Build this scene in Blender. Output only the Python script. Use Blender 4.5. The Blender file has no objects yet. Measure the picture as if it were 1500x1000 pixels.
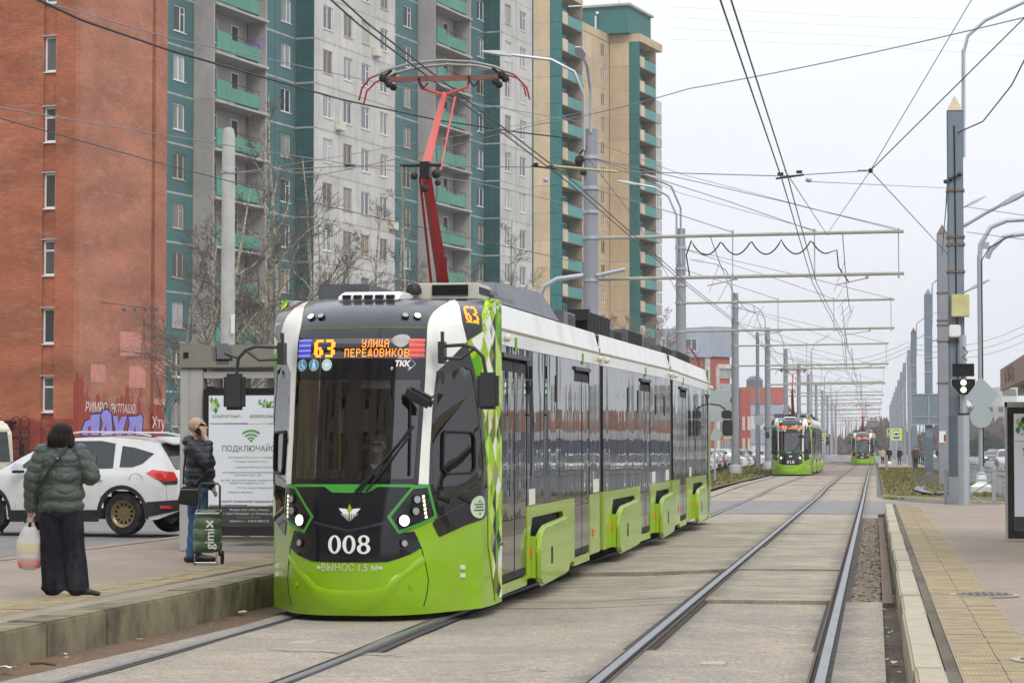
import bpy, bmesh, math, random
from mathutils import Vector, Matrix
from mathutils.geometry import delaunay_2d_cdt
random.seed(7)
R = random.Random(11)
rad = math.radians
SC = bpy.context.scene
COL = SC.collection

# ---------------------------------------------------------------- camera
FPX, CAMZ, HORY = 3600.0, 1.65, 658.0
YAW, PIT = math.atan(.1475), math.atan((HORY - 500) / FPX)
_ca, _sa, _cp, _sp = math.cos(YAW), math.sin(YAW), math.cos(PIT), math.sin(PIT)
FW = Vector((-_sa * _cp, _ca * _cp, _sp)); RT = Vector((_ca, _sa, 0)); UP = Vector((_sa * _sp, -_ca * _sp, _cp))
cam = bpy.data.cameras.new('camera'); cam_o = bpy.data.objects.new('camera', cam); COL.objects.link(cam_o)
cam.lens = 36 * FPX / 1500; cam.sensor_width = 36; cam.clip_start = .1; cam.clip_end = 6000
cam_o.matrix_world = Matrix(((RT.x, UP.x, -FW.x, 0), (RT.y, UP.y, -FW.y, 0), (RT.z, UP.z, -FW.z, CAMZ), (0, 0, 0, 1)))
SC.camera = cam_o
# ---------------------------------------------------------------- world: overcast sky
SUN_EL, SUN_AZ = rad(42), rad(150)
W = bpy.data.worlds.new('World'); SC.world = W; W.use_nodes = True
nt = W.node_tree; nt.nodes.clear()
def wn(t, **k):
    n = nt.nodes.new(t)
    for a, b in k.items(): setattr(n, a, b)
    return n
sky = wn('ShaderNodeTexSky', sky_type='NISHITA', sun_disc=False, sun_elevation=SUN_EL, sun_rotation=SUN_AZ)
tc = wn('ShaderNodeTexCoord'); sep = wn('ShaderNodeSeparateXYZ')
nt.links.new(tc.outputs['Generated'], sep.inputs[0])
mr = wn('ShaderNodeMapRange'); mr.inputs['From Min'].default_value = 0; mr.inputs['From Max'].default_value = 1
mr.inputs['To Min'].default_value = 7.8; mr.inputs['To Max'].default_value = 16.5
nt.links.new(sep.outputs['Z'], mr.inputs['Value'])
mp = wn('ShaderNodeMapping'); mp.inputs['Scale'].default_value = (1, 1, 4)
nz = wn('ShaderNodeTexNoise'); nz.inputs['Scale'].default_value = 2.2; nz.inputs['Detail'].default_value = 5
nt.links.new(tc.outputs['Generated'], mp.inputs[0]); nt.links.new(mp.outputs[0], nz.inputs['Vector'])
mr2 = wn('ShaderNodeMapRange'); mr2.inputs['From Min'].default_value = .3; mr2.inputs['From Max'].default_value = .7
mr2.inputs['To Min'].default_value = .95; mr2.inputs['To Max'].default_value = 1.04
nt.links.new(nz.outputs['Fac'], mr2.inputs['Value'])
mul = wn('ShaderNodeMath', operation='MULTIPLY'); nt.links.new(mr.outputs[0], mul.inputs[0]); nt.links.new(mr2.outputs[0], mul.inputs[1])
cl = wn('ShaderNodeVectorMath', operation='SCALE'); cl.inputs[0].default_value = (.945, .972, 1.035)
nt.links.new(mul.outputs[0], cl.inputs['Scale'])
mix = wn('ShaderNodeMix', data_type='RGBA'); mix.inputs['Factor'].default_value = .96
nt.links.new(sky.outputs[0], mix.inputs['A']); nt.links.new(cl.outputs[0], mix.inputs['B'])
bg = wn('ShaderNodeBackground'); bg.inputs['Strength'].default_value = .1
nt.links.new(mix.outputs['Result'], bg.inputs[0]); wo = wn('ShaderNodeOutputWorld'); nt.links.new(bg.outputs[0], wo.inputs[0])
# ---------------------------------------------------------------- sun behind cloud
sl = bpy.data.lights.new('sun', 'SUN'); sl.energy = 1.1; sl.angle = rad(24); sl.color = (1, .95, .88)
so = bpy.data.objects.new('sun', sl); COL.objects.link(so); so.rotation_euler = (rad(48), 0, rad(28))
SC.view_settings.view_transform = 'Standard'; SC.view_settings.look = 'None'
SC.view_settings.exposure = 0.22; SC.view_settings.gamma = 1; SC.view_settings.use_curve_mapping = False

# ---------------------------------------------------------------- measuring helpers (real distances)
def ray(px, py): return FW + RT * ((px - 750) / FPX) + UP * ((500 - py) / FPX)
def atD(px, py, D): r = ray(px, py); return Vector((r.x * D, r.y * D, CAMZ + r.z * D))
def atZ(px, py, z=0): r = ray(px, py); k = (z - CAMZ) / r.z; return Vector((r.x * k, r.y * k, z))
def proj(p):
    q = Vector(p) - Vector((0, 0, CAMZ)); d = q.dot(FW)
    return 750 + FPX * q.dot(RT) / d, 500 - FPX * q.dot(UP) / d

# ---------------------------------------------------------------- materials
def nodes(name):
    m = bpy.data.materials.new(name); m.use_nodes = True; t = m.node_tree; t.nodes.clear()
    o = t.nodes.new('ShaderNodeOutputMaterial'); b = t.nodes.new('ShaderNodeBsdfPrincipled'); t.links.new(b.outputs[0], o.inputs[0])
    return m, t, b, o
def N(t, ty, ins=None, **k):
    n = t.nodes.new(ty)
    for a, b in k.items(): setattr(n, a, b)
    for a, b in (ins or {}).items():
        if hasattr(b, 'is_output'): t.links.new(b, n.inputs[a])
        else: n.inputs[a].default_value = b
    return n
def c4(c, k=1): return (min(1, c[0] * k), min(1, c[1] * k), min(1, c[2] * k), 1)
def noise(t, vec, scale, detail=6, rough=.6, stretch=None):
    if stretch: vec = N(t, 'ShaderNodeMapping', {'Vector': vec, 'Scale': stretch}).outputs[0]
    return N(t, 'ShaderNodeTexNoise', {'Vector': vec, 'Scale': scale, 'Detail': detail, 'Roughness': rough}).outputs['Fac']
def mrange(t, v, a, b, c=0, d=1): return N(t, 'ShaderNodeMapRange', {'Value': v, 'From Min': a, 'From Max': b, 'To Min': c, 'To Max': d}).outputs[0]
def mixc(t, f, a, b):
    n = t.nodes.new('ShaderNodeMix'); n.data_type = 'RGBA'
    for i, v in (('Factor', f), ('A', a), ('B', b)):
        if hasattr(v, 'is_output'): t.links.new(v, n.inputs[i])
        else: n.inputs[i].default_value = v
    return n.outputs['Result']
def mat(name, col, rough=.6, metal=0, var=.14, vs=2.5, bump=0, bs=60, dirt=None, damt=.45, ds=1.2, dstretch=(1, 1, .3), coat=0, spec=.5, emit=0, lo=.5, hi=.72):
    if rough > .5 and spec == .5: spec = .2
    m, t, b, o = nodes(name); P = N(t, 'ShaderNodeTexCoord').outputs['Object']
    f = noise(t, P, vs); c = mixc(t, mrange(t, f, .3, .7), c4(col, 1 - var), c4(col, 1 + var))
    if dirt:
        f2 = mrange(t, noise(t, P, ds, 8, .65, dstretch), lo, hi, 0, damt); c = mixc(t, f2, c, c4(dirt))
    t.links.new(c, b.inputs['Base Color'])
    b.inputs['Roughness'].default_value = rough; b.inputs['Metallic'].default_value = metal
    b.inputs['Specular IOR Level'].default_value = spec; b.inputs['Coat Weight'].default_value = coat; b.inputs['Coat Roughness'].default_value = .05
    if emit: t.links.new(c, b.inputs['Emission Color']); b.inputs['Emission Strength'].default_value = emit
    if bump:
        bn = N(t, 'ShaderNodeBump', {'Height': noise(t, P, bs, 8), 'Strength': bump, 'Distance': .02}); t.links.new(bn.outputs[0], b.inputs['Normal'])
    return m
def glass(name, tint, amt=.75, rough=0.0, ior=1.5, wav=0, ws=(1, 1, 1)):
    "thin pane: reflects by its Fresnel term, the rest passes through the tint"
    m, t, b, o = nodes(name); t.nodes.remove(b)
    tr = N(t, 'ShaderNodeBsdfTransparent', {'Color': c4(tint, amt)}); gl = N(t, 'ShaderNodeBsdfGlossy', {'Roughness': rough})
    fr = N(t, 'ShaderNodeFresnel', {'IOR': ior}); mx = N(t, 'ShaderNodeMixShader', {0: fr.outputs[0], 1: tr.outputs[0], 2: gl.outputs[0]})
    if wav:
        P = N(t, 'ShaderNodeTexCoord').outputs['Object']
        bn = N(t, 'ShaderNodeBump', {'Height': noise(t, P, 1.0, 2, .5, ws), 'Strength': 1, 'Distance': wav})
        t.links.new(bn.outputs[0], gl.inputs['Normal'])
    t.links.new(mx.outputs[0], o.inputs[0]); return m
def darkglass(name, col, wav=.006, ws=(1, .9, .25), ior=1.6, rough=.015):
    m, t, b, o = nodes(name); P = N(t, 'ShaderNodeTexCoord').outputs['Object']
    b.inputs['Base Color'].default_value = c4(col); b.inputs['Roughness'].default_value = rough; b.inputs['IOR'].default_value = ior
    bn = N(t, 'ShaderNodeBump', {'Height': noise(t, P, 1.0, 2, .4, ws), 'Strength': 1, 'Distance': wav}); t.links.new(bn.outputs[0], b.inputs['Normal'])
    return m
def lamp(name, col, e):
    m, t, b, o = nodes(name); b.inputs['Base Color'].default_value = c4(col); b.inputs['Emission Color'].default_value = c4(col); b.inputs['Emission Strength'].default_value = e
    return m

# ---------------------------------------------------------------- mesh builder
class MB:
    def __init__(s, M=None): s.v = []; s.f = []; s.mi = []; s.M = M; s.k = 0
    def add(s, vs, fs):
        o = len(s.v); s.v += [tuple(v) for v in vs]; s.f += [tuple(i + o for i in f) for f in fs]; s.mi += [s.k] * len(fs); return s
    def mt(s, k): s.k = k; return s
    def box(s, a, b):
        x0, y0, z0 = a; x1, y1, z1 = b
        if x0 > x1: x0, x1 = x1, x0
        if y0 > y1: y0, y1 = y1, y0
        if z0 > z1: z0, z1 = z1, z0
        return s.add([(x0, y0, z0), (x1, y0, z0), (x1, y1, z0), (x0, y1, z0), (x0, y0, z1), (x1, y0, z1), (x1, y1, z1), (x0, y1, z1)],
                     [(0, 3, 2, 1), (4, 5, 6, 7), (0, 1, 5, 4), (1, 2, 6, 5), (2, 3, 7, 6), (3, 0, 4, 7)])
    def cbox(s, c, d): return s.box((c[0] - d[0] / 2, c[1] - d[1] / 2, c[2] - d[2] / 2), (c[0] + d[0] / 2, c[1] + d[1] / 2, c[2] + d[2] / 2))
    def prism(s, pts, h0, h1, ax='z', off=0):
        "polygon pts (a,b) pushed along ax; ax x: (a,b)=(y,z), y: (x,z), z: (x,y)"
        n = len(pts)
        def P(a, b, h): return {'z': (a, b, h), 'y': (a, h, b), 'x': (h, a, b)}[ax]
        vs = [P(a, b, h0) for a, b in pts] + [P(a, b, h1) for a, b in pts]
        fs = [tuple(range(n))[::-1], tuple(range(n, 2 * n))] + [(i, (i + 1) % n, n + (i + 1) % n, n + i) for i in range(n)]
        return s.add(vs, fs)
    def ring(s, p, d, r, n, up=None):
        d = Vector(d).normalized(); u = d.cross(Vector((0, 0, 1)) if abs(d.z) < .9 else Vector((1, 0, 0))).normalized(); w = d.cross(u)
        rx, ry = r if isinstance(r, tuple) else (r, r)
        return [Vector(p) + u * rx * math.cos(2 * math.pi * i / n) + w * ry * math.sin(2 * math.pi * i / n) for i in range(n)]
    def tube(s, pts, r, n=6, cap=True):
        pts = [Vector(p) for p in pts]; m = len(pts); rs = r if isinstance(r, list) else [r] * m; vs = []
        u = None
        for i, p in enumerate(pts):
            d = (pts[min(i + 1, m - 1)] - pts[max(i - 1, 0)]); d = d.normalized() if d.length > 1e-9 else Vector((0, 0, 1))
            if u is None: u = d.cross(Vector((0, 0, 1)) if abs(d.z) < .9 else Vector((1, 0, 0))).normalized()
            else:
                u = (u - d * u.dot(d)); u = u.normalized() if u.length > 1e-6 else d.orthogonal().normalized()
            w = d.cross(u)
            vs += [p + (u * math.cos(2 * math.pi * k / n) + w * math.sin(2 * math.pi * k / n)) * rs[i] for k in range(n)]
        fs = [(i * n + k, i * n + (k + 1) % n, (i + 1) * n + (k + 1) % n, (i + 1) * n + k) for i in range(m - 1) for k in range(n)]
        if cap: fs += [tuple(range(n))[::-1], tuple((m - 1) * n + k for k in range(n))]
        return s.add(vs, fs)
    def lathe(s, c, prof, n=16, ax='z', caps=True):
        vs = []
        for r, h in prof:
            for k in range(n):
                a = 2 * math.pi * k / n; p = (r * math.cos(a), r * math.sin(a), h)
                p = {'z': p, 'y': (p[0], h, p[1]), 'x': (h, p[0], p[1])}[ax]; vs.append((c[0] + p[0], c[1] + p[1], c[2] + p[2]))
        m = len(prof); fs = [(i * n + k, i * n + (k + 1) % n, (i + 1) * n + (k + 1) % n, (i + 1) * n + k) for i in range(m - 1) for k in range(n)]
        return s.add(vs, fs + ([tuple(range(n))[::-1], tuple((m - 1) * n + k for k in range(n))] if caps else []))
    def ball(s, c, r, n=10, m=7):
        r = r if isinstance(r, tuple) else (r, r, r); vs = [(c[0], c[1], c[2] - r[2])]
        for i in range(1, m):
            a = -math.pi / 2 + math.pi * i / m
            for k in range(n): b = 2 * math.pi * k / n; vs.append((c[0] + r[0] * math.cos(a) * math.cos(b), c[1] + r[1] * math.cos(a) * math.sin(b), c[2] + r[2] * math.sin(a)))
        vs.append((c[0], c[1], c[2] + r[2])); T = len(vs) - 1
        fs = [(0, 1 + (k + 1) % n, 1 + k) for k in range(n)] + [(1 + i * n + k, 1 + i * n + (k + 1) % n, 1 + (i + 1) * n + (k + 1) % n, 1 + (i + 1) * n + k) for i in range(m - 2) for k in range(n)]
        fs += [(T, 1 + (m - 2) * n + k, 1 + (m - 2) * n + (k + 1) % n) for k in range(n)]
        return s.add(vs, fs)
    def mesh(s, name, mats, smooth=False, bevel=0):
        me = bpy.data.meshes.new(name); vs = s.v if s.M is None else [tuple(s.M @ Vector(v)) for v in s.v]
        me.from_pydata(vs, [], s.f)
        for m in (mats if isinstance(mats, (list, tuple)) else [mats]): me.materials.append(m)
        if any(s.mi): me.polygons.foreach_set('material_index', s.mi)
        if bevel:
            bm = bmesh.new(); bm.from_mesh(me); bmesh.ops.remove_doubles(bm, verts=bm.verts, dist=1e-5)
            es = [e for e in bm.edges if e.is_manifold and e.calc_face_angle(0) > .5]
            bmesh.ops.bevel(bm, geom=es, offset=bevel, segments=2, affect='EDGES', clamp_overlap=True); bm.to_mesh(me); bm.free()
            smooth = True
        if smooth: me.shade_auto(smooth) if False else me.polygons.foreach_set('use_smooth', [True] * len(me.polygons))
        if smooth: me.set_sharp_from_angle(angle=rad(38 if smooth is True else smooth))
        me.update(); return me
    def build(s, name, mats, parent=None, smooth=False, bevel=0): return obj(name, s.mesh(name, mats, smooth, bevel), parent)
def obj(name, me, parent=None, loc=None, rot=None, scale=None):
    o = bpy.data.objects.new(name, me); COL.objects.link(o)
    if parent is not None: o.parent = parent
    if loc is not None: o.location = loc
    if rot is not None: o.rotation_euler = rot
    if scale is not None: o.scale = scale
    return o
def tag(o, label=None, cat=None, group=None, kind=None):
    for k, v in (('label', label), ('category', cat), ('group', group), ('kind', kind)):
        if v: o[k] = v
    return o
def thing(name, label, cat, loc=(0, 0, 0), rz=0, group=None, scale=None):
    return tag(obj(name, None, None, loc, (0, 0, rz), scale), label, cat, group)
def kids(o): return [c for c in bpy.data.objects if c.parent == o]
def treelist(o): return [(c, treelist(c)) for c in KIDS.get(o.name, [])]
KIDS = {}
def scan():
    KIDS.clear()
    for c in COL.objects:
        if c.parent: KIDS.setdefault(c.parent.name, []).append(c)
def dup(o, loc=None, rz=None, label=None, group=None, scale=None):
    scan()
    def rec(a, par):
        c = a.copy(); COL.objects.link(c)
        if par is not None: c.parent = par
        for ch in KIDS.get(a.name, []): rec(ch, c)
        return c
    r = rec(o, None)
    if loc is not None: r.location = loc
    if rz is not None: r.rotation_euler = (0, 0, rz)
    if label: r['label'] = label
    if group: r['group'] = group
    if scale: r.scale = (scale,) * 3
    return r
def interp(x, tab):
    if x <= tab[0][0]: return tab[0][1]
    for (a, p), (b, q) in zip(tab, tab[1:]):
        if x <= b: t = (x - a) / (b - a); t = t * t * (3 - 2 * t) if len(tab) > 99 else t; return p + (q - p) * t
    return tab[-1][1]
def sinterp(x, tab):
    if x <= tab[0][0]: return tab[0][1]
    for (a, p), (b, q) in zip(tab, tab[1:]):
        if x <= b: t = (x - a) / (b - a); t = t * t * (3 - 2 * t); return p + (q - p) * t
    return tab[-1][1]
def textmesh(s, size=1.0, bold=0, ext=0, align='CENTER'):
    cu = bpy.data.curves.new('t', 'FONT'); cu.body = s; cu.size = size; cu.align_x = align; cu.align_y = 'CENTER'; cu.offset = bold; cu.extrude = ext; cu.resolution_u = 3
    o = bpy.data.objects.new('t', cu); COL.objects.link(o); dg = bpy.context.evaluated_depsgraph_get()
    me = o.evaluated_get(dg).to_mesh(); vs = [tuple(v.co) for v in me.vertices]; fs = [tuple(p.vertices) for p in me.polygons]
    o.evaluated_get(dg).to_mesh_clear(); bpy.data.objects.remove(o); bpy.data.curves.remove(cu)
    return vs, fs
def addtext(mb, s, size, org, ax, ay, bold=0, align='CENTER', sx=1, shear=0):
    vs, fs = textmesh(s, size, bold, 0, align); org, ax, ay = Vector(org), Vector(ax), Vector(ay)
    mb.add([org + ax * (v[0] * sx + v[1] * shear) + ay * v[1] for v in vs], fs); return mb

# ---------------------------------------------------------------- ground profile and track lines
def sstep(a, b, x): t = max(0, min(1, (x - a) / (b - a))); return t * t * (3 - 2 * t)
def zg(x, y):
    base = .09 * sstep(85, 105, y) * (1 - sstep(160, 230, y))
    left = -.085 * sstep(16, 24, y) * (1 - sstep(30, 44, y)) * sstep(-2.2, -3.6, x)
    return base + left
LTAB = [(-30, -4.95), (10, -4.9), (17, -4.98), (24.2, -5.22), (30, -5.2), (35.5, -5.10), (44.9, -4.86), (56, -4.84), (80, -4.9), (400, -4.9), (900, -4.9)]
def lx(y): return sinterp(y, LTAB)
RXC = -1.187
# ================================================================ TRAM
LIME = mat('lime_paint', (.255, .475, .004), .20, var=.03, coat=.35, dirt=(.24, .27, .09), damt=.35, ds=.9, dstretch=(1, 1, .5), lo=.45, hi=.8)
LIME2 = mat('lime_panel_paint', (.31, .50, .02), .18, var=.05, coat=.25, dirt=(.27, .29, .13), damt=.55, ds=1.1, lo=.44, hi=.7)
GREEN = mat('green_paint', (.045, .30, .035), .25, var=.04, coat=.4)
WHITE = mat('white_tram_paint', (.78, .77, .72), .25, var=.03, coat=.3, dirt=(.5, .42, .28), damt=.35, ds=1.4, dstretch=(1, 1, .4), lo=.5, hi=.8)
ROOFW = mat('white_roof_panel', (.76, .76, .73), .35, var=.04, dirt=(.42, .40, .34), damt=.5, ds=3.5, dstretch=(.4, .4, .12), lo=.5, hi=.7)
CREAM = mat('cream_housing', (.62, .60, .50), .5, dirt=(.35, .3, .2), damt=.4)
BLACKP = mat('black_paint', (.007, .008, .011), .14, var=.1, coat=.2, dirt=(.06, .06, .06), damt=.35, ds=1.5)
DOMEP = mat('anthracite_paint', (.022, .026, .036), .3, var=.08, coat=.35, dirt=(.13, .13, .14), damt=.5, ds=1.3)
RUBBER = mat('black_rubber', (.014, .014, .015), .55, var=.2)
PLAST = mat('dark_grey_plastic', (.035, .037, .042), .45, var=.12, bump=.1, bs=300)
FRIT = darkglass('black_glass_border', (.006, .006, .008), wav=.001)
BAND = darkglass('dark_window_band', (.012, .012, .013), wav=.017, ws=(1, 1.1, .16), ior=2.35)
DOORG = darkglass('dark_door_glass', (.014, .014, .016), wav=.02, ws=(1, 1.6, .14), ior=1.75)
DOORP = mat('dark_door_panel', (.055, .047, .042), .18, var=.1, coat=.6)
WSG = glass('windscreen_glass', (.74, .78, .78), 1, ior=2.15, wav=.004, ws=(.8, .8, .8))
SIDEG = glass('tinted_cab_glass', (.52, .56, .56), 1, ior=1.9, wav=.002)
SEAM = mat('dark_seam', (.02, .02, .02), .6)
ROOFG = mat('grey_roof_fairing', (.10, .11, .125), .42, dirt=(.2, .19, .17), damt=.5, ds=2)
LOUV = mat('dark_louver', (.03, .032, .036), .6)
GANG = mat('grey_gangway_rubber', (.13, .125, .11), .65, var=.2, dirt=(.22, .19, .12), damt=.6, ds=2)
STEEL = mat('bogie_steel', (.05, .045, .04), .7, metal=.3, var=.3)
RED = mat('red_paint', (.33, .022, .020), .38, var=.1, dirt=(.12, .02, .02), damt=.4, ds=3)
PINK = mat('faded_red_paint', (.62, .10, .085), .4, var=.1, dirt=(.3, .05, .04), damt=.4, ds=3)
CARB = mat('pantograph_strip', (.30, .30, .29), .5, metal=.4)
IRON = mat('dark_iron', (.03, .03, .032), .5, metal=.5)
STICK = mat('white_print', (.80, .80, .78), .4, var=.02)
AMBER = lamp('amber_led', (1, .22, .01), 2.2); LEDR = lamp('red_led', (1, .06, .05), 1.8); LEDB = lamp('blue_led', (.10, .12, 1), 2.2); LEDW = lamp('pale_led', (.8, .8, 1), 2.2)
LEDG = lamp('green_led', (.0, .75, .35), 1.2); HEAD = lamp('lit_headlight', (1, .98, .92), 3.2); DRL = lamp('lit_light_strip', (1, .93, .55), 1.6); TAIL = lamp('lit_red_lamp', (1, .05, .02), 2.5)
LENS = mat('unlit_lens', (.32, .33, .34), .15, var=.3, vs=60, coat=.6)
ORNG = mat('orange_reflector', (.75, .12, .02), .3)
DISPL = mat('display_glass', (.10, .10, .11), .12, var=.1)
CHROME = mat('bright_metal', (.6, .6, .6), .2, metal=1, var=.05)
INTG = mat('cab_interior', (.16, .17, .18), .7); INTD = mat('dark_cab_interior', (.05, .05, .055), .7); BLUEP = mat('blue_print', (.03, .30, .52), .4, var=.03); PALEB = mat('pale_blue_print', (.45, .68, .70), .4, var=.03)
PAT = [mat('pattern_' + n, c, .5, var=.03, spec=.15) for n, c in (('lime', (.33, .55, .008)), ('pale_green', (.50, .66, .14)), ('white', (.78, .78, .72)), ('taupe', (.30, .28, .16)), ('olive', (.15, .19, .02)), ('green', (.12, .36, .015)), ('black', (.02, .025, .02)), ('cream', (.66, .66, .38)))]

# frames: nose/joint points measured for a full size tram 26.3 m off, then the whole tram is scaled
TK = .945
JP = [(-5.575, 25.834), (-5.40, 37.6), (-5.12, 47.5), (-5.09, 59.0)]
JZ = [-.19, -.10, -.04, -.02]
def rel(i):
    "matrix of module i relative to module 0's nose frame (before scale)"
    a, b = Vector((*JP[i], JZ[i])), Vector((*JP[i + 1], JZ[i + 1])); y = (b - a).normalized(); x = y.cross(Vector((0, 0, 1))).normalized(); z = x.cross(y)
    return Matrix(((x.x, y.x, z.x, a.x), (x.y, y.y, z.y, a.y), (x.z, y.z, z.z, a.z), (0, 0, 0, 1)))
M0 = rel(0); M0i = M0.inverted()
MOD = [M0i @ rel(i) for i in range(3)]
MLEN = [11.767, 9.904, 11.5]
PROF = [(.06, .10, .06), (.25, .03, .25), (.5, 0, .5), (.75, 0, .75), (1.0, .02, 1.0), (1.3, .06, 1.3), (1.45, .10, 1.45), (2.0, .23, 2.0), (2.6, .36, 2.6), (2.98, .44, 2.98), (3.1, .49, 3.10), (3.25, .58, 3.225), (3.4, .70, 3.33), (3.6, .90, 3.42), (3.9, 1.17, 3.49), (4.3, 1.56, 3.535), (4.65, 1.9, 3.55)]
PY = [(a, b) for a, b, c in PROF]; PZ = [(a, c) for a, b, c in PROF]
def _plan(t, w):
    y0 = interp(w, PY); s = -1 if t < 0 else 1; t = abs(t); kc = interp(w, [(.9, .36), (1.5, .22)])
    k = [(0, y0), (.42, y0 + .07), (.75, min(y0 + kc, 1.9)), (1.2, max(1.4, min(y0 + .8, 1.9))), (1.24, 1.9), (1.24, 2.5)]
    tt = [0, .5, 1, 2, 2.6, 3.2]
    for i in range(5):
        if t < 1: return s * .75 * t, y0 + (k[2][1] - y0) * t ** 3
        if t <= tt[i + 1] or i == 4:
            f = (t - tt[i]) / (tt[i + 1] - tt[i]); a, b = k[i], k[i + 1]; return s * (a[0] + (b[0] - a[0]) * f), a[1] + (b[1] - a[1]) * f
def S(t, w, off=0.0):
    def raw(t, w):
        x = y = 0
        for d, wt in ((-.06, .2), (-.03, .2), (0, .2), (.03, .2), (.06, .2)):
            a, b = _plan(t + d if abs(t) < 2.9 else t, w); x += a * wt; y += b * wt
        z = interp(w, PZ)
        if w < .3: y += (0.0)
        return Vector((x, y, z))
    p = raw(t, w)
    if off:
        dt = raw(t + .02, w) - raw(t - .02, w); dw = raw(t, min(4.65, w + .02)) - raw(t, max(.06, w - .02)); n = dt.cross(dw)
        if n.length > 1e-9: p = p + n.normalized() * off
    return p
def tramproj(p): return proj(Mfull @ Vector(p))
Mfull = Matrix.Translation((0, 0, CAMZ)) @ Matrix.Scale(TK, 4) @ Matrix.Translation((0, 0, -CAMZ)) @ M0
def inv(px, py, g=None):
    "surface parameters of the cab shell point seen at a photo pixel"
    best = None
    if g is None:
        for i in range(0, 17):
            for j in range(0, 24):
                t, w = i * .2, .06 + j * .2; q = tramproj(S(t, w)); e = (q[0] - px) ** 2 + (q[1] - py) ** 2
                if best is None or e < best[0]: best = (e, t, w)
        t, w = best[1], best[2]
    else: t, w = g
    for _ in range(14):
        q = tramproj(S(t, w)); a = tramproj(S(t + .01, w)); b = tramproj(S(t, min(4.65, w + .01)))
        J = ((a[0] - q[0]) / .01, (b[0] - q[0]) / .01, (a[1] - q[1]) / .01, (b[1] - q[1]) / .01); D = J[0] * J[3] - J[1] * J[2]
        if abs(D) < 1e-6: break
        ex, ey = px - q[0], py - q[1]; dt = (ex * J[3] - ey * J[1]) / D; dw = (J[0] * ey - J[2] * ex) / D
        t += max(-.2, min(.2, dt)); w += max(-.2, min(.2, dw)); t = max(-3.2, min(3.2, t)); w = max(.06, min(4.64, w))
    return (t, w)
def inpoly(p, poly):
    x, y = p; c = False; n = len(poly)
    for i in range(n):
        x1, y1 = poly[i]; x2, y2 = poly[(i + 1) % n]
        if (y1 > y) != (y2 > y) and x < (x2 - x1) * (y - y1) / (y2 - y1) + x1: c = not c
    return c
def tri(outer, holes, step, func):
    "triangulate a polygon with holes in parameter space and lift it onto a surface"
    V = []; E = []
    def loop(P):
        s = len(V)
        for i in range(len(P)):
            a, b = P[i], P[(i + 1) % len(P)]; L = math.hypot(b[0] - a[0], b[1] - a[1]); n = max(1, int(math.ceil(L / step)))
            for k in range(n): V.append(Vector((a[0] + (b[0] - a[0]) * k / n, a[1] + (b[1] - a[1]) * k / n)))
        e = len(V)
        for i in range(s, e): E.append((i, i + 1 if i + 1 < e else s))
    loop(outer)
    for h in holes: loop(h)
    xs = [p[0] for p in outer]; ys = [p[1] for p in outer]; nb = len(V)
    def near(q): return any((V[i] - q).length < step * .45 for i in range(nb))
    x = min(xs) + step * .5
    while x < max(xs):
        y = min(ys) + step * .5
        while y < max(ys):
            q = Vector((x, y))
            if inpoly(q, outer) and not any(inpoly(q, h) for h in holes) and not near(q): V.append(q)
            y += step
        x += step
    vs, es, fs = delaunay_2d_cdt(V, E, [], 0, 1e-6)[:3]
    out = []
    for f in fs:
        cx = sum(vs[i][0] for i in f) / len(f); cy = sum(vs[i][1] for i in f) / len(f)
        if inpoly((cx, cy), outer) and not any(inpoly((cx, cy), h) for h in holes):
            a, b, c = (vs[f[0]], vs[f[1]], vs[f[2]]); 
            out.append(tuple(f) if (b - a).cross(c - a) > 0 else tuple(f)[::-1])
    return [func(v[0], v[1]) for v in vs], out
def region(outer, holes=(), off=.003, step=.09, mirror=False, mb=None):
    mb = mb or MB(); vs, fs = tri(outer, list(holes), step, lambda t, w: S(t, w, off)); mb.add(vs, fs)
    if mirror:
        o2 = [(-a, b) for a, b in outer][::-1]; h2 = [[(-a, b) for a, b in h][::-1] for h in holes]
        vs, fs = tri(o2, h2, step, lambda t, w: S(t, w, off)); mb.add(vs, fs)
    return mb
def rb(name, m, outer, holes=(), off=.003, step=.09, par=None, xf=None):
    os_ = []
    for sg in (1, -1):
        o2 = list(outer) if sg > 0 else [(-a, b) for a, b in outer][::-1]; h2 = [list(h) if sg > 0 else [(-a, b) for a, b in h][::-1] for h in holes]
        mb = MB(); mb.add(*tri(o2, h2, step, lambda t, w: S(t, w, off))); os_.append(mb.build(name, m, par, smooth=80))
    return os_
def PX(l): return [inv(*p) for p in l]
def sym(l): return l + [(-a, b) for a, b in l[::-1] if abs(a) > 1e-4]

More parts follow.
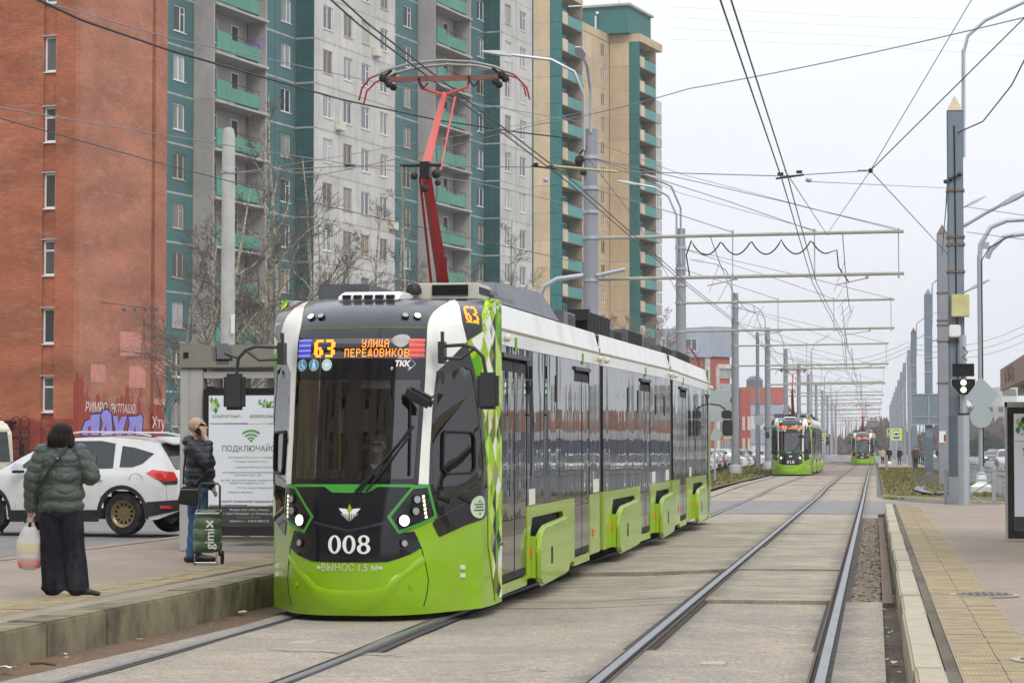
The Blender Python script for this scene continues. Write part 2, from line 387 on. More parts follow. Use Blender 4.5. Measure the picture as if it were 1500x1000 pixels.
def rrect(x0, y0, x1, y1, r=.03, n=4):
    P = []
    for cx, cy, a0 in ((x1 - r, y1 - r, 0), (x0 + r, y1 - r, 90), (x0 + r, y0 + r, 180), (x1 - r, y0 + r, 270)):
        for i in range(n + 1): a = rad(a0 + 90 * i / n); P.append((cx + r * math.cos(a), cy + r * math.sin(a)))
    return P
def sideplate(mb, sgn, pts, x0, x1):
    "plate on the body side from (y,z) outline between half widths x0 and x1"
    P = pts if sgn > 0 else pts[::-1]; return mb.prism(P, sgn * x0, sgn * x1, 'x')
FONT57 = {'У': '10001 10001 10001 01111 00001 10001 01110', 'Л': '00111 01001 01001 01001 01001 01001 10001', 'И': '10001 10001 10011 10101 11001 10001 10001', 'Ц': '10010 10010 10010 10010 10010 11111 00001', 'А': '01110 10001 10001 11111 10001 10001 10001',
 'П': '11111 10001 10001 10001 10001 10001 10001', 'Е': '11111 10000 10000 11110 10000 10000 11111', 'Р': '11110 10001 10001 11110 10000 10000 10000', 'Д': '00110 01010 01010 01010 01010 11111 10001', 'О': '01110 10001 10001 10001 10001 10001 01110', 'В': '11110 10001 10001 11110 10001 10001 11110', 'К': '10001 10010 10100 11000 10100 10010 10001',
 '6': '01111 11000 11000 11110 11011 11011 01110', '3': '11110 00011 00011 01110 00011 00011 11110', '4': '00011 00111 01011 10011 11111 00011 00011', '5': '11111 11000 11110 00011 00011 11011 01110', '1': '00110 01110 00110 00110 00110 00110 01111', '8': '01110 11011 11011 01110 11011 11011 01110'}
def dots(mb, s, t0, w0, dx, dz, place, gap=1, k=.86):
    "dot matrix lettering: one little lit square for each dot"
    x = t0
    for ch in s:
        rows = FONT57.get(ch, '00000 ' * 7).split()
        for j, r in enumerate(rows):
            for i, b in enumerate(r):
                if b == '1':
                    a0, b0 = x + i * dx, w0 - j * dz; q = [(a0, b0 - dz * k), (a0 + dx * k, b0 - dz * k), (a0 + dx * k, b0), (a0, b0)]
                    mb.add([place(*v) for v in q], [(0, 1, 2, 3)])
        x += (5 + gap) * dx
    return mb

def make_tram(number='008', route='63', label='', tail=False, lights=True, accent=(LEDB, LEDR)):
    T = thing('tram', label, 'tram', group='lime green trams on the tram line')
    # ---- cab shell regions -------------------------------------------------
    blackR = PX([(612, 709.5), (615, 660), (619, 600), (622.5, 540), (624, 500), (625, 478), (628, 467), (635, 456.5), (648, 446.5), (668, 438.5), (688, 433.6)]); blackR[-1] = (blackR[-1][0], 4.62)
    black = [(0, blackR[0][1])] + blackR + [(0, 4.62)]; black = blackR + [(-a, b) for a, b in blackR[::-1]]
    clr = PX([(606.5, 701), (611, 640), (616, 570), (616.5, 556)]); wb, wt = clr[0][1], clr[-1][1]
    clear = clr + [(-a, b) for a, b in clr[::-1]]
    seamw = inv(620, 479)[1]
    sideW = PX([(638, 545), (660, 524), (683, 501), (690, 526), (697, 553), (704, 600), (710, 660), (713, 700), (713.6, 753), (680, 769), (643, 786), (633, 766), (638, 760), (633, 735), (628.5, 709), (629, 660), (632.5, 600)])
    sideC = PX([(642, 556), (676, 536), (690, 542), (698, 590), (705, 650), (707, 690), (699, 708), (672, 727), (642, 745), (635, 712), (635, 660), (638, 600)])
    holeA = [(1.0, 1.42), (1.0, 2.86), (-1.0, 2.86), (-1.0, 1.42)]
    mb = MB(); n = 0; ts = [i * .08 for i in range(-40, 41)]; ws = [.06 + .095 * i for i in range(49)]; ws = [min(w, 4.65) for w in ws]
    def cut(t, w): a = (abs(t), w); return (inpoly((t, w), black) and w < seamw - .05 and w > blackR[0][1] + .05 and abs(t) < .93) or (inpoly(a, sideC))
    V = [S(t, w) for w in ws for t in ts]; nn = len(ts)
    Fs = [(j * nn + i, j * nn + i + 1, (j + 1) * nn + i + 1, (j + 1) * nn + i) for j in range(len(ws) - 1) for i in range(nn - 1) if not cut((ts[i] + ts[i + 1]) / 2, (ws[j] + ws[j + 1]) / 2)]
    mb.add(V, Fs).build('cab_shell', LIME, T, smooth=80)
    b_ = MB(); lip = [S(t, .06) for t in ts]; b_.add(lip + [Vector((v.x * .9, v.y + .08, .13)) for v in lip], [(i, nn + i, nn + i + 1, i + 1) for i in range(nn - 1)]).build('bumper_lip', LIME, T, smooth=80)
    # dome and windscreen border
    top = [p for p in blackR if p[1] > seamw]; dome = [(blackR[4][0], seamw)] + top; dome = dome + [(-a, b) for a, b in dome[::-1]]
    region(dome, off=.006, step=.11).build('roof_dome', DOMEP, T, smooth=80)
    low = [p for p in blackR if p[1] <= seamw - .012] + [(blackR[4][0], seamw - .012)]; low = low + [(-a, b) for a, b in low[::-1]]
    region(low, [clear], off=.007, step=.07).build('windscreen_border', FRIT, T, smooth=80)
    ws_ = region([(a * 1.012, b) for a, b in clear], off=.002, step=.1).build('windscreen', WSG, T, smooth=80)
    # white shoulders
    wr = PX([(612.5, 712), (615.5, 660), (619.5, 600), (623, 540), (624.6, 500), (625.8, 478), (629, 467), (636, 457), (649, 447.4), (669, 439.2), (666, 440), (683, 500), (660, 524), (638, 545), (632, 600), (628.5, 660), (627, 710)])
    q = [i for i in wr]; q[9] = (q[9][0], min(4.62, q[9][1])); wr = q[:9] + [q[10]] + q[11:]
    rb('white_pillar', WHITE, wr, off=.011, step=.06, par=T)
    d53 = PX([(666, 440), (683, 499.5), (706.5, 484), (705, 460), (704, 434.5), (688, 433.8)])
    rb('corner_display', BLACKP, d53, off=.007, step=.12, par=T)
    rb('cab_window_border', FRIT, sideW, [sideC], off=.009, step=.07, par=T)
    rb('cab_window', SIDEG, sideC, off=.003, step=.12, par=T)
    # sliding pane frame on the cab window
    fr = MB()
    for sg in (1, -1):
        P = [inv(*p) for p in ((648, 637), (652, 632), (688, 633), (693, 640), (694, 685), (690, 692), (652, 694), (647, 686))]
        fr.tube([S(sg * a, b, .015) for a, b in P + [P[0]]], .018, 6, False)
    fr.build('sliding_window_frame', RUBBER, T, smooth=True)
    cre = MB(); P = [inv(*p) for p in ((638, 760), (660, 748), (690, 731), (713, 714))]
    for sg in (1, -1): cre.tube([S(sg * a, b, .004) for a, b in P], .007, 5)
    cre.build('panel_crease', DOMEP, T)
    # pattern strip: a wedge of slanted diamonds
    strip = PX([(683.5, 500.5), (706.5, 485), (705.5, 460), (705, 434)]) ; strip[-1] = (strip[-1][0], 4.6)
    strip += [(3.0, 4.6), (3.16, 3.2), (3.18, 2.0), (3.16, .12), (2.72, .10)] + PX([(714.5, 800), (713.5, 700), (704.5, 600), (697, 552)])
    pm = MB(); rr = random.Random(5)
    vs, fs = tri(strip, [], .25, lambda t, w: S(t, w, .007)); base = pm.mt(0).add(vs, fs)
    def clip(poly, tt):
        out = []
        for i in range(len(poly)):
            a, b = poly[i], poly[(i + 1) % len(poly)]; ia, ib = a[0] >= tt(a[1]), b[0] >= tt(b[1])
            if ia: out.append(a)
            if ia != ib: f = .5; lo_, hi_ = 0, 1
            if ia != ib:
                for _ in range(12):
                    f = (lo_ + hi_) / 2; m_ = (a[0] + (b[0] - a[0]) * f, a[1] + (b[1] - a[1]) * f)
                    if (m_[0] >= tt(m_[1])) == ia: lo_ = f
                    else: hi_ = f
                out.append(m_)
        return out
    edge = [(.1, 2.72), (1.4, 2.66), (2.1, 2.5), (2.6, 2.2), (2.95, 2.0), (3.0, 1.72), (3.05, 2.1), (3.2, 2.5), (4.6, 2.72)]
    lb = sorted([(b, a) for a, b in strip if a < 2.95]); lft = lambda w: max(interp(w, lb), 1.6) + .01
    w = -.1; row = 0
    while w < 4.5:
        for col in range(-4, 3):
            hw, hh = .34, .17; cx = 2.95 + (col * 2 + (row % 2)) * hw * .60 + rr.uniform(-.02, .02); cz = w + rr.uniform(-.04, .04); sk = rr.uniform(-.05, .05)
            d = [(cx, cz - hh), (cx + hw * .62, cz + sk), (cx, cz + hh), (cx - hw * .62, cz + sk)]
            k = rr.choices(range(8), [7, 4, 1.2, 1.5, 1.8, 2.6, 1 if abs(cx - 2.95) < .2 else .1, 2])[0]
            for half in (0, 1):
                h = [d[0], d[1], d[2]] if half else [d[0], d[2], d[3]]
                h = [(min(a, 3.17), min(max(b, .12), 4.55)) for a, b in h]
                h = clip(h, lft)
                if len(h) > 2:
                    pm.mt(k if half else (k + rr.choice((0, 0, 1, 5))) % 8).add([S(a, b, .008 + .0012 * (row % 2) + .0006 * (col % 2)) for a, b in h], [tuple(range(len(h)))])
        w += .15; row += 1
    pm.build('pattern_strip', PAT, T); m2 = MB(); m2.v = [(-x, y, z) for x, y, z in pm.v]; m2.f = [f[::-1] for f in pm.f]; m2.mi = list(pm.mi)
    m2.build('pattern_strip', PAT, T)
    # black mask
    mr_ = PX([(604, 711.5), (604, 714), (567, 756.7), (583, 780.5), (606.5, 777.7), (617, 801.5), (601, 811), (583, 817.8), (567, 822.4), (540, 823.2)])
    mask = mr_ + [(-a, b) for a, b in mr_[::-1]]
    region(mask, off=.008, step=.09).build('front_mask', BLACKP, T, smooth=80)
    # green trim
    hl = PX([(613, 708.5), (627.5, 709), (639.5, 757.5), (583, 781.7), (566.5, 756.7), (602, 713.6)])
    hi = PX([(604.6, 716), (624.4, 713.6), (634.6, 754.8), (584.3, 776.2), (572.2, 756.9)])
    rb('headlight_surround', GREEN, hl, [hi], off=.014, step=.06, par=T)
    st = PX([(604, 709), (604, 713.4), (553.6, 713), (540, 721.3), (513, 721.8)]); st = st + [(-a, b) for a, b in st[::-1]]
    region(st, off=.012, step=.06).build('green_cowl_strip', GREEN, T, smooth=80)
    rb('headlight_cluster', BLACKP, hi, off=.009, step=.06, par=T)
    vl = PX([(565, 763), (567, 767), (512, 779), (512, 775.5)]); vl = [vl[0], vl[1], (0, vl[2][1]), (0, vl[3][1])]
    rb('mask_crease', DOMEP, vl, off=.012, par=T)
    # lamps
    def lampat(px, py, r, m, name, sgn=1, e=.02, tube_=True):
        t, w = inv(px, py); p = S(sgn * t, w, 0); n_ = (S(sgn * t, w, .1) - p).normalized(); mb = MB()
        q = p + n_ * .012; mb.mt(0).tube([q, q + n_ * e], r * 1.28, 20); mb.mt(1).tube([q + n_ * e, q + n_ * (e + .006)], r, 20)
        return mb.build(name, [RUBBER, m], T, smooth=True)
    for sg in (1, -1):
        hb = LENS if (tail or not lights) else HEAD
        lampat(590.5, 762, .058, hb if not tail else TAIL, 'headlight', sg); lampat(609, 731, .040, LENS, 'lamp', sg); lampat(607, 748, .040, LENS, 'lamp', sg)
        lampat(590.5, 795.5, .034, LENS, 'fog_lamp', sg)
        lampat(611, 465, .034, TAIL if tail else (HEAD if lights else LENS), 'marker_lamp', sg); lampat(593.5, 464.5, .034, LENS, 'marker_lamp', sg)
        mb = MB()
        for k in range(6):
            a = inv(617.5 + k * .75, 725 + k * 5.9); b = inv(620.8 + k * .75, 729 + k * 5.9)
            P = [S(sg * a[0], a[1], .013), S(sg * b[0], a[1], .013), S(sg * b[0], b[1], .013), S(sg * a[0], b[1], .013)]; mb.add(P, [(0, 1, 2, 3)])
        mb.build('light_strip', DRL if not tail else TAIL, T)
        for px, py in ((602, 858), (547.5, 867.5)):
            t, w = inv(px, py); p = S(sg * t, w); n_ = (S(sg * t, w, .1) - p).normalized(); MB().tube([p, p + n_ * .012], .030, 14).tube([p + n_ * .012, p + n_ * .016], .018, 10).build('tow_cover', LIME, T, smooth=True)
    t, w = inv(676.5, 834); mb = MB()
    for dz in (0, .09):
        for sg in (1, -1): p = S(sg * t, w + .03 - dz); mb.cbox(p, (.07, .05, .045))
    mb.build('side_marker', STICK, T)
    # bumper crease relief: a smile shaped ridge
    mb = MB(); rid = [(-1.02, .66), (-.9, .60), (-.62, .42), (-.5, .33), (-.3, .29), (0, .28), (.3, .29), (.5, .33), (.62, .42), (.9, .60), (1.02, .66)]
    P = [(a, b + .0) for a, b in rid]; up_ = [S(a, b + .055, .004) for a, b in P]; md = [S(a, b, .030 if abs(a) < .95 else .006) for a, b in P]; dn = [S(a, b - .20 * (1 - abs(a) / 1.1) - .02, .004) for a, b in P]
    k = len(P); mb.add(up_ + md + dn, [(i, k + i, k + i + 1, i + 1) for i in range(k - 1)] + [(k + i, 2 * k + i, 2 * k + i + 1, k + i + 1) for i in range(k - 1)]); mb.build('bumper_ridge', LIME, T, smooth=80)
    # bumper seams
    mb = MB()
    for sg in (1, -1): mb.tube([S(sg * a, b, .002) for a, b in PX([(617, 801), (623, 825), (627.5, 850), (625, 870), (620.5, 887)])], .006, 4)
    mb.build('bumper_seam', SEAM, T)
    # ---- writing on the nose
    def flat(mb, t0, w0, off): mb.v = [tuple(S(t0 + x / .84, w0 + y, off)) for x, y, _ in mb.v]; return mb
    mb = MB(); t0 = inv(512, 797)[0]; w0 = inv(512, 797)[1]
    def oring(mb, cx, cy, rx, ry, ix, iy, n=28):
        mb.add([(cx + rx * math.cos(2 * math.pi * i / n), cy + ry * math.sin(2 * math.pi * i / n), 0) for i in range(n)] + [(cx + ix * math.cos(2 * math.pi * i / n), cy + iy * math.sin(2 * math.pi * i / n), 0) for i in range(n)], [(i, (i + 1) % n, n + (i + 1) % n, n + i) for i in range(n)])
    for i, ch in enumerate(number):
        cx = (i - 1) * .178
        if ch == '0': oring(mb, cx, 0, .080, .098, .036, .078)
        elif ch == '8': oring(mb, cx, .048, .068, .052, .030, .032); oring(mb, cx, -.044, .080, .056, .036, .036)
        elif ch == '1': mb.add([(cx - .02, -.085, 0), (cx + .025, -.085, 0), (cx + .025, .098, 0), (cx - .02, .09, 0), (cx - .06, .06, 0), (cx - .02, .06, 0)], [(0, 1, 2, 3), (4, 5, 3)]); mb.add([(cx - .055, -.098, 0), (cx + .06, -.098, 0), (cx + .06, -.08, 0), (cx - .055, -.08, 0)], [(0, 1, 2, 3)])
    flat(mb, 0.005, w0, .012).build('fleet_number', STICK, T)
    mb = MB(); vs, fs = textmesh('ВЫНОС 1.5 м', .11, 0); mb.add(vs, fs)
    for sg in (1, -1): mb.add([(sg * x, y, 0) for x, y in ((.40, .0), (.375, .028), (.375, .012), (.35, .012), (.35, -.012), (.375, -.012), (.375, -.028))], [(0, 1, 2, 3, 4, 5, 6)])
    flat(mb, 0.005, inv(512, 831)[1], .016).build('overhang_lettering', mat('silver_print', (.62, .66, .50), .4), T)
    # winged emblem with a drop
    mb = MB(); w0 = inv(512, 748)[1]
    for sg in (1, -1):
        mb.add([(sg * x, y, 0) for x, y in ((.135, .028), (.04, .022), (.012, -.01), (.008, -.03), (.075, -.03), (.11, .0))], [(0, 1, 2, 3, 4, 5)])
        for k in range(5): a = .012 + k * .020; mb.add([(sg * a, -.03, 0), (sg * (a + .013), -.03, 0), (sg * (a + .005), -.105 + k * .016, 0), (sg * a, -.11 + k * .016, 0)], [(0, 1, 2, 3)])
    flat(mb, 0, w0, .012).build('emblem_wings', STICK, T)
    mb = MB(); mb.add([(.026 * math.cos(a) * 1.0, .026 * math.sin(a) + (.03 if i == 4 else 0), 0) for i, a in enumerate([2 * math.pi * (i) / 16 for i in range(16)])], [tuple(range(16))])
    mb.add([(-.02, .012, 0), (.02, .012, 0), (0, .062, 0)], [(0, 1, 2)]); mb.add([(-.008, -.02, 0), (.008, -.02, 0), (.0, -.125, 0)], [(0, 2, 1)])
    mb.v = [(x, y + .02, z) for x, y, z in mb.v]; flat(mb, 0, w0, .0125).build('emblem_drop', LIME, T)
    # ---- destination display
    a, b = inv(617, 496), inv(617, 525); wT, wB = a[1], b[1]
    disp = [(.95, wB), (.95, wT), (-.95, wT), (-.95, wB)]
    D_ = region(disp, off=.008, step=.12).build('destination_display', DISPL, T, smooth=80)
    pl = lambda t, w: S(t, w, .0105); h = (wT - wB)
    mb = MB()
    dots(mb, route, -.665, wT - .012, .0285, (h - .02) / 7.2, pl, 1.4, .97)
    mb.build('led_route_number', AMBER, D_); mb = MB()
    dots(mb, 'УЛИЦА', .06, wT - .012, .0125, h * .47 / 8, pl, 1.6)
    mb.build('led_lettering', AMBER, D_); mb = MB()
    dots(mb, 'ПЕРЕДОВИКОВ', -.19, wT - h * .52, .0125, h * .47 / 8, pl, 1.9)
    mb.build('led_lettering', AMBER, D_)
    for (t1, t2, m) in ((-.93, -.72, accent[0]), (.73, .93, accent[1])):
        mb = MB()
        for k in range(4): mb = MB(); z = wT - .01 - k * h / 3.9; [mb.add([S(p_, z - .014, .013), S(q_, z - .014, .013), S(q_, z, .013), S(p_, z, .013)], [(0, 1, 2, 3)]) for p_, q_ in [(t1 + (t2 - t1) * u / 5, t1 + (t2 - t1) * (u + 1) / 5) for u in range(5)]]; mb.build('led_bar', m, D_)
        mb = region([(t1, wB + .01), (t2, wB + .01), (t2, wT - .006), (t1, wT - .006)], off=.0095, step=.04); mb.build('led_field', mat('led_field', (.12, .12, .5) if m is LEDB else (.4, .08, .06), .4), D_)
    # stickers below the display
    wS = inv(600, 534)[1]
    def disc(mb, t, w, r, off, n=20): mb.add([S(t + r / .84 * math.cos(2 * math.pi * i / n), w + r * math.sin(2 * math.pi * i / n), off) for i in range(n)], [tuple(range(n))])
    for k, (t, m) in enumerate(((-.86, BLUEP), (-.66, BLUEP), (-.455, PALEB))):
        mb = MB().mt(0); disc(mb, t, wS, .066, .0085); disc(mb.mt(1), t, wS, .062, .0095)
        mb.mt(0)
        g = lambda pts: mb.add([S(t + x / .84, wS + y, .0105) for x, y in pts], [tuple(range(len(pts)))])
        if k == 0:
            mb.add(*[[S(t + x / .84, wS + y, .0105) for x, y in [(-.005 + .033 * math.cos(a), -.012 + .033 * math.sin(a)) for a in [rad(100 + 20 * i) for i in range(13)]] + [(-.005 + .024 * math.cos(a), -.012 + .024 * math.sin(a)) for a in [rad(100 + 20 * i) for i in range(13)]]], [(i, i + 1, 14 + i, 13 + i) for i in range(12)]])
            g([(-.004, .028), (.008, .028), (.010, -.004), (.032, -.004), (.044, -.034), (.034, -.036), (.026, -.014), (-.002, -.014)]); disc(mb, t + .004, wS + .042, .010, .0106, 10)
        elif k == 1:
            disc(mb, t, wS + .042, .011, .0106, 10); g([(-.014, .028), (.014, .028), (.012, -.008), (.022, -.050), (.012, -.050), (.0, -.016), (-.012, -.050), (-.022, -.050), (-.012, -.008)]); g([(.014, .026), (.034, -.044), (.031, -.044), (.011, .018)]); g([(-.014, .026), (-.026, -.004), (-.021, -.004), (-.010, .018)])
        else: g([(-.045, .006), (0, .03), (.045, .006), (0, -.028)]);
        mb.build('round_sticker', [STICK, m], T)
    # company mark of the tram line
    mb = MB(); vs, fs = textmesh('ТКК', .085, .004); tk = inv(589, 533)
    loc_ = lambda x, y: S(tk[0] + x / .84 + y * .2, tk[1] + y, .009)
    mb.add([loc_(v[0], v[1]) for v in vs], fs); mb.add([loc_(x, y) for x, y in ((-.12, -.05), (.10, -.05), (.11, -.035), (-.12, -.035))], [(0, 1, 2, 3)])
    mb.add([loc_(x, y) for x, y in ((-.12, -.066), (.10, -.066), (.10, -.060), (-.12, -.060))], [(0, 1, 2, 3)])
    for P in (((-.06, .062), (.08, .062), (.15, .0), (.10, -.055)),):
        mb.tube([loc_(x, y) for x, y in P], .0035, 4)
    mb.build('company_mark', STICK, T)
    # corner display digits
    u = inv(689, 468); mb = MB(); u2 = inv(694, 456); sl_ = 1
    def cpl(sg):
        A = S(sg * inv(680, 480)[0], inv(680, 480)[1], .012); e1 = (Vector(S(sg * inv(698, 474)[0], inv(698, 474)[1], .012)) - A); e2 = (Vector(S(sg * inv(675, 449)[0], inv(675, 449)[1], .012)) - A)
        return A, e1, e2
    g0 = inv(688, 465)
    def cd(sg): return lambda x, y: (lambda q: S(sg * q[0], q[1], .012))(inv(677 + 4.5 * (1 - y) * 1.4 + x * 20, 449 + (1 - y) * 24 + x * 1.5, g0))
    dots(mb, route, 0.0, .98, .088, .137, cd(1), .9)
    mb.build('corner_digits', AMBER, T)
    # ---- cab inside
    MB().box((-.84, .85, 1.05), (.84, 1.3, 1.38)).box((-.66, .50, 1.05), (.66, .85, 1.34)).build('dashboard', INTG, T, bevel=.03)
    MB().box((-.62, .62, 1.36), (-.2, .66, 1.62)).box((-.42, .62, 1.3), (-.38, .66, 1.4)).build('dashboard_screen', INTG, T, bevel=.01)
    MB().tube([(-.9, 1.75, 1.35), (-.9, 1.75, 3.0)], .03, 8).tube([(-.55, 1.9, 1.4), (-.55, 1.9, 3.0)], .02, 8).build('grab_pole', mat('yellow_pole', (.55, .35, .02), .4), T)
    MB().box((-1.12, 2.3, .4), (1.12, 2.34, 3.2)).build('cab_bulkhead', INTD, T)
    MB().box((-.8, 1.2, .4), (.8, 2.3, .9)).build('cab_floor', INTD, T)
    MB().box((.02, .52, 2.50), (.34, .525, 2.64)).build('paper_sheet', STICK, T)
    MB().box((.0, 1.75, 1.0), (.5, 1.95, 2.05)).build('driver_seat', INTD, T, bevel=.05)
    # ---- wipers
    mb = MB(); A = S(.35, inv(530, 722)[1], .03)
    P = [(528, 722), (556, 684), (592, 640)]; q = [S(*inv(*p), .05) for p in P]; mb.tube(q, .013, 6)
    P = [(537, 722), (566, 684), (598, 640)]; q = [S(*inv(*p), .065) for p in P]; mb.tube(q, .013, 6)
    q = [S(*inv(*p), .035) for p in [(521, 722), (548, 692), (584, 650), (604, 625)]]; mb.tube(q, .017, 5)
    q = [S(*inv(*p), .03) for p in [(600, 590), (600, 640), (599, 696)]]; mb.tube(q, .013, 5)
    mb.build('wiper', RUBBER, T)
    # ---- mirrors
    for sg in (1, -1):
        mb = MB(); a0 = Vector((sg * .90, .58, 2.96)); a1 = Vector((sg * .90, .58, 2.83))
        e = Vector((sg * 1.38, .55, 2.90)); f = Vector((sg * 1.40, .55, 2.64))
        mb.tube([a0, (sg * 1.16, .5, 2.97), (sg * 1.28, .5, 2.93), (sg * 1.37, .52, 2.84), f], .02, 8); mb.tube([a1, (sg * 1.13, .5, 2.82), (sg * 1.24, .5, 2.90), (sg * 1.28, .5, 2.93)], .018, 8)
        mb.cbox((sg * .90, .62, 2.89), (.07, .16, .24)); mb.box((sg * .885, .60, 2.93), (sg * .915, .66, 3.12))
        mb.build('mirror_arm', PLAST, T, smooth=True)
        mb = MB().cbox((sg * 1.42, .55, 2.47), (.235, .13, .40)); mb.build('mirror', PLAST, T, bevel=.035)
        if sg < 0:
            mb = MB(Matrix.Translation((-1.63, .5, 2.89)) @ Matrix.Rotation(rad(25), 4, 'Z') @ Matrix.Rotation(rad(-20), 4, 'X')).cbox((.08, 0, 0), (.22, .10, .24)); mb.build('mirror', PLAST, T, bevel=.04)
            MB().tube([(-1.37, .52, 2.84), (-1.52, .5, 2.90)], .018, 6).build('mirror_bracket', PLAST, T)
    mb = MB(); mb.cbox((.90, .55, 2.62), (.09, .08, .13)).tube([(.90, .5, 2.6), (.90, .42, 2.46), (.84, .36, 2.40), (.76, .33, 2.42)], .014, 6).build('centre_mirror_arm', PLAST, T, smooth=True)
    MB(Matrix.Translation((.72, .26, 2.40)) @ Matrix.Rotation(rad(28), 4, 'Y') @ Matrix.Rotation(rad(25), 4, 'X')).cbox((0, 0, 0), (.32, .10, .15)).build('centre_mirror', PLAST, T, bevel=.035)
    MB().cbox((1.25, 2.28, .74), (.05, .16, .055)).cbox((1.30, 2.28, .74), (.06, .14, .04)).build('door_button_handle', [CHROME], T, bevel=.01)
    # oval notice behind the crease
    t, w = inv(702, 742)
    el = [(t + .17 * math.cos(2 * math.pi * i / 24), w + .125 * math.sin(2 * math.pi * i / 24)) for i in range(24)]
    nt_ = rb('oval_notice', mat('pale_green_print', (.55, .66, .45), .4), el, off=.010, step=.05, par=T); dg_ = mat('dark_green_print', (.05, .15, .05), .5)
    for q, k_ in ((.062, .03), (.03, .10), (.0, .08), (-.035, .11), (-.075, .02)): region([(t - k_, w + q - .008), (t + k_, w + q - .008), (t + k_, w + q + .008), (t - k_, w + q + .008)], off=.0115, step=.03).build('notice_line', dg_, nt_[0])
    # ---- module bodies
    L0 = MLEN
    layout = [dict(y0=2.5, y1=11.62, doors=[(2.54, 4.44), (8.78, 10.42)], bogies=[(4.72, 7.62)], vents=[(6.9, 2.42, 2.78)], notes=[(4.60, 5.1), (10.85, 11.5)], mk=[4.66, 10.72], fade=0),
              dict(y0=.28, y1=9.66, doors=[(4.98, 6.42)], bogies=[(1.28, 4.18), (7.2, 9.5)], vents=[(3.2, 2.36, 2.76), (4.55, 2.36, 2.74), (7.2, 2.34, 2.7), (8.6, 2.34, 2.7)], notes=[(6.7, 7.2), (8.9, 9.4)], mk=[1.2, 7.1], fade=1),
              dict(y0=.28, y1=9.3, doors=[(1.9, 3.6), (9.5, 10.4)], bogies=[(5.3, 8.2)], vents=[(7.1, 2.34, 2.64)], notes=[(4.4, 4.9)], mk=[1.5, 5.2], fade=2)]
    for mi, L in enumerate(layout):
        Mx = MOD[mi]; y0, y1 = L['y0'], L['y1']; last = mi == 2
        if last: y1 = 10.9
        ztop = 3.53
        # inner core closes the body
        MB(Mx).box((-1.16, y0, .32), (1.16, y1, 3.50)).build('body_core', SEAM, T)
        for sg in (1, -1):
            # lower lime panels around doors and bogies
            mb = MB(Mx); edges = [y0] + [v for d in sorted(L['doors'] + L['bogies']) for v in d if v < y1] + [y1]
            segs = []; cur = y0
            for a, b, ty in sorted([(a, b, 'd') for a, b in L['doors']] + [(a, b, 'b') for a, b in L['bogies']]):
                if a - cur > .05: segs.append((cur, a - .01))
                cur = b + .01
                if ty == 'b': sideplate(MB(Mx), sg, [(a + .12, .95), (b - .12, .95), (b, .88), (b, 1.095), (a, 1.095), (a, .80)], 1.18, 1.24).build('panel_over_bogie', LIME2, T)
            if y1 - cur > .05: segs.append((cur, y1))
            for a, b in segs: sideplate(MB(Mx), sg, [(a, .20), (b - .004, .20), (b - .004, 1.095), (a, 1.095)], 1.18, 1.24).build('side_panel', LIME2, T, bevel=.006)
            for a, b in L['doors']: sideplate(MB(Mx), sg, [(a, .13), (b, .13), (b, .245), (a, .245)], 1.18, 1.235).build('sill_panel', LIME2, T)
            # window band in panes between doors
            cur = y0; stops = []
            for a, b in L['doors']:
                if a - cur > .1: stops.append((cur, a - .012))
                cur = b + .012
            if y1 - cur > .05: stops.append((cur, y1))
            for a, b in stops:
                n_ = max(1, round((b - a) / 1.55))
                for k in range(n_):
                    p, q = a + (b - a) * k / n_, a + (b - a) * (k + 1) / n_
                    sideplate(MB(Mx), sg, [(p + .006, 1.10), (q - .006, 1.10), (q - .006, 3.035), (p + .006, 3.035)], 1.18, 1.236).build('window_pane', BAND, T)
            for a, z0, z1 in L['vents']: sideplate(MB(Mx), sg, rrect(a, z0, a + .16, z1, .02), 1.17, 1.243).build('vent_window', SEAM, T)
            for a, b in L['notes']: sideplate(MB(Mx), sg, [(a, 1.11), (b, 1.11), (b, 1.31), (a, 1.31)], 1.236, 1.239).build('notice_sticker', PALE_, T)
            for a in L['mk']: sideplate(MB(Mx), sg, [(a, .46), (a + .12, .46), (a + .12, .58), (a, .58)], 1.24, 1.252).build('orange_marker', ORNG, T)
            # doors
            for a, b in L['doors']:
                m = (a + b) / 2
                for p, q in ((a, m), (m, b)):
                    lf = sideplate(MB(Mx), sg, [(p + .012, .26), (q - .012, .26), (q - .012, 2.86), (p + .012, 2.86)], 1.17, 1.225).build('door_leaf', RUBBER, T, bevel=.01)
                    sideplate(MB(Mx), sg, [(p + .035, .98), (q - .035, .98), (q - .035, 2.74), (p + .035, 2.74)], 1.22, 1.231).build('door_glass', DOORG, lf)
                    sideplate(MB(Mx), sg, [(p + .035, .36), (q - .035, .36), (q - .035, .97), (p + .035, .97)], 1.22, 1.231).build('door_panel', DOORP, lf)
                sideplate(MB(Mx), sg, [(a - .02, 2.90), (b, 2.90), (b, 2.95), (a - .02, 2.95)], 1.22, 1.265).build('door_header', PLAST, T)
                sideplate(MB(Mx), sg, [(a, 2.955), (b, 2.955), (b, 3.035), (a, 3.035)], 1.18, 1.234).build('header_pane', BAND, T)
                sideplate(MB(Mx), sg, [(m - .02, 3.0), (m + .16, 3.0), (m + .16, 3.16), (m - .02, 3.16)], 1.2415, 1.244).build('door_sticker', PAT[5], T)
            # white band, trim line and roof fairing
            yy0 = 2.5 if mi == 0 else y0; n_ = 3 if mi else 4
            for k in range(n_):
                p, q = yy0 + (y1 - yy0) * k / n_, yy0 + (y1 - yy0) * (k + 1) / n_
                sideplate(MB(Mx), sg, [(p + .004, 3.04), (q - .004, 3.04), (q - .004, 3.205), (p + .004, 3.205)], 1.18, 1.24).build('white_band', WHITE, T)
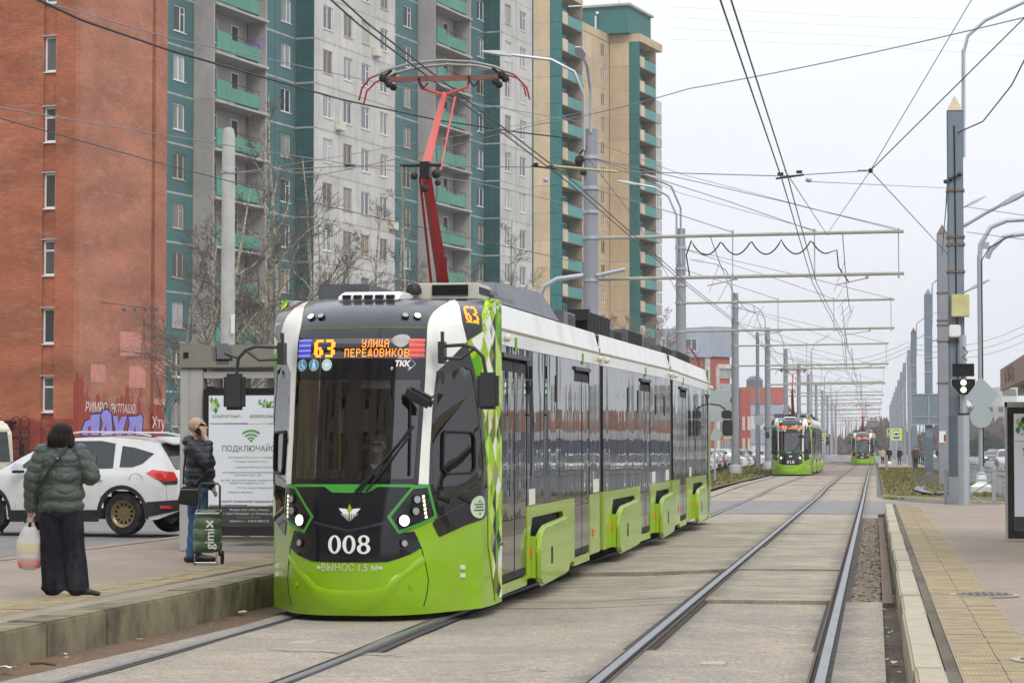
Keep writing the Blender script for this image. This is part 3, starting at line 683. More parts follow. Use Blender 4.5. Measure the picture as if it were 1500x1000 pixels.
            sideplate(MB(Mx), sg, [(yy0, 3.207), (y1, 3.207), (y1, 3.228), (yy0, 3.228)], 1.18, 1.25).build('trim_line', mat('tan_seal', (.32, .26, .16), .6), T)
            e1 = .10 if mi == 0 else .28; taper = 0 if not last else .28
            mb = MB(Mx); xs = 1.24
            pts = [(yy0, 3.23), (y1, 3.23), (y1 - taper - .06, ztop), (yy0 + (.10 if mi else 0), ztop)]; V = []
            for x_, off in ((xs, 0), (xs - .06, 1)): pass
            vs = [(sg * 1.24, pts[0][0], 3.23), (sg * 1.24, pts[1][0], 3.23), (sg * 1.17, pts[2][0], ztop), (sg * 1.17, pts[3][0], ztop), (sg * 1.14, pts[0][0], 3.23), (sg * 1.14, pts[1][0], 3.23), (sg * 1.10, pts[2][0], ztop), (sg * 1.10, pts[3][0], ztop)]
            fs = [(0, 1, 2, 3), (7, 6, 5, 4), (3, 2, 6, 7), (1, 0, 4, 5), (0, 3, 7, 4), (2, 1, 5, 6)]
            mb.add(vs, fs if sg > 0 else [f[::-1] for f in fs]).build('roof_fairing', ROOFW, T, bevel=.008)
            # bogie covers standing proud, wheels in the dark behind
            for a, b in L['bogies']:
                P = [(a + .06, .17), (a + .3, .08), (b - .3, .12), (b - .04, .28), (b, .5), (b - .02, .84), (b - .3, .90), (a + .45, .84), (a + .12, .74), (a, .55)]
                cv = sideplate(MB(Mx), sg, P, 1.28, 1.36).build('bogie_cover', LIME2, T, bevel=.03)
                sideplate(MB(Mx), sg, rrect(a + .95, .33, a + 1.08, .55, .04), 1.355, 1.364).build('cover_slot', SEAM, cv)
                sideplate(MB(Mx), sg, [(a, .2), (a + .05, .2), (a + .05, .72), (a, .72)], 1.20, 1.30).build('cover_bracket', LIME2, cv)
            for z_, m_, w_ in ((3.13, CREAM, .045),):
                for yy in ((y0 + .2) if mi else 2.75, y1 - .2): MB(Mx).ball((sg * 1.27, yy, 3.13), (.05, .06, .05), 10, 6).build('side_camera', CREAM, T, smooth=True)
        for a, b in L['bogies']:
            MB(Mx).box((-1.14, a + .1, .3), (1.14, b - .1, .95)).build('bogie_recess', SEAM, T)
            m = (a + b) / 2
            for dy in (-.9, .9):
                for sg in (1, -1): MB(Mx).lathe((sg * .76, m + dy, .30), [(.10, -.07), (.30, -.07), (.31, -.03), (.33, -.03), (.33, .03), (.29, .05), (.10, .06)], 20, 'x').build('wheel', STEEL, T, smooth=True)
            MB(Mx).box((-1.0, m - 1.1, .22), (-.86, m + 1.1, .42)).box((.86, m - 1.1, .22), (1.0, m + 1.1, .42)).box((-.9, m - .2, .2), (.9, m + .2, .5)).build('bogie_frame', STEEL, T)
        # roof deck
        MB(Mx).box((-1.16, 1.85 if mi == 0 else y0, 3.47), (1.16, y1, 3.52)).build('roof_deck', ROOFG, T)
        MB(Mx).box((-1.0, y0, .17), (1.0, y1, .33)).build('underframe', SEAM, T)
        if not last:
            mb = MB(Mx @ Matrix.Translation((0, MLEN[mi], 0)))
            for k in range(9):
                y = -.26 + k * .062; h = 1.10 if k % 2 else 1.16; mb.box((-h, y - .02, .36), (h, y + .045, 3.40))
            mb.build('gangway', GANG, T)
            for sg in (1, -1): MB(Mx @ Matrix.Translation((0, MLEN[mi], 0))).box((sg * 1.12, .16, .35), (sg * 1.20, .25, 3.3)).box((sg * 1.12, -.27, .35), (sg * 1.19, -.12, 3.35)).build('gangway_edge', GANG, T)
    # rear cab: the same shell turned round
    MB(MOD[2]).box((-1.12, 10.6, .3), (1.12, 10.95, 3.45)).build('rear_wall', SEAM, T)
    Mr = MOD[2] @ Matrix.Translation((0, 12.6, 0)) @ Matrix.Rotation(math.pi, 4, 'Z')
    mb = MB(Mr); mb.add(V2 := [S(t, w) for w in ws[::2] for t in ts[::2]], [(j * 41 + i, j * 41 + i + 1, (j + 1) * 41 + i + 1, (j + 1) * 41 + i) for j in range(24) for i in range(40)]).build('rear_cab_shell', LIME, T, smooth=80)
    mb = MB(Mr); region([(-1, .9), (1, .9), (1, 4.5), (-1, 4.5)], off=.01, step=.3, mb=mb).build('rear_windscreen', FRIT, T, smooth=80)
    # rear mirrors
    mb = MB(MOD[2]); mb.tube([(1.2, 10.7, 2.75), (1.45, 10.9, 2.72), (1.6, 10.9, 2.62)], .02, 6).build('rear_mirror_arm', PLAST, T)
    MB(MOD[2]).cbox((1.62, 10.9, 2.5), (.24, .1, .2)).build('rear_mirror', PLAST, T, bevel=.03); MB(MOD[2]).cbox((1.64, 10.95, 2.18), (.24, .12, .38)).build('rear_mirror', PLAST, T, bevel=.03)
    # ---- roof equipment
    mb = MB(); mb.prism([(1.15, 3.49), (2.0, 3.53), (2.0, 3.61), (1.45, 3.61), (1.2, 3.565)], -.40, .30, 'x'); ac = mb.build('front_roof_vent', STICK, T, bevel=.02)
    for k in range(5): MB().box((-.34 + k * .125, 1.13, 3.515), (-.25 + k * .125, 1.30, 3.558)).build('vent_opening', SEAM, ac)
    a = MB().box((.20, 2.1, 3.53), (1.03, 3.0, 3.745)).build('roof_air_unit', CREAM, T, bevel=.015)
    mb = MB(); mb.box((.50, 2.085, 3.60), (.92, 2.10, 3.72))
    mb.build('air_grille', SEAM, a); mb = MB()
    for k in range(6): z = 3.605 + k * .02; mb.box((.50, 2.07, z), (.92, 2.09, z + .008))
    mb.box((1.03, 2.2, 3.62), (1.04, 2.9, 3.70)).build('grille_slats', LOUV, a)
    MB().lathe((.30, 2.0, 3.64), [(.09, -.03), (.095, .02), (.07, .08), (.03, .10)], 14).build('horn', IRON, T, smooth=True)
    MB().box((-1.12, 3.2, 3.53), (-.50, 6.0, 3.81)).build('roof_box', ROOFG, T, bevel=.02)
    mb = MB(); mb.add([(.35, 3.2, 3.53), (1.10, 3.2, 3.53), (1.10, 8.6, 3.53), (.35, 8.6, 3.53), (.45, 3.6, 3.84), (1.0, 3.6, 3.84), (1.0, 7.3, 3.92), (.45, 7.3, 3.92)], [(0, 1, 5, 4), (1, 2, 6, 5), (2, 3, 7, 6), (3, 0, 4, 7), (4, 5, 6, 7), (3, 2, 1, 0)]).build('roof_hood', ROOFG, T, bevel=.04)
    MB().box((.75, 2.9, 3.53), (1.08, 4.4, 3.70)).build('roof_hood', ROOFG, T, bevel=.05)
    MB().box((.45, 8.7, 3.53), (1.10, 9.9, 3.74)).box((-1.1, 8.7, 3.53), (-.45, 9.9, 3.74)).build('resistor_box', ROOFG, T, bevel=.01)
    mb = MB()
    for k in range(5): mb.box((1.10, 9.1, 3.57 + k * .03), (1.112, 9.8, 3.58 + k * .03))
    mb.build('box_slats', LOUV, T)
    for mi, (ya, yb, h) in ((1, (.4, 3.0, .38)), (1, (3.3, 4.6, .22)), (1, (5.2, 7.6, .30)), (2, (.6, 3.2, .22)), (2, (4.2, 8.0, .26))):
        m_ = LOUV if mi == 1 and ya < 1 else ROOFG; bx = MB(MOD[mi]).box((-.95, ya, 3.52), (.98, yb, 3.52 + h)).build('roof_container', m_, T, bevel=.02)
        mb = MB(MOD[mi])
        for k in range(int((yb - ya) / .16) - 1): mb.box((.98, ya + .12 + k * .16, 3.56), (.99, ya + .22 + k * .16, 3.50 + h))
        mb.build('container_grille', SEAM, bx)
    MB(MOD[1]).box((.70, .25, 3.75), (1.02, .4, 3.92)).box((.5, -.1, 3.45), (.8, .4, 3.6)).build('cable_box', LOUV, T)
    MB(MOD[2]).tube([(.9, 7.0, 3.8), (1.0, 7.8, 3.95), (1.1, 8.6, 3.75), (1.1, 9.3, 3.6)], .02, 6).build('red_roof_cable', RED, T)
    # ---- pantograph
    mb = MB(); mb.box((-.55, 4.7, 3.62), (-.48, 6.3, 3.68)).box((.48, 4.7, 3.62), (.55, 6.3, 3.68)).box((-.5, 4.7, 3.62), (.5, 4.78, 3.68)).box((-.5, 6.1, 3.62), (.5, 6.2, 3.68))
    for x in (-.5, .5):
        for y in (4.8, 6.1): mb.lathe((x, y, 3.5), [(.04, 0), (.06, .02), (.04, .04), (.06, .06), (.04, .09), (.04, .13)], 8)
    mb.build('pantograph_frame', RED, T)
    base, knee, hd = Vector((0, 5.55, 3.72)), Vector((0, 4.2, 5.28)), Vector((0, 5.45, 6.40))
    def beam(a, b, w0, w1, n): mb = MB(); mb.tube([a, b], [w0, w1], n); return mb
    beam(base + Vector((.0, 0, 0)), knee, .085, .062, 4).build('lower_arm', RED, T)
    MB().tube([base + Vector((-.12, -.25, 0)), knee + Vector((-.06, -.05, -.1))], .018, 6).build('lower_rod', RED, T)
    beam(knee + Vector((0, .0, .06)), hd, .058, .038, 4).build('upper_arm', PINK, T)
    MB().tube([knee + Vector((.17, .1, .0)), hd + Vector((.16, -.1, -.06))], .013, 6).build('upper_rod', PINK, T)
    mb = MB(); mb.cbox(knee, (.12, .16, .20)).tube([knee + Vector((-.32, 0, .06)), knee + Vector((.20, 0, .06))], .022, 6).ball(knee + Vector((-.13, -.08, -.08)), .05, 8, 5).ball(knee + Vector((.15, -.08, -.06)), .06, 8, 5).ball(knee + Vector((.17, -.08, -.17)), .04, 8, 5).ball(knee + Vector((0, -.08, -.24)), .05, 8, 5).build('knee_joint', IRON, T)
    mb = MB(); mb.tube([hd + Vector((-.33, 0, .17)), hd + Vector((-.30, 0, .08)), hd + Vector((-.05, 0, .0)), hd + Vector((.05, 0, 0)), hd + Vector((.30, 0, .08)), hd + Vector((.33, 0, .17))], .022, 6)
    mb.build('head_fork', PINK, T); mb = MB(); mb.box(tuple(hd + Vector((-.72, -.03, .17))), tuple(hd + Vector((.72, .03, .235)))).build('head_beam', mat('worn_red_beam', (.30, .12, .10), .5, dirt=(.2, .2, .2), damt=.8, ds=4), T)
    mb = MB()
    for y in (-.18, .18):
        P = [hd + Vector((-.85, y, .24)), hd + Vector((-.7, y, .31)), hd + Vector((-.4, y, .38)), hd + Vector((0, y, .41)), hd + Vector((.4, y, .38)), hd + Vector((.7, y, .31)), hd + Vector((.85, y, .24))]; mb.tube(P, .02, 6)
    mb.build('contact_strip', CARB, T); mb = MB()
    for y in (-.18, .18):
        for sg in (1, -1): mb.tube([hd + Vector((sg * .80, y, .26)), hd + Vector((sg * .95, y, .20)), hd + Vector((sg * 1.06, y * .8, .08)), hd + Vector((sg * 1.10, y * .8, -.08))], .013, 6)
    mb.build('head_horn', RED, T); mb = MB()
    for sg in (1, -1):
        for y in (-.16, .12): mb = MB().ball(hd + Vector((sg * .78, y, .20)), .055, 8, 5).ball(hd + Vector((sg * .70, y, .12)), .05, 8, 5).tube([hd + Vector((sg * .78, y, .2)), hd + Vector((sg * .66, y, .30))], .02, 5); mb.build('head_spring', IRON, T)
    mb = MB()
    for x in (-.33, .33): mb.ball(hd + Vector((x, 0, .2)), .04, 8, 5).tube([hd + Vector((x, -.04, .17)), hd + Vector((x + .07, -.05, .08)), hd + Vector((x + .12, -.04, .14))], .014, 5)
    mb.build('head_spring', IRON, T)
    MB().tube([knee + Vector((-.30, -.02, .05)), knee + Vector((-.36, .4, -.8)), Vector((-.34, 4.6, 3.7))], .010, 5).build('pantograph_cord', mat('hemp_rope', (.45, .40, .30), .8), T)
    return T
PALE_ = mat('notice_print', (.70, .74, .64), .4, var=.15, vs=30)
# ================================================================ GROUND, TRACKS, PLATFORMS
def ground_mat(name, col, col2, speck=.25, ss=90, rough=.85, streak=0, rails=None, joint=None, patch=.5, bump=.25):
    m, t, b, o = nodes(name); P = N(t, 'ShaderNodeTexCoord').outputs['Object']
    big = mrange(t, noise(t, P, .9, 6, .6, (1, .6, 1)), .35, .68); c = mixc(t, big, c4(col), c4(col2))
    sp = mrange(t, noise(t, P, ss, 3, .8), .3, .7, 1 - speck, 1 + speck); c = N(t, 'ShaderNodeVectorMath', {0: c, 1: sp}, operation='MULTIPLY').outputs[0]
    sp2 = mrange(t, noise(t, P, 7, 8, .75), .3, .7, .85, 1.13); c = N(t, 'ShaderNodeVectorMath', {0: c, 1: sp2}, operation='MULTIPLY').outputs[0]
    if streak:
        s1 = mrange(t, noise(t, P, 1, 9, .72, (1.3, 4.0, 1)), .47, .68, 0, streak); c = mixc(t, s1, c, (.115, .10, .08, 1))
        s2 = mrange(t, noise(t, P, 1, 5, .6, (.25, 1.1, 1)), .52, .66, 0, streak * .7); c = mixc(t, s2, c, (.17, .15, .125, 1))
    if rails:
        xs = N(t, 'ShaderNodeSeparateXYZ', {0: P}).outputs['X']; wob = mrange(t, noise(t, P, 1.6, 6, .7, (1, .8, 1)), .25, .75, -.10, .26)
        for x in rails:
            d = N(t, 'ShaderNodeMath', {0: xs, 1: x}, operation='SUBTRACT').outputs[0]; d = N(t, 'ShaderNodeMath', {0: d}, operation='ABSOLUTE').outputs[0]
            d = N(t, 'ShaderNodeMath', {0: d, 1: wob}, operation='SUBTRACT').outputs[0]; c = mixc(t, mrange(t, d, -.05, .22, .62, 0), c, (.085, .08, .075, 1))
    t.links.new(c, b.inputs['Base Color']); b.inputs['Roughness'].default_value = rough; b.inputs['Specular IOR Level'].default_value = .3
    bn = N(t, 'ShaderNodeBump', {'Height': noise(t, P, 45, 8, .7), 'Strength': bump, 'Distance': .02}); t.links.new(bn.outputs[0], b.inputs['Normal'])
    return m
RAILX = [RXC - .79, RXC + .79]
ASPH = ground_mat('asphalt', (.16, .155, .15), (.21, .20, .19), .2, 120, bump=.2)
ROADM = ground_mat('road_asphalt', (.20, .20, .205), (.25, .245, .24), .12, 90, bump=.15)
CASTM = ground_mat('cast_concrete', (.36, .305, .235), (.26, .235, .205), .5, 30, rails=RAILX, streak=.25)
SLABM = ground_mat('slab_concrete', (.42, .36, .265), (.29, .26, .21), .28, 34, rails=RAILX, streak=.72)
PAVM = ground_mat('reddish_paving', (.28, .20, .165), (.24, .19, .17), .15, 40, rails=RAILX, streak=.4)
PLATM = ground_mat('platform_asphalt', (.31, .25, .195), (.25, .205, .165), .16, 110, streak=.22, bump=.15)
KERBT = ground_mat('kerb_stone', (.44, .39, .28), (.38, .34, .26), .1, 60, streak=.2)
KERBL = mat('kerb_stone_dirty', (.235, .205, .13), .85, var=.12, vs=5, bump=.3, bs=40, dirt=(.05, .045, .035), damt=.75, ds=2.2, dstretch=(1, 1, .7), lo=.42, hi=.66)
DIRT = ground_mat('brown_dirt', (.20, .125, .07), (.13, .10, .075), .4, 50, bump=.8)
GRAV = ground_mat('gravel_dirt', (.085, .072, .06), (.20, .165, .12), .45, 70, bump=1)
EARTH = ground_mat('verge_earth', (.17, .15, .07), (.115, .10, .055), .3, 20, bump=.8)
RUSTB = mat('rusty_beam', (.20, .145, .11), .9, var=.2, vs=8, bump=.4, bs=50, dirt=(.12, .09, .07), damt=.7, ds=4)
RAILS = mat('rail_steel', (.24, .25, .265), .42, metal=.7, var=.10, vs=20, dirt=(.14, .12, .11), damt=.5, ds=6, dstretch=(1, .2, 1))
RAILD = mat('rail_side_rust', (.10, .075, .055), .8, var=.3, vs=12)
FILL = mat('rail_joint_filler', (.075, .07, .065), .9, var=.35, vs=9, bump=.6, bs=60)
def tile_mat(name, col):
    m, t, b, o = nodes(name); P = N(t, 'ShaderNodeTexCoord').outputs['Object']; W_ = N(t, 'ShaderNodeNewGeometry').outputs['Position']
    f = mrange(t, noise(t, W_, 2.2, 7, .7), .3, .7); c = mixc(t, f, c4(col, .78), c4(col, 1.12)); f2 = mrange(t, noise(t, W_, 5, 8, .75), .45, .7, 0, .6); c = mixc(t, f2, c, c4((.19, .155, .11)))
    br = N(t, 'ShaderNodeTexBrick', {'Vector': P, 'Scale': 1, 'Mortar Size': .008, 'Brick Width': .055, 'Row Height': .036, 'Color1': (1, 1, 1, 1), 'Color2': (.93, .93, .93, 1), 'Mortar': (.62, .60, .58, 1)}, offset=.5)
    c = N(t, 'ShaderNodeVectorMath', {0: c, 1: br.outputs['Color']}, operation='MULTIPLY').outputs[0]
    t.links.new(c, b.inputs['Base Color']); b.inputs['Roughness'].default_value = .8
    bn = N(t, 'ShaderNodeBump', {'Height': br.outputs['Color'], 'Strength': .9, 'Distance': .006}); t.links.new(bn.outputs[0], b.inputs['Normal']); return m
TACT = tile_mat('tactile_tile_yellow', (.42, .335, .185))

def sheet(name, y0, y1, xa, xb, dz, m, parent=None, step=2.0, thick=0, nx=1, gap=0, edge=0, mb=None, zf=None):
    "strip of ground between two lines xa(y), xb(y) that follows the ground profile"
    fa = xa if callable(xa) else (lambda y: xa); fb = xb if callable(xb) else (lambda y: xb); z_ = zf or zg
    own = mb is None; mb = mb or MB(); n = max(1, int(math.ceil((y1 - y0) / step))); V = []
    ys = [y0 + (y1 - y0) * i / n for i in range(n + 1)]
    for y in ys:
        a, b = fa(y), fb(y)
        for k in range(nx + 1): x = a + (b - a) * k / nx; V.append((x, y, z_(x, y) + dz))
    w = nx + 1; F = [(i * w + k, i * w + k + 1, (i + 1) * w + k + 1, (i + 1) * w + k) for i in range(n) for k in range(nx)]
    if thick:
        o = len(V); V += [(x, y, z - thick) for x, y, z in V]
        F += [(i * w, (i + 1) * w, o + (i + 1) * w, o + i * w) for i in range(n)] + [(i * w + nx, o + i * w + nx, o + (i + 1) * w + nx, (i + 1) * w + nx) for i in range(n)]
        F += [(k, o + k, o + k + 1, k + 1) for k in range(nx)] + [(n * w + k, n * w + k + 1, o + n * w + k + 1, o + n * w + k) for k in range(nx)]
    mb.add(V, F)
    return mb.build(name, m, parent) if own else mb
# base ground to the horizon
mb = MB(); ys = [-150, -60, -20, 0, 8, 12, 16, 18, 20, 22, 24, 27, 30, 34, 38, 44, 50, 60, 80, 85, 90, 95, 100, 105, 130, 160, 175, 190, 210, 230, 300, 500, 1000, 1700]
xs = [-700, -300, -60, -12, -6.6, -3.6, -3.2, -2.8, -2.4, -2.1, 0.1, 5, 25, 60, 300, 700]
mb.add([(x, y, zg(x, y) - .10 - (0 if -12 < x < 6 else .0)) for y in ys for x in xs], [(j * 16 + i, j * 16 + i + 1, (j + 1) * 16 + i + 1, (j + 1) * 16 + i) for j in range(len(ys) - 1) for i in range(15)])
tag(mb.build('ground', ASPH), kind='structure')
# track bed and slabs
bed = tag(obj('track_bed', None), kind='structure')
def lr(s): return lambda y: lx(y) + s
G_ = .075
cols = [(lambda y: -6.22, lr(-.79 - G_)), (lr(-.79 + G_), lr(.79 - G_)), (lr(.79 + G_), lambda y: RXC - .79 - G_), (lambda y: RXC - .79 + G_, lambda y: RXC + .79 - G_), (lambda y: RXC + .79 + G_, lambda y: .07)]
sheet('bed_filler', 4, 420, -6.24, .08, -.085, FILL, bed, nx=12)
rs = random.Random(3)
def rows(a, b, st, jit=.0): 
    out = [a]
    while out[-1] + st * 1.4 < b: out.append(out[-1] + st + rs.uniform(-jit, jit))
    return out + [b]
plan = [([6, 13.5, 20.4, 27.3], [0, 1, 2, 3, 4], CASTM, .0), ([27.36, 34.2, 41.8, 49.0, 56.3, 64.0], [2, 3], SLABM, .0), ([27.36, 30.3, 33.6, 37, 42, 47.4, 52.8, 58.4, 64.0], [0, 1], SLABM, 0),
        (rows(86, 148, 6.1), [0, 1, 2, 3, 4], SLABM, 0), (rows(148.1, 300, 9), [0, 1, 2, 3, 4], PAVM, 0)]
for ybs, cs, m, _ in plan:
    for c in cs:
        for a, b in zip(ybs, ybs[1:]):
            if c == 4 and 20 < a < 60: continue
            dz = rs.uniform(-.022, .004) if a > 27 else -.004
            if (c == 3 and b == 27.3) or (c == 2 and a in (20.4, 27.36)): dz = -.046
            fa, fb = cols[c]; j = rs.uniform(-.02, .02) if a > 27.4 else 0
            sheet('slab', a + (.05 if a > 27.3 else .015) + (j if a != ybs[0] else 0), b - (.05 if a > 27.3 else .015), fa, fb, dz - .004, m, bed, step=3.5, thick=.05, nx=2 if c == 2 else 1)
sheet('slab', 20.45, 27.2, cols[4][0], cols[4][1], -.012, CASTM, bed, step=3.5, thick=.05)
sheet('slab', 60.2, 64, cols[4][0], cols[4][1], -.01, CASTM, bed, step=3.5, thick=.05)
# rails: bright head, guard lip, groove between
def railobj(f, inner):
    for dx0, dx1, z, m, th in ((-.036, .036, .006, RAILS, .03), (inner * .085 - .010, inner * .085 + .010, .0, RAILD, .03)):
        sheet('rail' if dx1 - dx0 > .05 else 'guard_rail', 4, 330, (lambda y: f(y) + dx0), (lambda y: f(y) + dx1), z, m, bed, step=2.0, thick=th)
railobj(lr(-.79), 1); railobj(lr(.79), -1); railobj(lambda y: RXC - .79, 1); railobj(lambda y: RXC + .79, -1)
for f in (lr(-.79), lr(.79), lambda y: RXC - .79, lambda y: RXC + .79):
    sheet('rail_filler', 5, 330, (lambda y: f(y) - .13), (lambda y: f(y) + .13), -.028, FILL, bed, step=2.0)
# crossing road
CR = ground_mat('crossing_asphalt', (.205, .20, .20), (.25, .24, .235), .10, 80, rails=RAILX, streak=.12, bump=.1)
cro = tag(obj('crossing_road', None), kind='structure')
edges = [(-70, lr(-.79 - G_)), (lr(-.79 + G_), lr(.79 - G_)), (lr(.79 + G_), RXC - .79 - G_), (RXC - .79 + G_, RXC + .79 - G_), (RXC + .79 + G_, 30)]
for a, b in edges: sheet('carriageway', 64.15, 80.2, a, b, -.006, CR, cro, step=4, thick=.05, nx=4); sheet('worn_edge', 80.2, 85.9, a, b, -.004, SLABM if a != -70 else CR, cro, step=3, thick=.05, nx=2)
sheet('seam_gap', 63.9, 64.2, -6.2, .1, -.035, FILL, cro)
MB().box((-3, 83.8, zg(0, 84) + .0005), (-1.2, 83.95, zg(0, 84) + .001)).build('line_mark', WHITE, cro)
# pit with loose ballast beside the right rail
sheet('pit_floor', 27.2, 60.2, RXC + .86, .08, -.088, GRAV, bed, step=1, nx=3)
mb = MB()
for k in range(3600):
    x = rs.uniform(-.33, .06); y = 27.3 + 32.8 * rs.random() ** 1.3; r = rs.choice((.012, .016, .024, .04, .05)) * rs.uniform(.7, 1.3); h = .045 * math.sin((x + .33) / .4 * 3.1) + rs.uniform(-.01, .012)
    mb.ball((x, y, -.085 + h), (r, r * rs.uniform(.8, 1.6), r * .7), 5, 3)
tag(mb.build("ballast", mat("ballast_stone", (.19,.16,.12), .9, var=.5, vs=14), smooth=False), kind='stuff')
sheet('rusty_edge_beam', 27.2, 60.3, .072, .19, -.02, RUSTB, bed, step=2, thick=.12)
sheet('trough_dirt', 5, 64, .075, .235, -.07, GRAV, bed, step=2, nx=2); sheet('trough_dirt', 5, 45, -6.66, -6.2, -.03, DIRT, bed, step=2, nx=2, zf=lambda x, y: zg(x, y) + .03 * (1 if x < -6.5 else 0))
mb = MB()
for P_ in ([(392, 941), (430, 944), (470, 944), (505, 949), (560, 951), (600, 953)], [(1060, 905), (1085, 912), (1120, 914), (1150, 921), (1190, 923)], [(700, 985), (760, 978), (800, 981)], [(820, 900), (870, 903), (905, 901)]):
    for (xa, ya), (xb, yb) in zip(P_, P_[1:]):
        for u in (0, .25, .5, .75):
            a = atZ(xa + (xb - xa) * u, ya + (yb - ya) * u + rs.uniform(-.6, .6)); b = atZ(xa + (xb - xa) * (u + .27), ya + (yb - ya) * (u + .27) + rs.uniform(-.4, .4)); w = rs.uniform(.006, .018)
            mb.add([(a.x, a.y - w, zg(a.x, a.y) - .0055 + (0 if a.x > -3 else .001)), (b.x, b.y - w, zg(b.x, b.y) - .0055 + (0 if a.x > -3 else .001)), (b.x, b.y + w, zg(b.x, b.y) - .0055 + (0 if a.x > -3 else .001)), (a.x, a.y + w, zg(a.x, a.y) - .0055 + (0 if a.x > -3 else .001))], [(0, 1, 2, 3)])
tag(mb.build('surface_cracks', FILL, bed), kind='stuff')
# litter and crumbs in the troughs
PAPER = mat('litter_paper', (.62, .60, .55), .7, var=.3, vs=200); PINKP = mat('litter_pink', (.6, .18, .35), .6); TEAL_ = mat('litter_teal', (.08, .35, .36), .6); TWIG = mat('dead_twig', (.14, .085, .05), .9)
LEAF = mat('dry_leaf', (.30, .19, .09), .8, var=.3, vs=30)
mb = MB()
for k in range(150):
    x = rs.uniform(.085, .225); y = rs.uniform(13, 45); s = rs.uniform(.006, .022); a = rs.uniform(0, 6); mb.mt(rs.choice((0, 0, 1, 1, 1)))
    mb.add([(x + s * math.cos(a + q), y + s * 1.6 * math.sin(a + q), -.065 + rs.uniform(0, .012)) for q in (0, 1.6, 3.1, 4.7)], [(0, 1, 2, 3)])
for k in range(110):
    x = rs.uniform(-6.62, -6.3); y = rs.uniform(16, 30); s = rs.uniform(.004, .014); a = rs.uniform(0, 6); mb.mt(rs.choice((0, 1, 1, 1)))
    mb.add([(x + s * math.cos(a + q), y + s * 1.6 * math.sin(a + q), zg(x, y) + .012) for q in (0, 1.6, 3.1, 4.7)], [(0, 1, 2, 3)])
for k in range(420):
    x = rs.uniform(-6.2, .05); y = rs.uniform(15, 60); s = rs.uniform(.003, .009); a = rs.uniform(0, 6); mb.mt(1)
    mb.add([(x + s * math.cos(a + q), y + s * 1.4 * math.sin(a + q), zg(x, y) + .002) for q in (0, 1.6, 3.1, 4.7)], [(0, 1, 2, 3)])
tag(mb.build('litter', [PAPER, LEAF]), kind='stuff')
def scrap(px, py, sz, m, lab, z=0):
    p = atZ(px, py, z); mb = MB(); a = rs.uniform(0, 3)
    V = []
    for j in range(3):
        for i in range(4): V.append((p.x + sz * ((i - 1.5) * math.cos(a) - (j - 1) * math.sin(a)) * .5, p.y + sz * ((i - 1.5) * math.sin(a) + (j - 1) * math.cos(a)) * .9, p.z + .012 + rs.uniform(0, .35) * sz))
    mb.add(V, [(j * 4 + i, j * 4 + i + 1, j * 4 + i + 5, j * 4 + i + 4) for j in range(2) for i in range(3)])
    tag(mb.build('paper_scrap', m, smooth=False), lab, 'litter')
scrap(8, 980, .055, PAPER, 'crumpled white paper scrap at the foot of the left kerb, nearest the camera', -.0)
scrap(94, 960, .035, PAPER, 'white scrap beside a pink one below the left kerb', -.0); scrap(98, 965, .03, PINKP, 'pink scrap in the dirt below the left kerb', 0)
scrap(205, 938, .03, TEAL_, 'small teal wrapper in the dirt strip by the left kerb', -.03); scrap(355, 898, .06, PAPER, 'white scrap by the left kerb close to the tram nose', -.07)
scrap(1310, 972, .05, PAPER, 'pale torn paper lying in the trough beside the right kerb', -.05); scrap(1259, 867, .04, PAPER, 'white scrap lying among the ballast beside the right rail', -.07)
mb = MB(); a, b = atZ(45, 971, .02), atZ(81, 973, .02); mb.tube([a, (a + b) / 2 + Vector((0, 0, .01)), b], .012, 5).build('stick', TWIG); tag(bpy.data.objects['stick'], 'brown stick lying in the dirt below the left kerb', 'stick')
for (pa, pb, w_, nm) in (((1027, 970), (1063, 970), .5, 'between the rails of the right track'), ((428, 929), (462, 929), .5, 'in front of the nearest tram')):
    p = (atZ(*pa) + atZ(*pb)) / 2; L = (atZ(*pa) - atZ(*pb)).length
    pl_ = MB().cbox((0, 0, -.004), (L, .30, .012)).build('drain_plate', mat('sunk_plate', (.40, .36, .27), .8, dirt=(.15, .13, .1), damt=.6, ds=8)); pl_.location = (p.x, p.y, zg(p.x, p.y) + .0); tag(pl_, 'small rectangular concrete plate sunk in the bed ' + nm, 'drain plate')

# ---- right platform
PZ_ = .25
rp = tag(MB().box((.45, 2, -.1), (4.3, 64.0, PZ_ - .002)).build('right_platform', PLATM), kind='structure')
ks = [2.0, 5.6, 8.2, 10.8, 13.4, 15.91, 18.7, 21.47, 23.9, 26.29, 28.9, 31.43, 34.5, 38, 41.6, 45.29, 48.6, 52, 55.3, 58.6, 61.4, 64.0]
for a, b in zip(ks, ks[1:]):
    j = rs.uniform(-.012, .012); MB().box((.235 + j, a + .012, -.12), (.435 + j, b - .012, PZ_ + .012 + rs.uniform(-.008, .006))).build('kerb_stone', KERBT, rp, bevel=.018)
MB().box((.436, 2, 0), (.52, 64, PZ_ + .002)).build('kerb_joint_strip', GRAV, rp)
tl = MB().cbox((0, 0, 0), (.268, .278, .014)).mesh('tactile_tile', TACT, bevel=.004); y = 6.0; k = 0
while y < 45:
    for x in (.66, .932):
        o = obj('tile', tl, rp, (x + rs.uniform(-.003, .003), y, PZ_ + .006 + rs.uniform(-.003, .003)), (rs.uniform(-.008, .008), rs.uniform(-.008, .008), rs.uniform(-.01, .01)))
    y += .283
mb = MB()
while y < 63.8:
    for x in (.66, .932): mb.cbox((x, y, PZ_ + .005 + rs.uniform(-.003, .003)), (.268, .278, .014))
    y += .283
tag(mb.build('far_tiles', TACT, rp), kind='stuff')
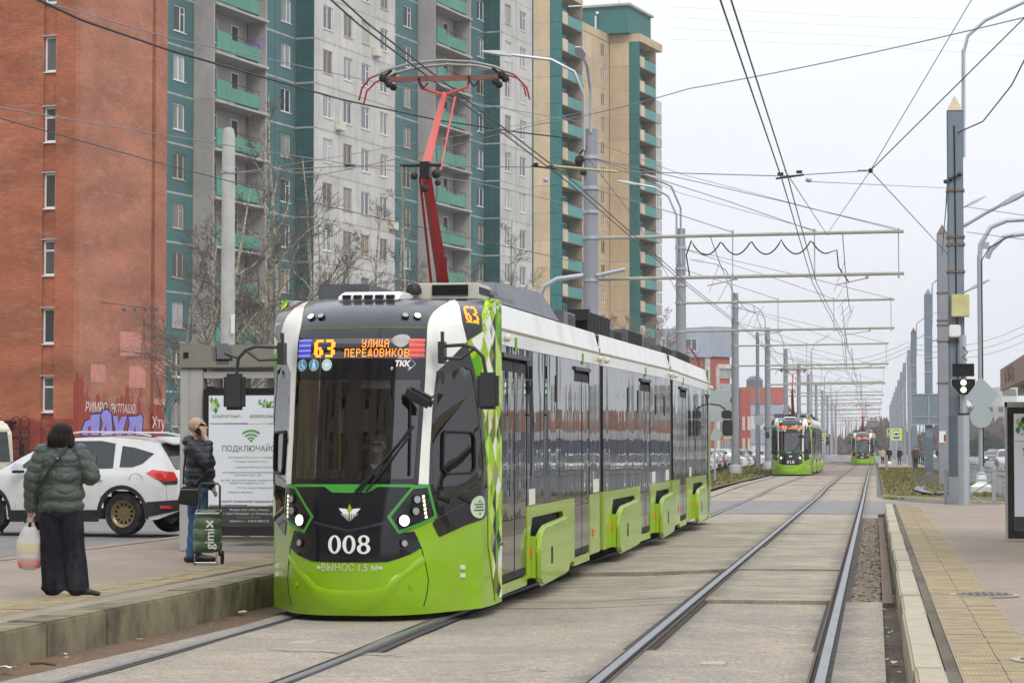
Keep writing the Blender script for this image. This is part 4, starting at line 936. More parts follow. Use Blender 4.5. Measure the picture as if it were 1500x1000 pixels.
MB().box((.53, 5.8, PZ_ - .05), (1.06, 63.8, PZ_ + .0045)).build('tile_bedding', KERBT, rp); MB().box((.519, 5.8, PZ_ - .05), (.526, 63.8, PZ_ + .012)).box((1.068, 5.8, PZ_ - .05), (1.074, 63.8, PZ_ + .010)).build('tile_edging', KERBT, rp)
def manhole(x, y, z, r, lab):
    t = thing('manhole_cover', lab, 'manhole cover', (x, y, z)); I_ = mat('cast_iron', (.16, .15, .13), .6, metal=.3, var=.25, vs=20, bump=.6, bs=60, dirt=(.25, .22, .17), damt=.6, ds=6)
    MB().lathe((0, 0, 0), [(r * .86, .0), (r, .0), (r, .014), (r * .86, .014)], 28).build('frame', KERBT, t); d = MB().lathe((0, 0, 0), [(0.01, 0), (r * .83, 0), (r * .83, .018), (.01, .02)], 28).build('lid', I_, t)
    mb = MB()
    for i in range(-3, 4):
        for j in range(-3, 4):
            if i * i + j * j < 11: mb.cbox((i * r * .2, j * r * .2, .021), (r * .11, r * .11, .008))
    tag(mb.build('lid_studs', I_, t), kind='stuff')
manhole(1.03, 24.0, PZ_ + .004, .33, 'worn round manhole cover in the right platform, the farther one, across the tactile strip edge'); manhole(1.22, 16.6, PZ_ + .008, .34, 'round cast iron manhole cover in the tactile strip at the bottom right corner')
# ---- left platform and car park
lp = tag(MB().box((-10.9, -8, -.2), (-7.0, 62, PZ_ - .002)).build('left_platform', PLATM), kind='structure')
ks = [-8, -4, 0, 3, 6, 9, 11.6, 13.1, 14.6, 16.15, 17.7, 19.25, 20.81, 22.34, 23.82, 25.42, 27, 28.6, 30.2, 31.8, 34.5, 38, 42, 46, 50, 54, 58, 62]
for a, b in zip(ks, ks[1:]): j = rs.uniform(-.01, .01); MB().box((-7.02, a + .008, -.3), (-6.65 + j, b - .008, PZ_ + rs.uniform(-.004, .006))).build('kerb_stone', KERBL, lp, bevel=.02)
y = 8.0
while y < 34:
    for x in (-7.42, -7.70): obj('tile', tl, lp, (x + rs.uniform(-.003, .003), y, PZ_ + .006 + rs.uniform(-.003, .003)), (rs.uniform(-.008, .008), rs.uniform(-.008, .008), 0))
    y += .283
MB().box((-7.275, 7, PZ_ - .05), (-7.268, 34, PZ_ + .013)).build('tile_edging', KERBT, lp)
park = tag(MB().box((-75, -8, -.1), (-10.9, 62, .17)).build('car_park', ASPH), kind='structure')
MB().box((-11.1, 10, .1), (-10.88, 62, PZ_ + .01)).build('low_edging', PLATM, park)
sheet('car_park_rear', 62, 170, -150, -13.5, .02, ASPH, park, step=20)
# ---- verges with dead grass
vl_ = tag(sheet('left_verge', 88, 330, (lambda y: -16 if y > 120 else -9 - (y - 88) / 32 * 7), (lambda y: -6.4), .02, EARTH, step=6, nx=6), kind='structure')
vr_ = tag(sheet('right_verge', 83.4, 215, .28, 4.4, .05, EARTH, step=3, nx=4, thick=.06), kind='structure')
tag(sheet('right_footpath', 215, 330, .3, 4.4, .14, PLATM, step=6, nx=3, thick=.2), kind='structure')
P_ = [(.2, 83.4), (.45, 82.6), (1.24, 79.2), (2.12, 76.2), (3.13, 73.5), (4.1, 70.5), (5.6, 68.4)]
mb = MB(); F_ = []
for i, (x, y) in enumerate(P_): mb.v += [(x, y, 0), (x + .02, y, .13), (x + .10, y + .22, .13), (x + .10, y + .22, 0)]
for i in range(len(P_) - 1):
    for k in range(3): mb.f.append((4 * i + k, 4 * i + 4 + k, 4 * i + 5 + k, 4 * i + 1 + k)); mb.mi.append(0)
tag(mb.build('corner_kerb', KERBT), kind='structure')
sheet('verge_corner', 68.8, 83.4, (lambda y: interp(y, [(68.4, 5.6), (70.5, 4.15), (73.5, 3.2), (76.2, 2.2), (79.2, 1.33), (82.6, .5), (83.4, .3)])), 5.6, .095, EARTH, vr_, step=1, nx=3)
def grass(name, n, fx, cols_, h=.07):
    mb = MB()
    for k in range(n):
        x, y = fx(); a = rs.uniform(0, math.pi); w = .02 + .02 * rs.random(); hh = h * rs.uniform(.4, 1.5) * (1 + (y - 60) / 200); w *= (1 + (y - 60) / 60); z = zg(x, y) + .04; dx, dy = math.cos(a) * w, math.sin(a) * w; l = rs.uniform(-1, 1) * hh * .8
        mb.mt(rs.choice(range(len(cols_)))); mb.add([(x - dx, y - dy, z), (x + dx, y + dy, z), (x + l, y + l * .4, z + hh)], [(0, 1, 2)])
    return tag(mb.build(name, cols_), kind='stuff')
GR = [mat('grass_green', (.10, .12, .025), .8, var=.3, vs=3), mat('grass_dry', (.26, .21, .09), .85, var=.3, vs=3), mat('grass_olive', (.16, .15, .04), .85, var=.3, vs=3)]
grass('left_grass', 9000, lambda: ((lambda y: (rs.uniform(-15, -6.5), y))(88 + 180 * rs.random() ** 1.6)), GR)
grass('right_grass', 7000, lambda: ((lambda y: (rs.uniform(.35, 4.3), y))(80.5 + 130 * rs.random() ** 1.5)), GR, .055)
MUD = mat('wet_mud', (.11, .095, .08), .35, var=.3, vs=6, bump=.8, bs=30); HEAP = mat('mud_heap', (.075, .062, .05), .9, var=.35, vs=8, bump=1, bs=25)
mb = MB(); V = []
for j in range(13):
    for i in range(9):
        x = 1.4 + 2.3 * i / 8; y = 108 + 26 * j / 12; h = max(0, 1 - ((x - 2.9) / 1.1) ** 2 - ((y - 121) / 11) ** 2) * .34 + rs.uniform(-.015, .03); V.append((x, y, zg(x, y) + .03 + h))
mb.add(V, [(j * 9 + i, j * 9 + i + 1, (j + 1) * 9 + i + 1, (j + 1) * 9 + i) for j in range(12) for i in range(8)]); tag(mb.build('mud_heap', HEAP, smooth=True), kind='structure')
mb = MB(); pc = [(1330, 694), (1345, 702), (1352, 708), (1345, 716), (1358, 720), (1372, 722), (1390, 718)]
mb.add([tuple(atZ(x + d, y, .15)) for x, y in pc for d in (-7, 7)], [(2 * i, 2 * i + 1, 2 * i + 3, 2 * i + 2) for i in range(6)]); tag(mb.build('puddle', mat('puddle_water', (.07, .065, .06), .22)), kind='structure')
# ---- right carriageway
rr_ = tag(MB().box((5.6, -40, -.05), (22, 700, .012)).build('right_road', ROADM), kind='structure')
MB().box((22, -40, -.05), (26, 700, .14)).build('median', EARTH, rr_); MB().box((5.4, 84, -.05), (5.62, 700, .14)).build('road_kerb', KERBT, rr_)
for k in range(40): MB().box((13.6, 20 + k * 9, .012), (13.75, 23 + k * 9, .016)).build('lane_mark', WHITE, rr_)
tag(MB().box((26, -40, -.05), (42, 700, .01)).build('far_road', ROADM), kind='structure')
tag(MB().box((42, -40, -.05), (120, 700, .03)).build('far_footpath', PLATM), kind='structure')
# ================================================================ BUILDINGS ON THE LEFT
BROT = rad(-12.17); UV = (math.sin(-BROT), math.cos(-BROT)); NV = (math.cos(BROT), math.sin(BROT))
def uN(px, n, py=300):
    r = ray(px, py); k = n / (r.x * NV[0] + r.y * NV[1]); return (r.x * UV[0] + r.y * UV[1]) * k
def brick_mat(name, c1, c2, mort, paint=None):
    m, t, b, o = nodes(name); P = N(t, 'ShaderNodeTexCoord').outputs['Object']; s = N(t, 'ShaderNodeSeparateXYZ', {0: P})
    a = N(t, 'ShaderNodeMath', {0: s.outputs['X'], 1: s.outputs['Y']}, operation='ADD').outputs[0]; v = N(t, 'ShaderNodeCombineXYZ', {0: a, 1: s.outputs['Z']}).outputs[0]
    br = N(t, 'ShaderNodeTexBrick', {'Vector': v, 'Scale': 1, 'Mortar Size': .011, 'Brick Width': .26, 'Row Height': .078, 'Color1': c4(c1), 'Color2': c4(c2), 'Mortar': c4(mort), 'Bias': .1})
    f = mrange(t, noise(t, P, .35, 7, .65, (1, 1, 2.2)), .35, .65, .76, 1.25); c = N(t, 'ShaderNodeVectorMath', {0: br.outputs['Color'], 1: f}, operation='MULTIPLY').outputs[0]
    g = mrange(t, noise(t, P, .8, 8, .7, (1, 1, 2.8)), .55, .70, 0, .5); c = mixc(t, g, c, (.48, .30, .22, 1))
    if paint:
        h = N(t, 'ShaderNodeMath', {0: mrange(t, noise(t, P, 1.1, 4, .8, (1, 1, .25)), .4, .6, 2.6, 4.9), 1: s.outputs['Z']}, operation='SUBTRACT').outputs[0]
        c = mixc(t, mrange(t, h, 0, .12, 0, .85), c, c4(paint))
    t.links.new(c, b.inputs['Base Color']); b.inputs['Roughness'].default_value = .85
    bn = N(t, 'ShaderNodeBump', {'Height': br.outputs['Fac'], 'Strength': .6, 'Distance': -.01}); t.links.new(bn.outputs[0], b.inputs['Normal']); return m
def panel_mat(name, col, dirt=(.2, .18, .15), damt=.35, sc=.5, tiles=None):
    m, t, b, o = nodes(name); P = N(t, 'ShaderNodeNewGeometry').outputs['Position']
    f = mrange(t, noise(t, P, sc, 7, .65), .3, .7, .86, 1.12); c = N(t, 'ShaderNodeVectorMath', {0: c4(col)[:3], 1: f}, operation='MULTIPLY').outputs[0]
    oi = N(t, 'ShaderNodeObjectInfo').outputs['Random']; c = N(t, 'ShaderNodeVectorMath', {0: c, 1: mrange(t, oi, 0, 1, .93, 1.05)}, operation='MULTIPLY').outputs[0]
    d = mrange(t, noise(t, P, 1.3, 8, .7, (1, 1, .22)), .48, .72, 0, damt); c = mixc(t, d, c, c4(dirt))
    if tiles:
        s = N(t, 'ShaderNodeSeparateXYZ', {0: N(t, 'ShaderNodeTexCoord').outputs['Object']}); a = N(t, 'ShaderNodeMath', {0: s.outputs['X'], 1: s.outputs['Y']}, operation='ADD').outputs[0]
        br = N(t, 'ShaderNodeTexBrick', {'Vector': N(t, 'ShaderNodeCombineXYZ', {0: a, 1: s.outputs['Z']}).outputs[0], 'Scale': 1, 'Mortar Size': .018, 'Brick Width': .5, 'Row Height': .5, 'Color1': (1, 1, 1, 1), 'Color2': (.9, .9, .9, 1), 'Mortar': (.62, .62, .62, 1)}, offset=0)
        c = N(t, 'ShaderNodeVectorMath', {0: c, 1: br.outputs['Color']}, operation='MULTIPLY').outputs[0]
    t.links.new(c, b.inputs['Base Color']); b.inputs['Roughness'].default_value = .8; return m
BRICK = brick_mat('red_brick', (.43, .112, .042), (.33, .072, .030), (.33, .19, .12)); BRICKP = brick_mat('red_brick_painted_base', (.43, .135, .07), (.36, .10, .05), (.38, .24, .17), (.30, .032, .018)); BRICKF = brick_mat('brick_lower_red', (.30, .045, .022), (.27, .035, .02), (.2, .06, .04))
TEALP = panel_mat('teal_panel', (.072, .165, .17), (.10, .12, .11), .4); TEALT = panel_mat('dark_teal_tiled_panel', (.036, .115, .118), (.03, .06, .06), .5, tiles=1)
GREYP = panel_mat('light_grey_panel', (.40, .38, .36), (.22, .2, .19), .4); WHITP = panel_mat('off_white_panel', (.56, .545, .51), (.24, .22, .19), .42)
BEIGE = panel_mat('beige_panel', (.56, .435, .275), (.30, .23, .15), .3); BEIGD = panel_mat('brown_beige_panel', (.33, .26, .19), (.2, .15, .1), .3); TEALC = panel_mat('bluish_green_panel', (.035, .165, .155), (.02, .07, .07), .3)
PARAP = panel_mat('green_parapet', (.105, .295, .215), (.06, .12, .09), .4); PARAC = panel_mat('teal_parapet', (.10, .30, .27), (.1, .2, .18), .3); CREAMP = panel_mat('cream_side_parapet', (.60, .50, .36)); CONC = panel_mat('bare_concrete', (.42, .41, .39), (.2, .19, .17), .5, 1.5); MASTIC = panel_mat('joint_mastic', (.40, .40, .39), (.16, .16, .15), .8, 2)
FRW = mat('white_window_frame', (.74, .74, .72), .5, var=.06); FRT = mat('old_tan_window_frame', (.50, .43, .33), .7, var=.15, vs=5)
def pane_mat(name, col, rough=.06):
    m, t, b, o = nodes(name); P = N(t, 'ShaderNodeTexCoord').outputs['Object']; oi = N(t, 'ShaderNodeObjectInfo').outputs['Random']
    v = N(t, 'ShaderNodeTexNoise', {'Vector': N(t, 'ShaderNodeMapping', {'Vector': P, 'Scale': (9, 9, .4)}).outputs[0], 'Scale': 1, 'Detail': 3}).outputs['Fac']
    c = mixc(t, mrange(t, v, .35, .65), c4(col, .7), c4(col, 1.25)); c = N(t, 'ShaderNodeVectorMath', {0: c, 1: mrange(t, oi, 0, 1, .55, 1.4)}, operation='MULTIPLY').outputs[0]
    t.links.new(c, b.inputs['Base Color']); b.inputs['Roughness'].default_value = .5; b.inputs['Coat Weight'].default_value = 1; b.inputs['Coat Roughness'].default_value = .03; return m
PANES = [pane_mat('pane_curtained', (.24, .25, .24)), pane_mat('pane_dim', (.075, .085, .09)), pane_mat('pane_pale', (.32, .34, .35)), pane_mat('pane_dark', (.03, .034, .04)), pane_mat('pane_warm_curtain', (.26, .19, .12))]
WC = {}
def winmeshes(w, h, kind=0):
    k = (round(w, 2), round(h, 2), kind)
    if k not in WC:
        t_ = .075; mb = MB(); 
        mb.box((-.06, 0, 0), (.0, t_, h)).box((-.06, w - t_, 0), (0, w, h)).box((-.06, t_, 0), (0, w - t_, t_)).box((-.06, t_, h - t_), (0, w - t_, h))
        if kind == 0: mb.box((-.06, w * .5 - .045, t_), (-.005, w * .5 + .045, h - t_))
        elif kind == 1: mb.box((-.06, w * .62 - .04, t_), (-.005, w * .62 + .04, h - t_)).box((-.055, w * .62, h * .7), (-.008, w - t_, h * .7 + .05))
        elif kind == 2: mb.box((-.06, t_, h * .68), (-.005, w - t_, h * .68 + .07))
        pn = MB().box((-.045, t_, t_), (-.03, w - t_, h - t_)); sl_ = MB().box((-.02, -.06, -.05), (.12, w + .06, -.003))
        WC[k] = (mb, pn.mesh('window_pane', PANES[0]), sl_, {})
    return WC[k]
def window(par, x, y, z, w, h, face='N', kind=0, fr=None, pane=None, sill=True, rr_=random.Random(4)):
    mb, pn, sl_, cache = winmeshes(w, h, kind); fr = fr or (FRT if rr_.random() < .35 else FRW); pm = pane or rr_.choices(PANES, [4, 4, 2, 3, 1])[0]
    def g(key, f):
        if key not in cache: cache[key] = f()
        return cache[key]
    fm = g(('f', fr.name), lambda: mb.mesh('window_frame', fr)); sm = g(('s', fr.name), lambda: sl_.mesh('window_sill', fr))
    def pmesh():
        m_ = pn.copy(); m_.materials.clear(); m_.materials.append(pm); return m_
    pp = g(('p', pm.name), pmesh); o = obj('window', fm, par, (x, y, z), (0, 0, 0 if face == 'N' else -math.pi / 2)); obj('pane', pp, o)
    if sill: obj('sill', sm, o)
    return o
def wallpanel(par, face, c, a0, a1, z0, z1, m, hole=None, th=.14, name='panel', gap=.03, cache={}):
    "one precast panel with its joint gap; hole = (b0,b1,c0,c1)"
    a0_, a1_, z0_, z1_ = a0 + gap, a1 - gap, z0 + gap, z1 - gap
    key = (face, round(a1 - a0, 3), round(z1 - z0, 3), m.name, th, None if not hole else tuple(round(v, 3) for v in (hole[0] - a0, hole[1] - a0, hole[2] - z0, hole[3] - z0)))
    if key not in cache:
        mb = MB()
        def bx(p, q, r, s):
            if q - p > .01 and s - r > .01: mb.box((-th, p, r), (0, q, s))
        A0, A1, Z0, Z1 = gap, a1 - a0 - gap, gap, z1 - z0 - gap
        if hole:
            b0, b1, c0, c1 = hole[0] - a0, hole[1] - a0, hole[2] - z0, hole[3] - z0; bx(A0, b0, Z0, Z1); bx(b1, A1, Z0, Z1); bx(b0, b1, Z0, c0); bx(b0, b1, c1, Z1)
        else: bx(A0, A1, Z0, Z1)
        cache[key] = mb.mesh(name, m)
    loc = (c, a0, z0) if face == 'N' else (a0, c, z0); return obj(name, cache[key], par, loc, (0, 0, 0 if face == 'N' else -math.pi / 2))
def upanel(par, c, x0, x1, z0, z1, m, hole=None, **k):
    "panel facing -y, spanning x0..x1 (local frame of the mesh runs along +y turned to +x)"
    gap = k.get('gap', .03); mb = MB(); th = .14
    mb.box((x0 + gap, c, z0 + gap), (x1 - gap, c + th, z1 - gap)); return mb.build('panel', m, par)

def joint(par, face, c, a0, a1, z, m=None, j=random.Random(6)):
    m = m or MASTIC; h = .055; q = c - .012
    (MB().box((q - .02, a0, z - h), (q + .016 * 1, a1, z + h)) if face == 'N' else MB().box((a0, c - .004, z - h), (a1, c + .03, z + h))).build('joint_seal', m, par)
# ---- brick block at the far left
bb = thing('brick_building', 'orange red brick block with painted red base and purple graffiti, at the left edge', 'building', (0, 0, 0), BROT)
cx, cu = -52.16, 88.33
MB().box((-70, cu + .3, 0), (cx - .25, 95.60, 34)).build('wall_core', BRICK, bb)
MB().box((cx - .25, cu, 0), (cx, 94.36, 34)).build('side_wall', BRICKP, bb); MB().box((cx - .30, 94.36, 0), (cx - .12, 94.61, 34)).build('wall_groove', BRICK, bb); MB().box((cx - .25, 94.61, 0), (cx + .04, 95.65, 34)).build('corner_pilaster', BRICKP, bb)
MB().box((-53.34, cu - .003, 2.9), (cx - .252, cu + .3, 34)).build('front_pilaster', BRICK, bb); MB().box((-53.34, cu - .004, 0), (cx - .252, cu + .3, 2.9)).build('painted_base', BRICKF, bb)
MB().box((-70, cu - .002, 2.9), (-53.95, cu + .3, 34)).build('front_wall', BRICK, bb); MB().box((-70, cu - .004, 0), (-53.95, cu + .3, 2.9)).build('painted_base', BRICKF, bb)
zb = [3.2, 6.02, 8.85, 11.63, 14.39, 17.33, 20.2, 23.05, 25.9, 28.7]
for i, z in enumerate(zb):
    if i: MB().box((-53.95, cu + .12, zb[i - 1] + 1.52), (-53.34, cu + .3, z)).build('spandrel', BRICK, bb)
    window(bb, -53.93, cu + .14, z, .57, 1.46, 'U', 2 if i % 2 == 0 else 3, FRW, PANES[(1, 3, 1, 3, 3, 1)[i % 6]])
    MB().box((-54.0, cu - .02, z + 1.47), (-53.32, cu + .14, z + 1.52)).build('lintel', CONC, bb)
MB().box((-53.95, cu + .12, 0), (-53.34, cu + .3, 3.2)).build('painted_base', BRICKF, bb)
pk = mat('faded_pink_paint', (.56, .25, .20), .8, var=.12, vs=4)
def onf(px, py): return (uN(px, cx, py), (lambda r: CAMZ + r.z * cx / (r.x * NV[0] + r.y * NV[1]))(ray(px, py)))
for x0, y0, x1, y1 in ((176, 485, 206, 523), (133, 533, 154, 560), (189, 536, 213, 568), (224, 527, 241, 550), (224, 583, 241, 593)):
    a, zt = onf(x0, y0); b, zb_ = onf(x1, y1); px_ = cx + (.045 if x0 > 220 else .004); MB().box((px_ - .003, a, zb_), (px_ + .004, b, zt)).build('pink_patch', pk, bb)
# graffiti: rounded purple letters with dark outline
LAV = mat('lavender_spray', (.30, .27, .66), .7, var=.1); INK = mat('dark_spray', (.03, .025, .09), .7); WSP = mat('white_spray', (.72, .66, .66), .7)
def gtext(name, m, s, px, py, size, bold, off, sx=1, sh=0):
    a, z = onf(px, py); mb = MB(); addtext(mb, s, size, (cx + off, a, z), (0, 1, 0), (0, 0, 1), bold, 'CENTER', sx, sh); mb.build(name, m, bb)
LET = [[(598, 200), (622, 135), (660, 118), (662, 86), (732, 80), (722, 236), (664, 236), (662, 170), (642, 170), (640, 236), (600, 236)], [(735, 90), (752, 58), (785, 50), (812, 78), (822, 236), (784, 236), (772, 160), (748, 236), (732, 236), (752, 150)],
       [(824, 92), (860, 96), (862, 160), (888, 98), (928, 96), (892, 236), (848, 236)], [(938, 100), (1010, 96), (1030, 80), (1044, 110), (1036, 236), (994, 236), (990, 160), (966, 236), (926, 236), (948, 150)]]
for L_ in LET:
    P = [(x / 5, 590 + y / 5) for x, y in L_]; cx0 = sum(p[0] for p in P) / len(P); cy0 = sum(p[1] for p in P) / len(P)
    for k_, off, m in ((1.14, .008, INK), (1.0, .014, LAV)):
        Q = [onf(cx0 + (x - cx0) * k_, cy0 + (y - cy0) * k_) for x, y in P]; vs, fs = tri(Q[::-1], [], 9, lambda a, z: (cx + off, a, z)); MB().add(vs, fs).build('graffiti_letter', m, bb)
gtext('graffiti_tag', WSP, 'РИМРО', 141, 597, .55, .0, .008, .9, .2); gtext('graffiti_tag', WSP, 'ЭКТПАШО', 180, 599, .52, .0, .008, .8, .2); 
a, z = onf(231, 620); mb = MB(); addtext(mb, 'Хту', .7, (cx + .05, a, z), (0, 1, 0), (0, 0, 1), 0); mb.build('graffiti_tag', WSP, bb)
mb = MB(); a, z = onf(140, 443); b, z2 = onf(216, 452); mb.tube([(cx + .25, a, z), (cx + .25, b, z2)], .015, 5); mb.build('light_bar', IRON, bb)
for px in (173, 189, 205, 221): a, z = onf(px, 453); MB().lathe((cx + .3, a, z), [(.05, -.08), (.09, -.02), (.09, .06)], 8, 'x').build('spotlight', mat('blue_grey_metal', (.12, .17, .22), .5), bb)
a, z = onf(211, 470); MB().box((cx, a - .05, z - 1.0), (cx + .04, a + .03, z + .1)).build('rusty_bar', RUSTB, bb)
mb = MB()
for i in range(5):
    for j in range(2): mb.tube([(-55.0 + j * .42 + .24 * math.cos(q / 10 * 6.283), cu - .2, 2.75 - i * .42 + .26 * math.sin(q / 10 * 6.283)) for q in range(11)], .022, 5, False)
mb.build('iron_scrollwork', IRON, bb); MB().box((-56.2, cu - 1, 2.72), (-55.1, cu, 2.82)).build('door_canopy', IRON, bb)

# ---- teal, grey and white panel block
pb = thing('apartment_block', 'long panel apartment block of teal, grey and off white panels with green balconies', 'building', (0, 0, 0), BROT)
n0, n1 = -66.37, -65.08; NF = 14; ZF = [2.1 + 2.8 * k for k in range(NF + 1)]
MB().box((-80, 110, 0), (n0 - .14, 178, 41.5)).box((n0 - .14, 110, 0), (n0 - .02, 124.9, 2.1)).build('core', MASTIC, pb)
for a, b in ((138.4, 151.1), (171.0, 177.97)): MB().box((n0 - .2, a + .14, 0), (n1 - .145, b - .02, 41.5)).build('core', MASTIC, pb)
for a, b in ((125.1, 138.2), (151.2, 158.0), (158.4, 170.8)): MB().box((n0 - .14, a, 0), (n0 - .02, b, 2.1)).build('plinth', CONC, pb)
rb_ = random.Random(9)
for k in range(NF):
    z0, z1 = ZF[k], ZF[k + 1]; s = z0 + .82; h = 1.48
    def wn_(x, y0, y1, par=pb): window(par, x - .07, y0, s, y1 - y0, h, 'N', rb_.choice((0, 0, 1)))
    for f, c, a, b in (('N', n0, 117, 124.9), ('N', n0, 131.7, 138.3), ('N', n1, 138.4, 151.1), ('N', n0, 151.2, 158.1), ('N', n0, 164.9, 170.9), ('N', n1, 171, 177.9), ('U', 124.95, n0, n1), ('U', 138.37, n0, n1), ('U', 158.18, n0, n1), ('U', 170.97, n0, n1)): joint(pb, f, c, a, b, z0)
    for y0, y1, w0, w1 in ((116.2, 124.93, 122.5, 123.9), (151.14, 158.1, 155.6, 157.0)):
        wallpanel(pb, 'N', n0, y0, y1, z0, z1, TEALP, (w0, w1, s, s + h)); wn_(n0, w0, w1)
    for sh in (0, 33.23):
        f0 = 124.95 + sh
        upanel(pb, f0, n0 - .05, n1, z0, z1, GREYP)
        bw = MB().box((n0 - .14, f0 + .15, z0 + .02), (n0, f0 + 6.7, z1)).build('balcony_back_wall', GREYP, pb)
        upanel(pb, f0 + 6.72, n0, n1, z0, z1, GREYP)
        window(pb, n0 + .03, f0 + 4.6, z0 + .12, .95, 2.15, 'N', 3, FRW, PANES[3], False)
        window(pb, n0 + .03, f0 + 1.2, z0 + .85, 1.6, 1.4, 'N', 0)
        sl_ = MB().box((n0, f0 + .16, z0 - .16), (n1 + .10, f0 + 6.9, z0)).build('balcony_slab', CONC, pb)
        mb = MB(); mb.box((n1, f0 + .2, z0 + .05), (n1 + .10, f0 + 1.9, z0 + 1.18)); mb.box((n1, f0 + 1.9, z0 + .05), (n1 + .10, f0 + 5.7, z0 + .88)); mb.build('balcony_parapet', PARAP, pb, bevel=.04)
        MB().box((n1 + .02, f0 + 2.6, z0 - .02), (n1 + .105, f0 + 5.4, z0 + .05)).build('drain_slot', SEAM, pb)
        mb = MB(); mb.tube([(n1 + .05, f0 + 1.9, z0 + 1.15), (n1 + .05, f0 + 5.7, z0 + 1.10)], .025, 5)
        for q in (2.8, 3.8, 4.8, 5.65): mb.tube([(n1 + .05, f0 + q, z0 + .88), (n1 + .05, f0 + q, z0 + 1.12)], .018, 4)
        mb.build('balcony_rail', IRON, pb)
        wallpanel(pb, 'N', n0, f0 + 6.9, f0 + 10.53, z0, z1, TEALP); w0 = f0 + 11.35; wallpanel(pb, 'N', n0, f0 + 10.53, f0 + 13.40, z0, z1, TEALP, (w0, w0 + 1.45, s, s + h)); wn_(n0, w0, w0 + 1.45)
        upanel(pb, f0 + 13.42 - (.63 if sh else 0), n0 + .01, n1, z0, z1, TEALT)
    for a, b, ws_ in ((138.37, 142.1, [(139.7, 141.1)]), (142.1, 147.75, [(142.8, 144.15), (145.6, 146.95)]), (147.75, 151.14, [(148.65, 149.95)]), (170.98, 174.3, [(172.0, 173.3)]), (174.3, 177.95, [(175.2, 176.6)])):
        if len(ws_) == 1: wallpanel(pb, 'N', n1, a, b, z0, z1, WHITP, (ws_[0][0], ws_[0][1], s, s + h))
        else: m_ = (a + b) / 2; wallpanel(pb, 'N', n1, a, m_, z0, z1, WHITP, (ws_[0][0], ws_[0][1], s, s + h), gap=.012); wallpanel(pb, 'N', n1, m_, b, z0, z1, WHITP, (ws_[1][0], ws_[1][1], s, s + h), gap=.012)
        for w0, w1 in ws_: wn_(n1, w0, w1)
MB().box((n1 - .1, 177.95, 0), (n1 + .05, 178.15, 41)).build('corner_strip', TEALP, pb); MB().box((-80, 110, 41.3), (n1 + .2, 178.2, 41.9)).build('roof_parapet', CONC, pb)
mb = MB(); addtext(mb, 'Seno', 1.5, (n0 + .2, 131.66, ZF[8] + 1.5), (1, 0, 0), (0, 0, 1), 0, 'CENTER', .75, .3); mb.build('purple_scrawl', LAV, pb)
for y, k in ((150.2, 5), (144.7, 3), (141.6, 7), (177.0, 4), (147.4, 9)): MB().box((n1, y - .1, ZF[k] + .2), (n1 + .35, y + .8, ZF[k] + .8)).build('air_conditioner', CREAM, pb, bevel=.03)

# ---- beige and teal tower beyond
tb = thing('beige_tower', 'beige panel tower with dark teal strips and roof plant room, right of the teal block', 'building', (0, 0, 0), BROT)
a0, a1_, a2 = -86.28, -84.34, -83.09; b0, b1_, b2 = -87.98, -85.6, -84.38; u1, u2, NFc = 236.0, 266.38, 16; ZC = [3.4 + 2.8 * k for k in range(NFc + 1)]
MB().box((-100, u1 + .15, 0), (a2 - 1.52, 242.4, 49.0)).box((-100, 242.4, 0), (b0 - .15, u2 + .2, 49.0)).box((-100, u2 + .15, 0), (b2 - 1.9, 275, 49.0)).build('core', MASTIC, tb)
MB().box((-88, u1, 0), (a2 - .2, u1 + .3, 3.4)).box((b0, u2, 0), (b2 - .2, u2 + .3, 3.4)).build('plinth', CONC, tb)
wl = [(uN(865, b0), uN(871, b0)), (uN(880.5, b0), uN(886.5, b0)), (uN(851, b0), uN(856, b0))]
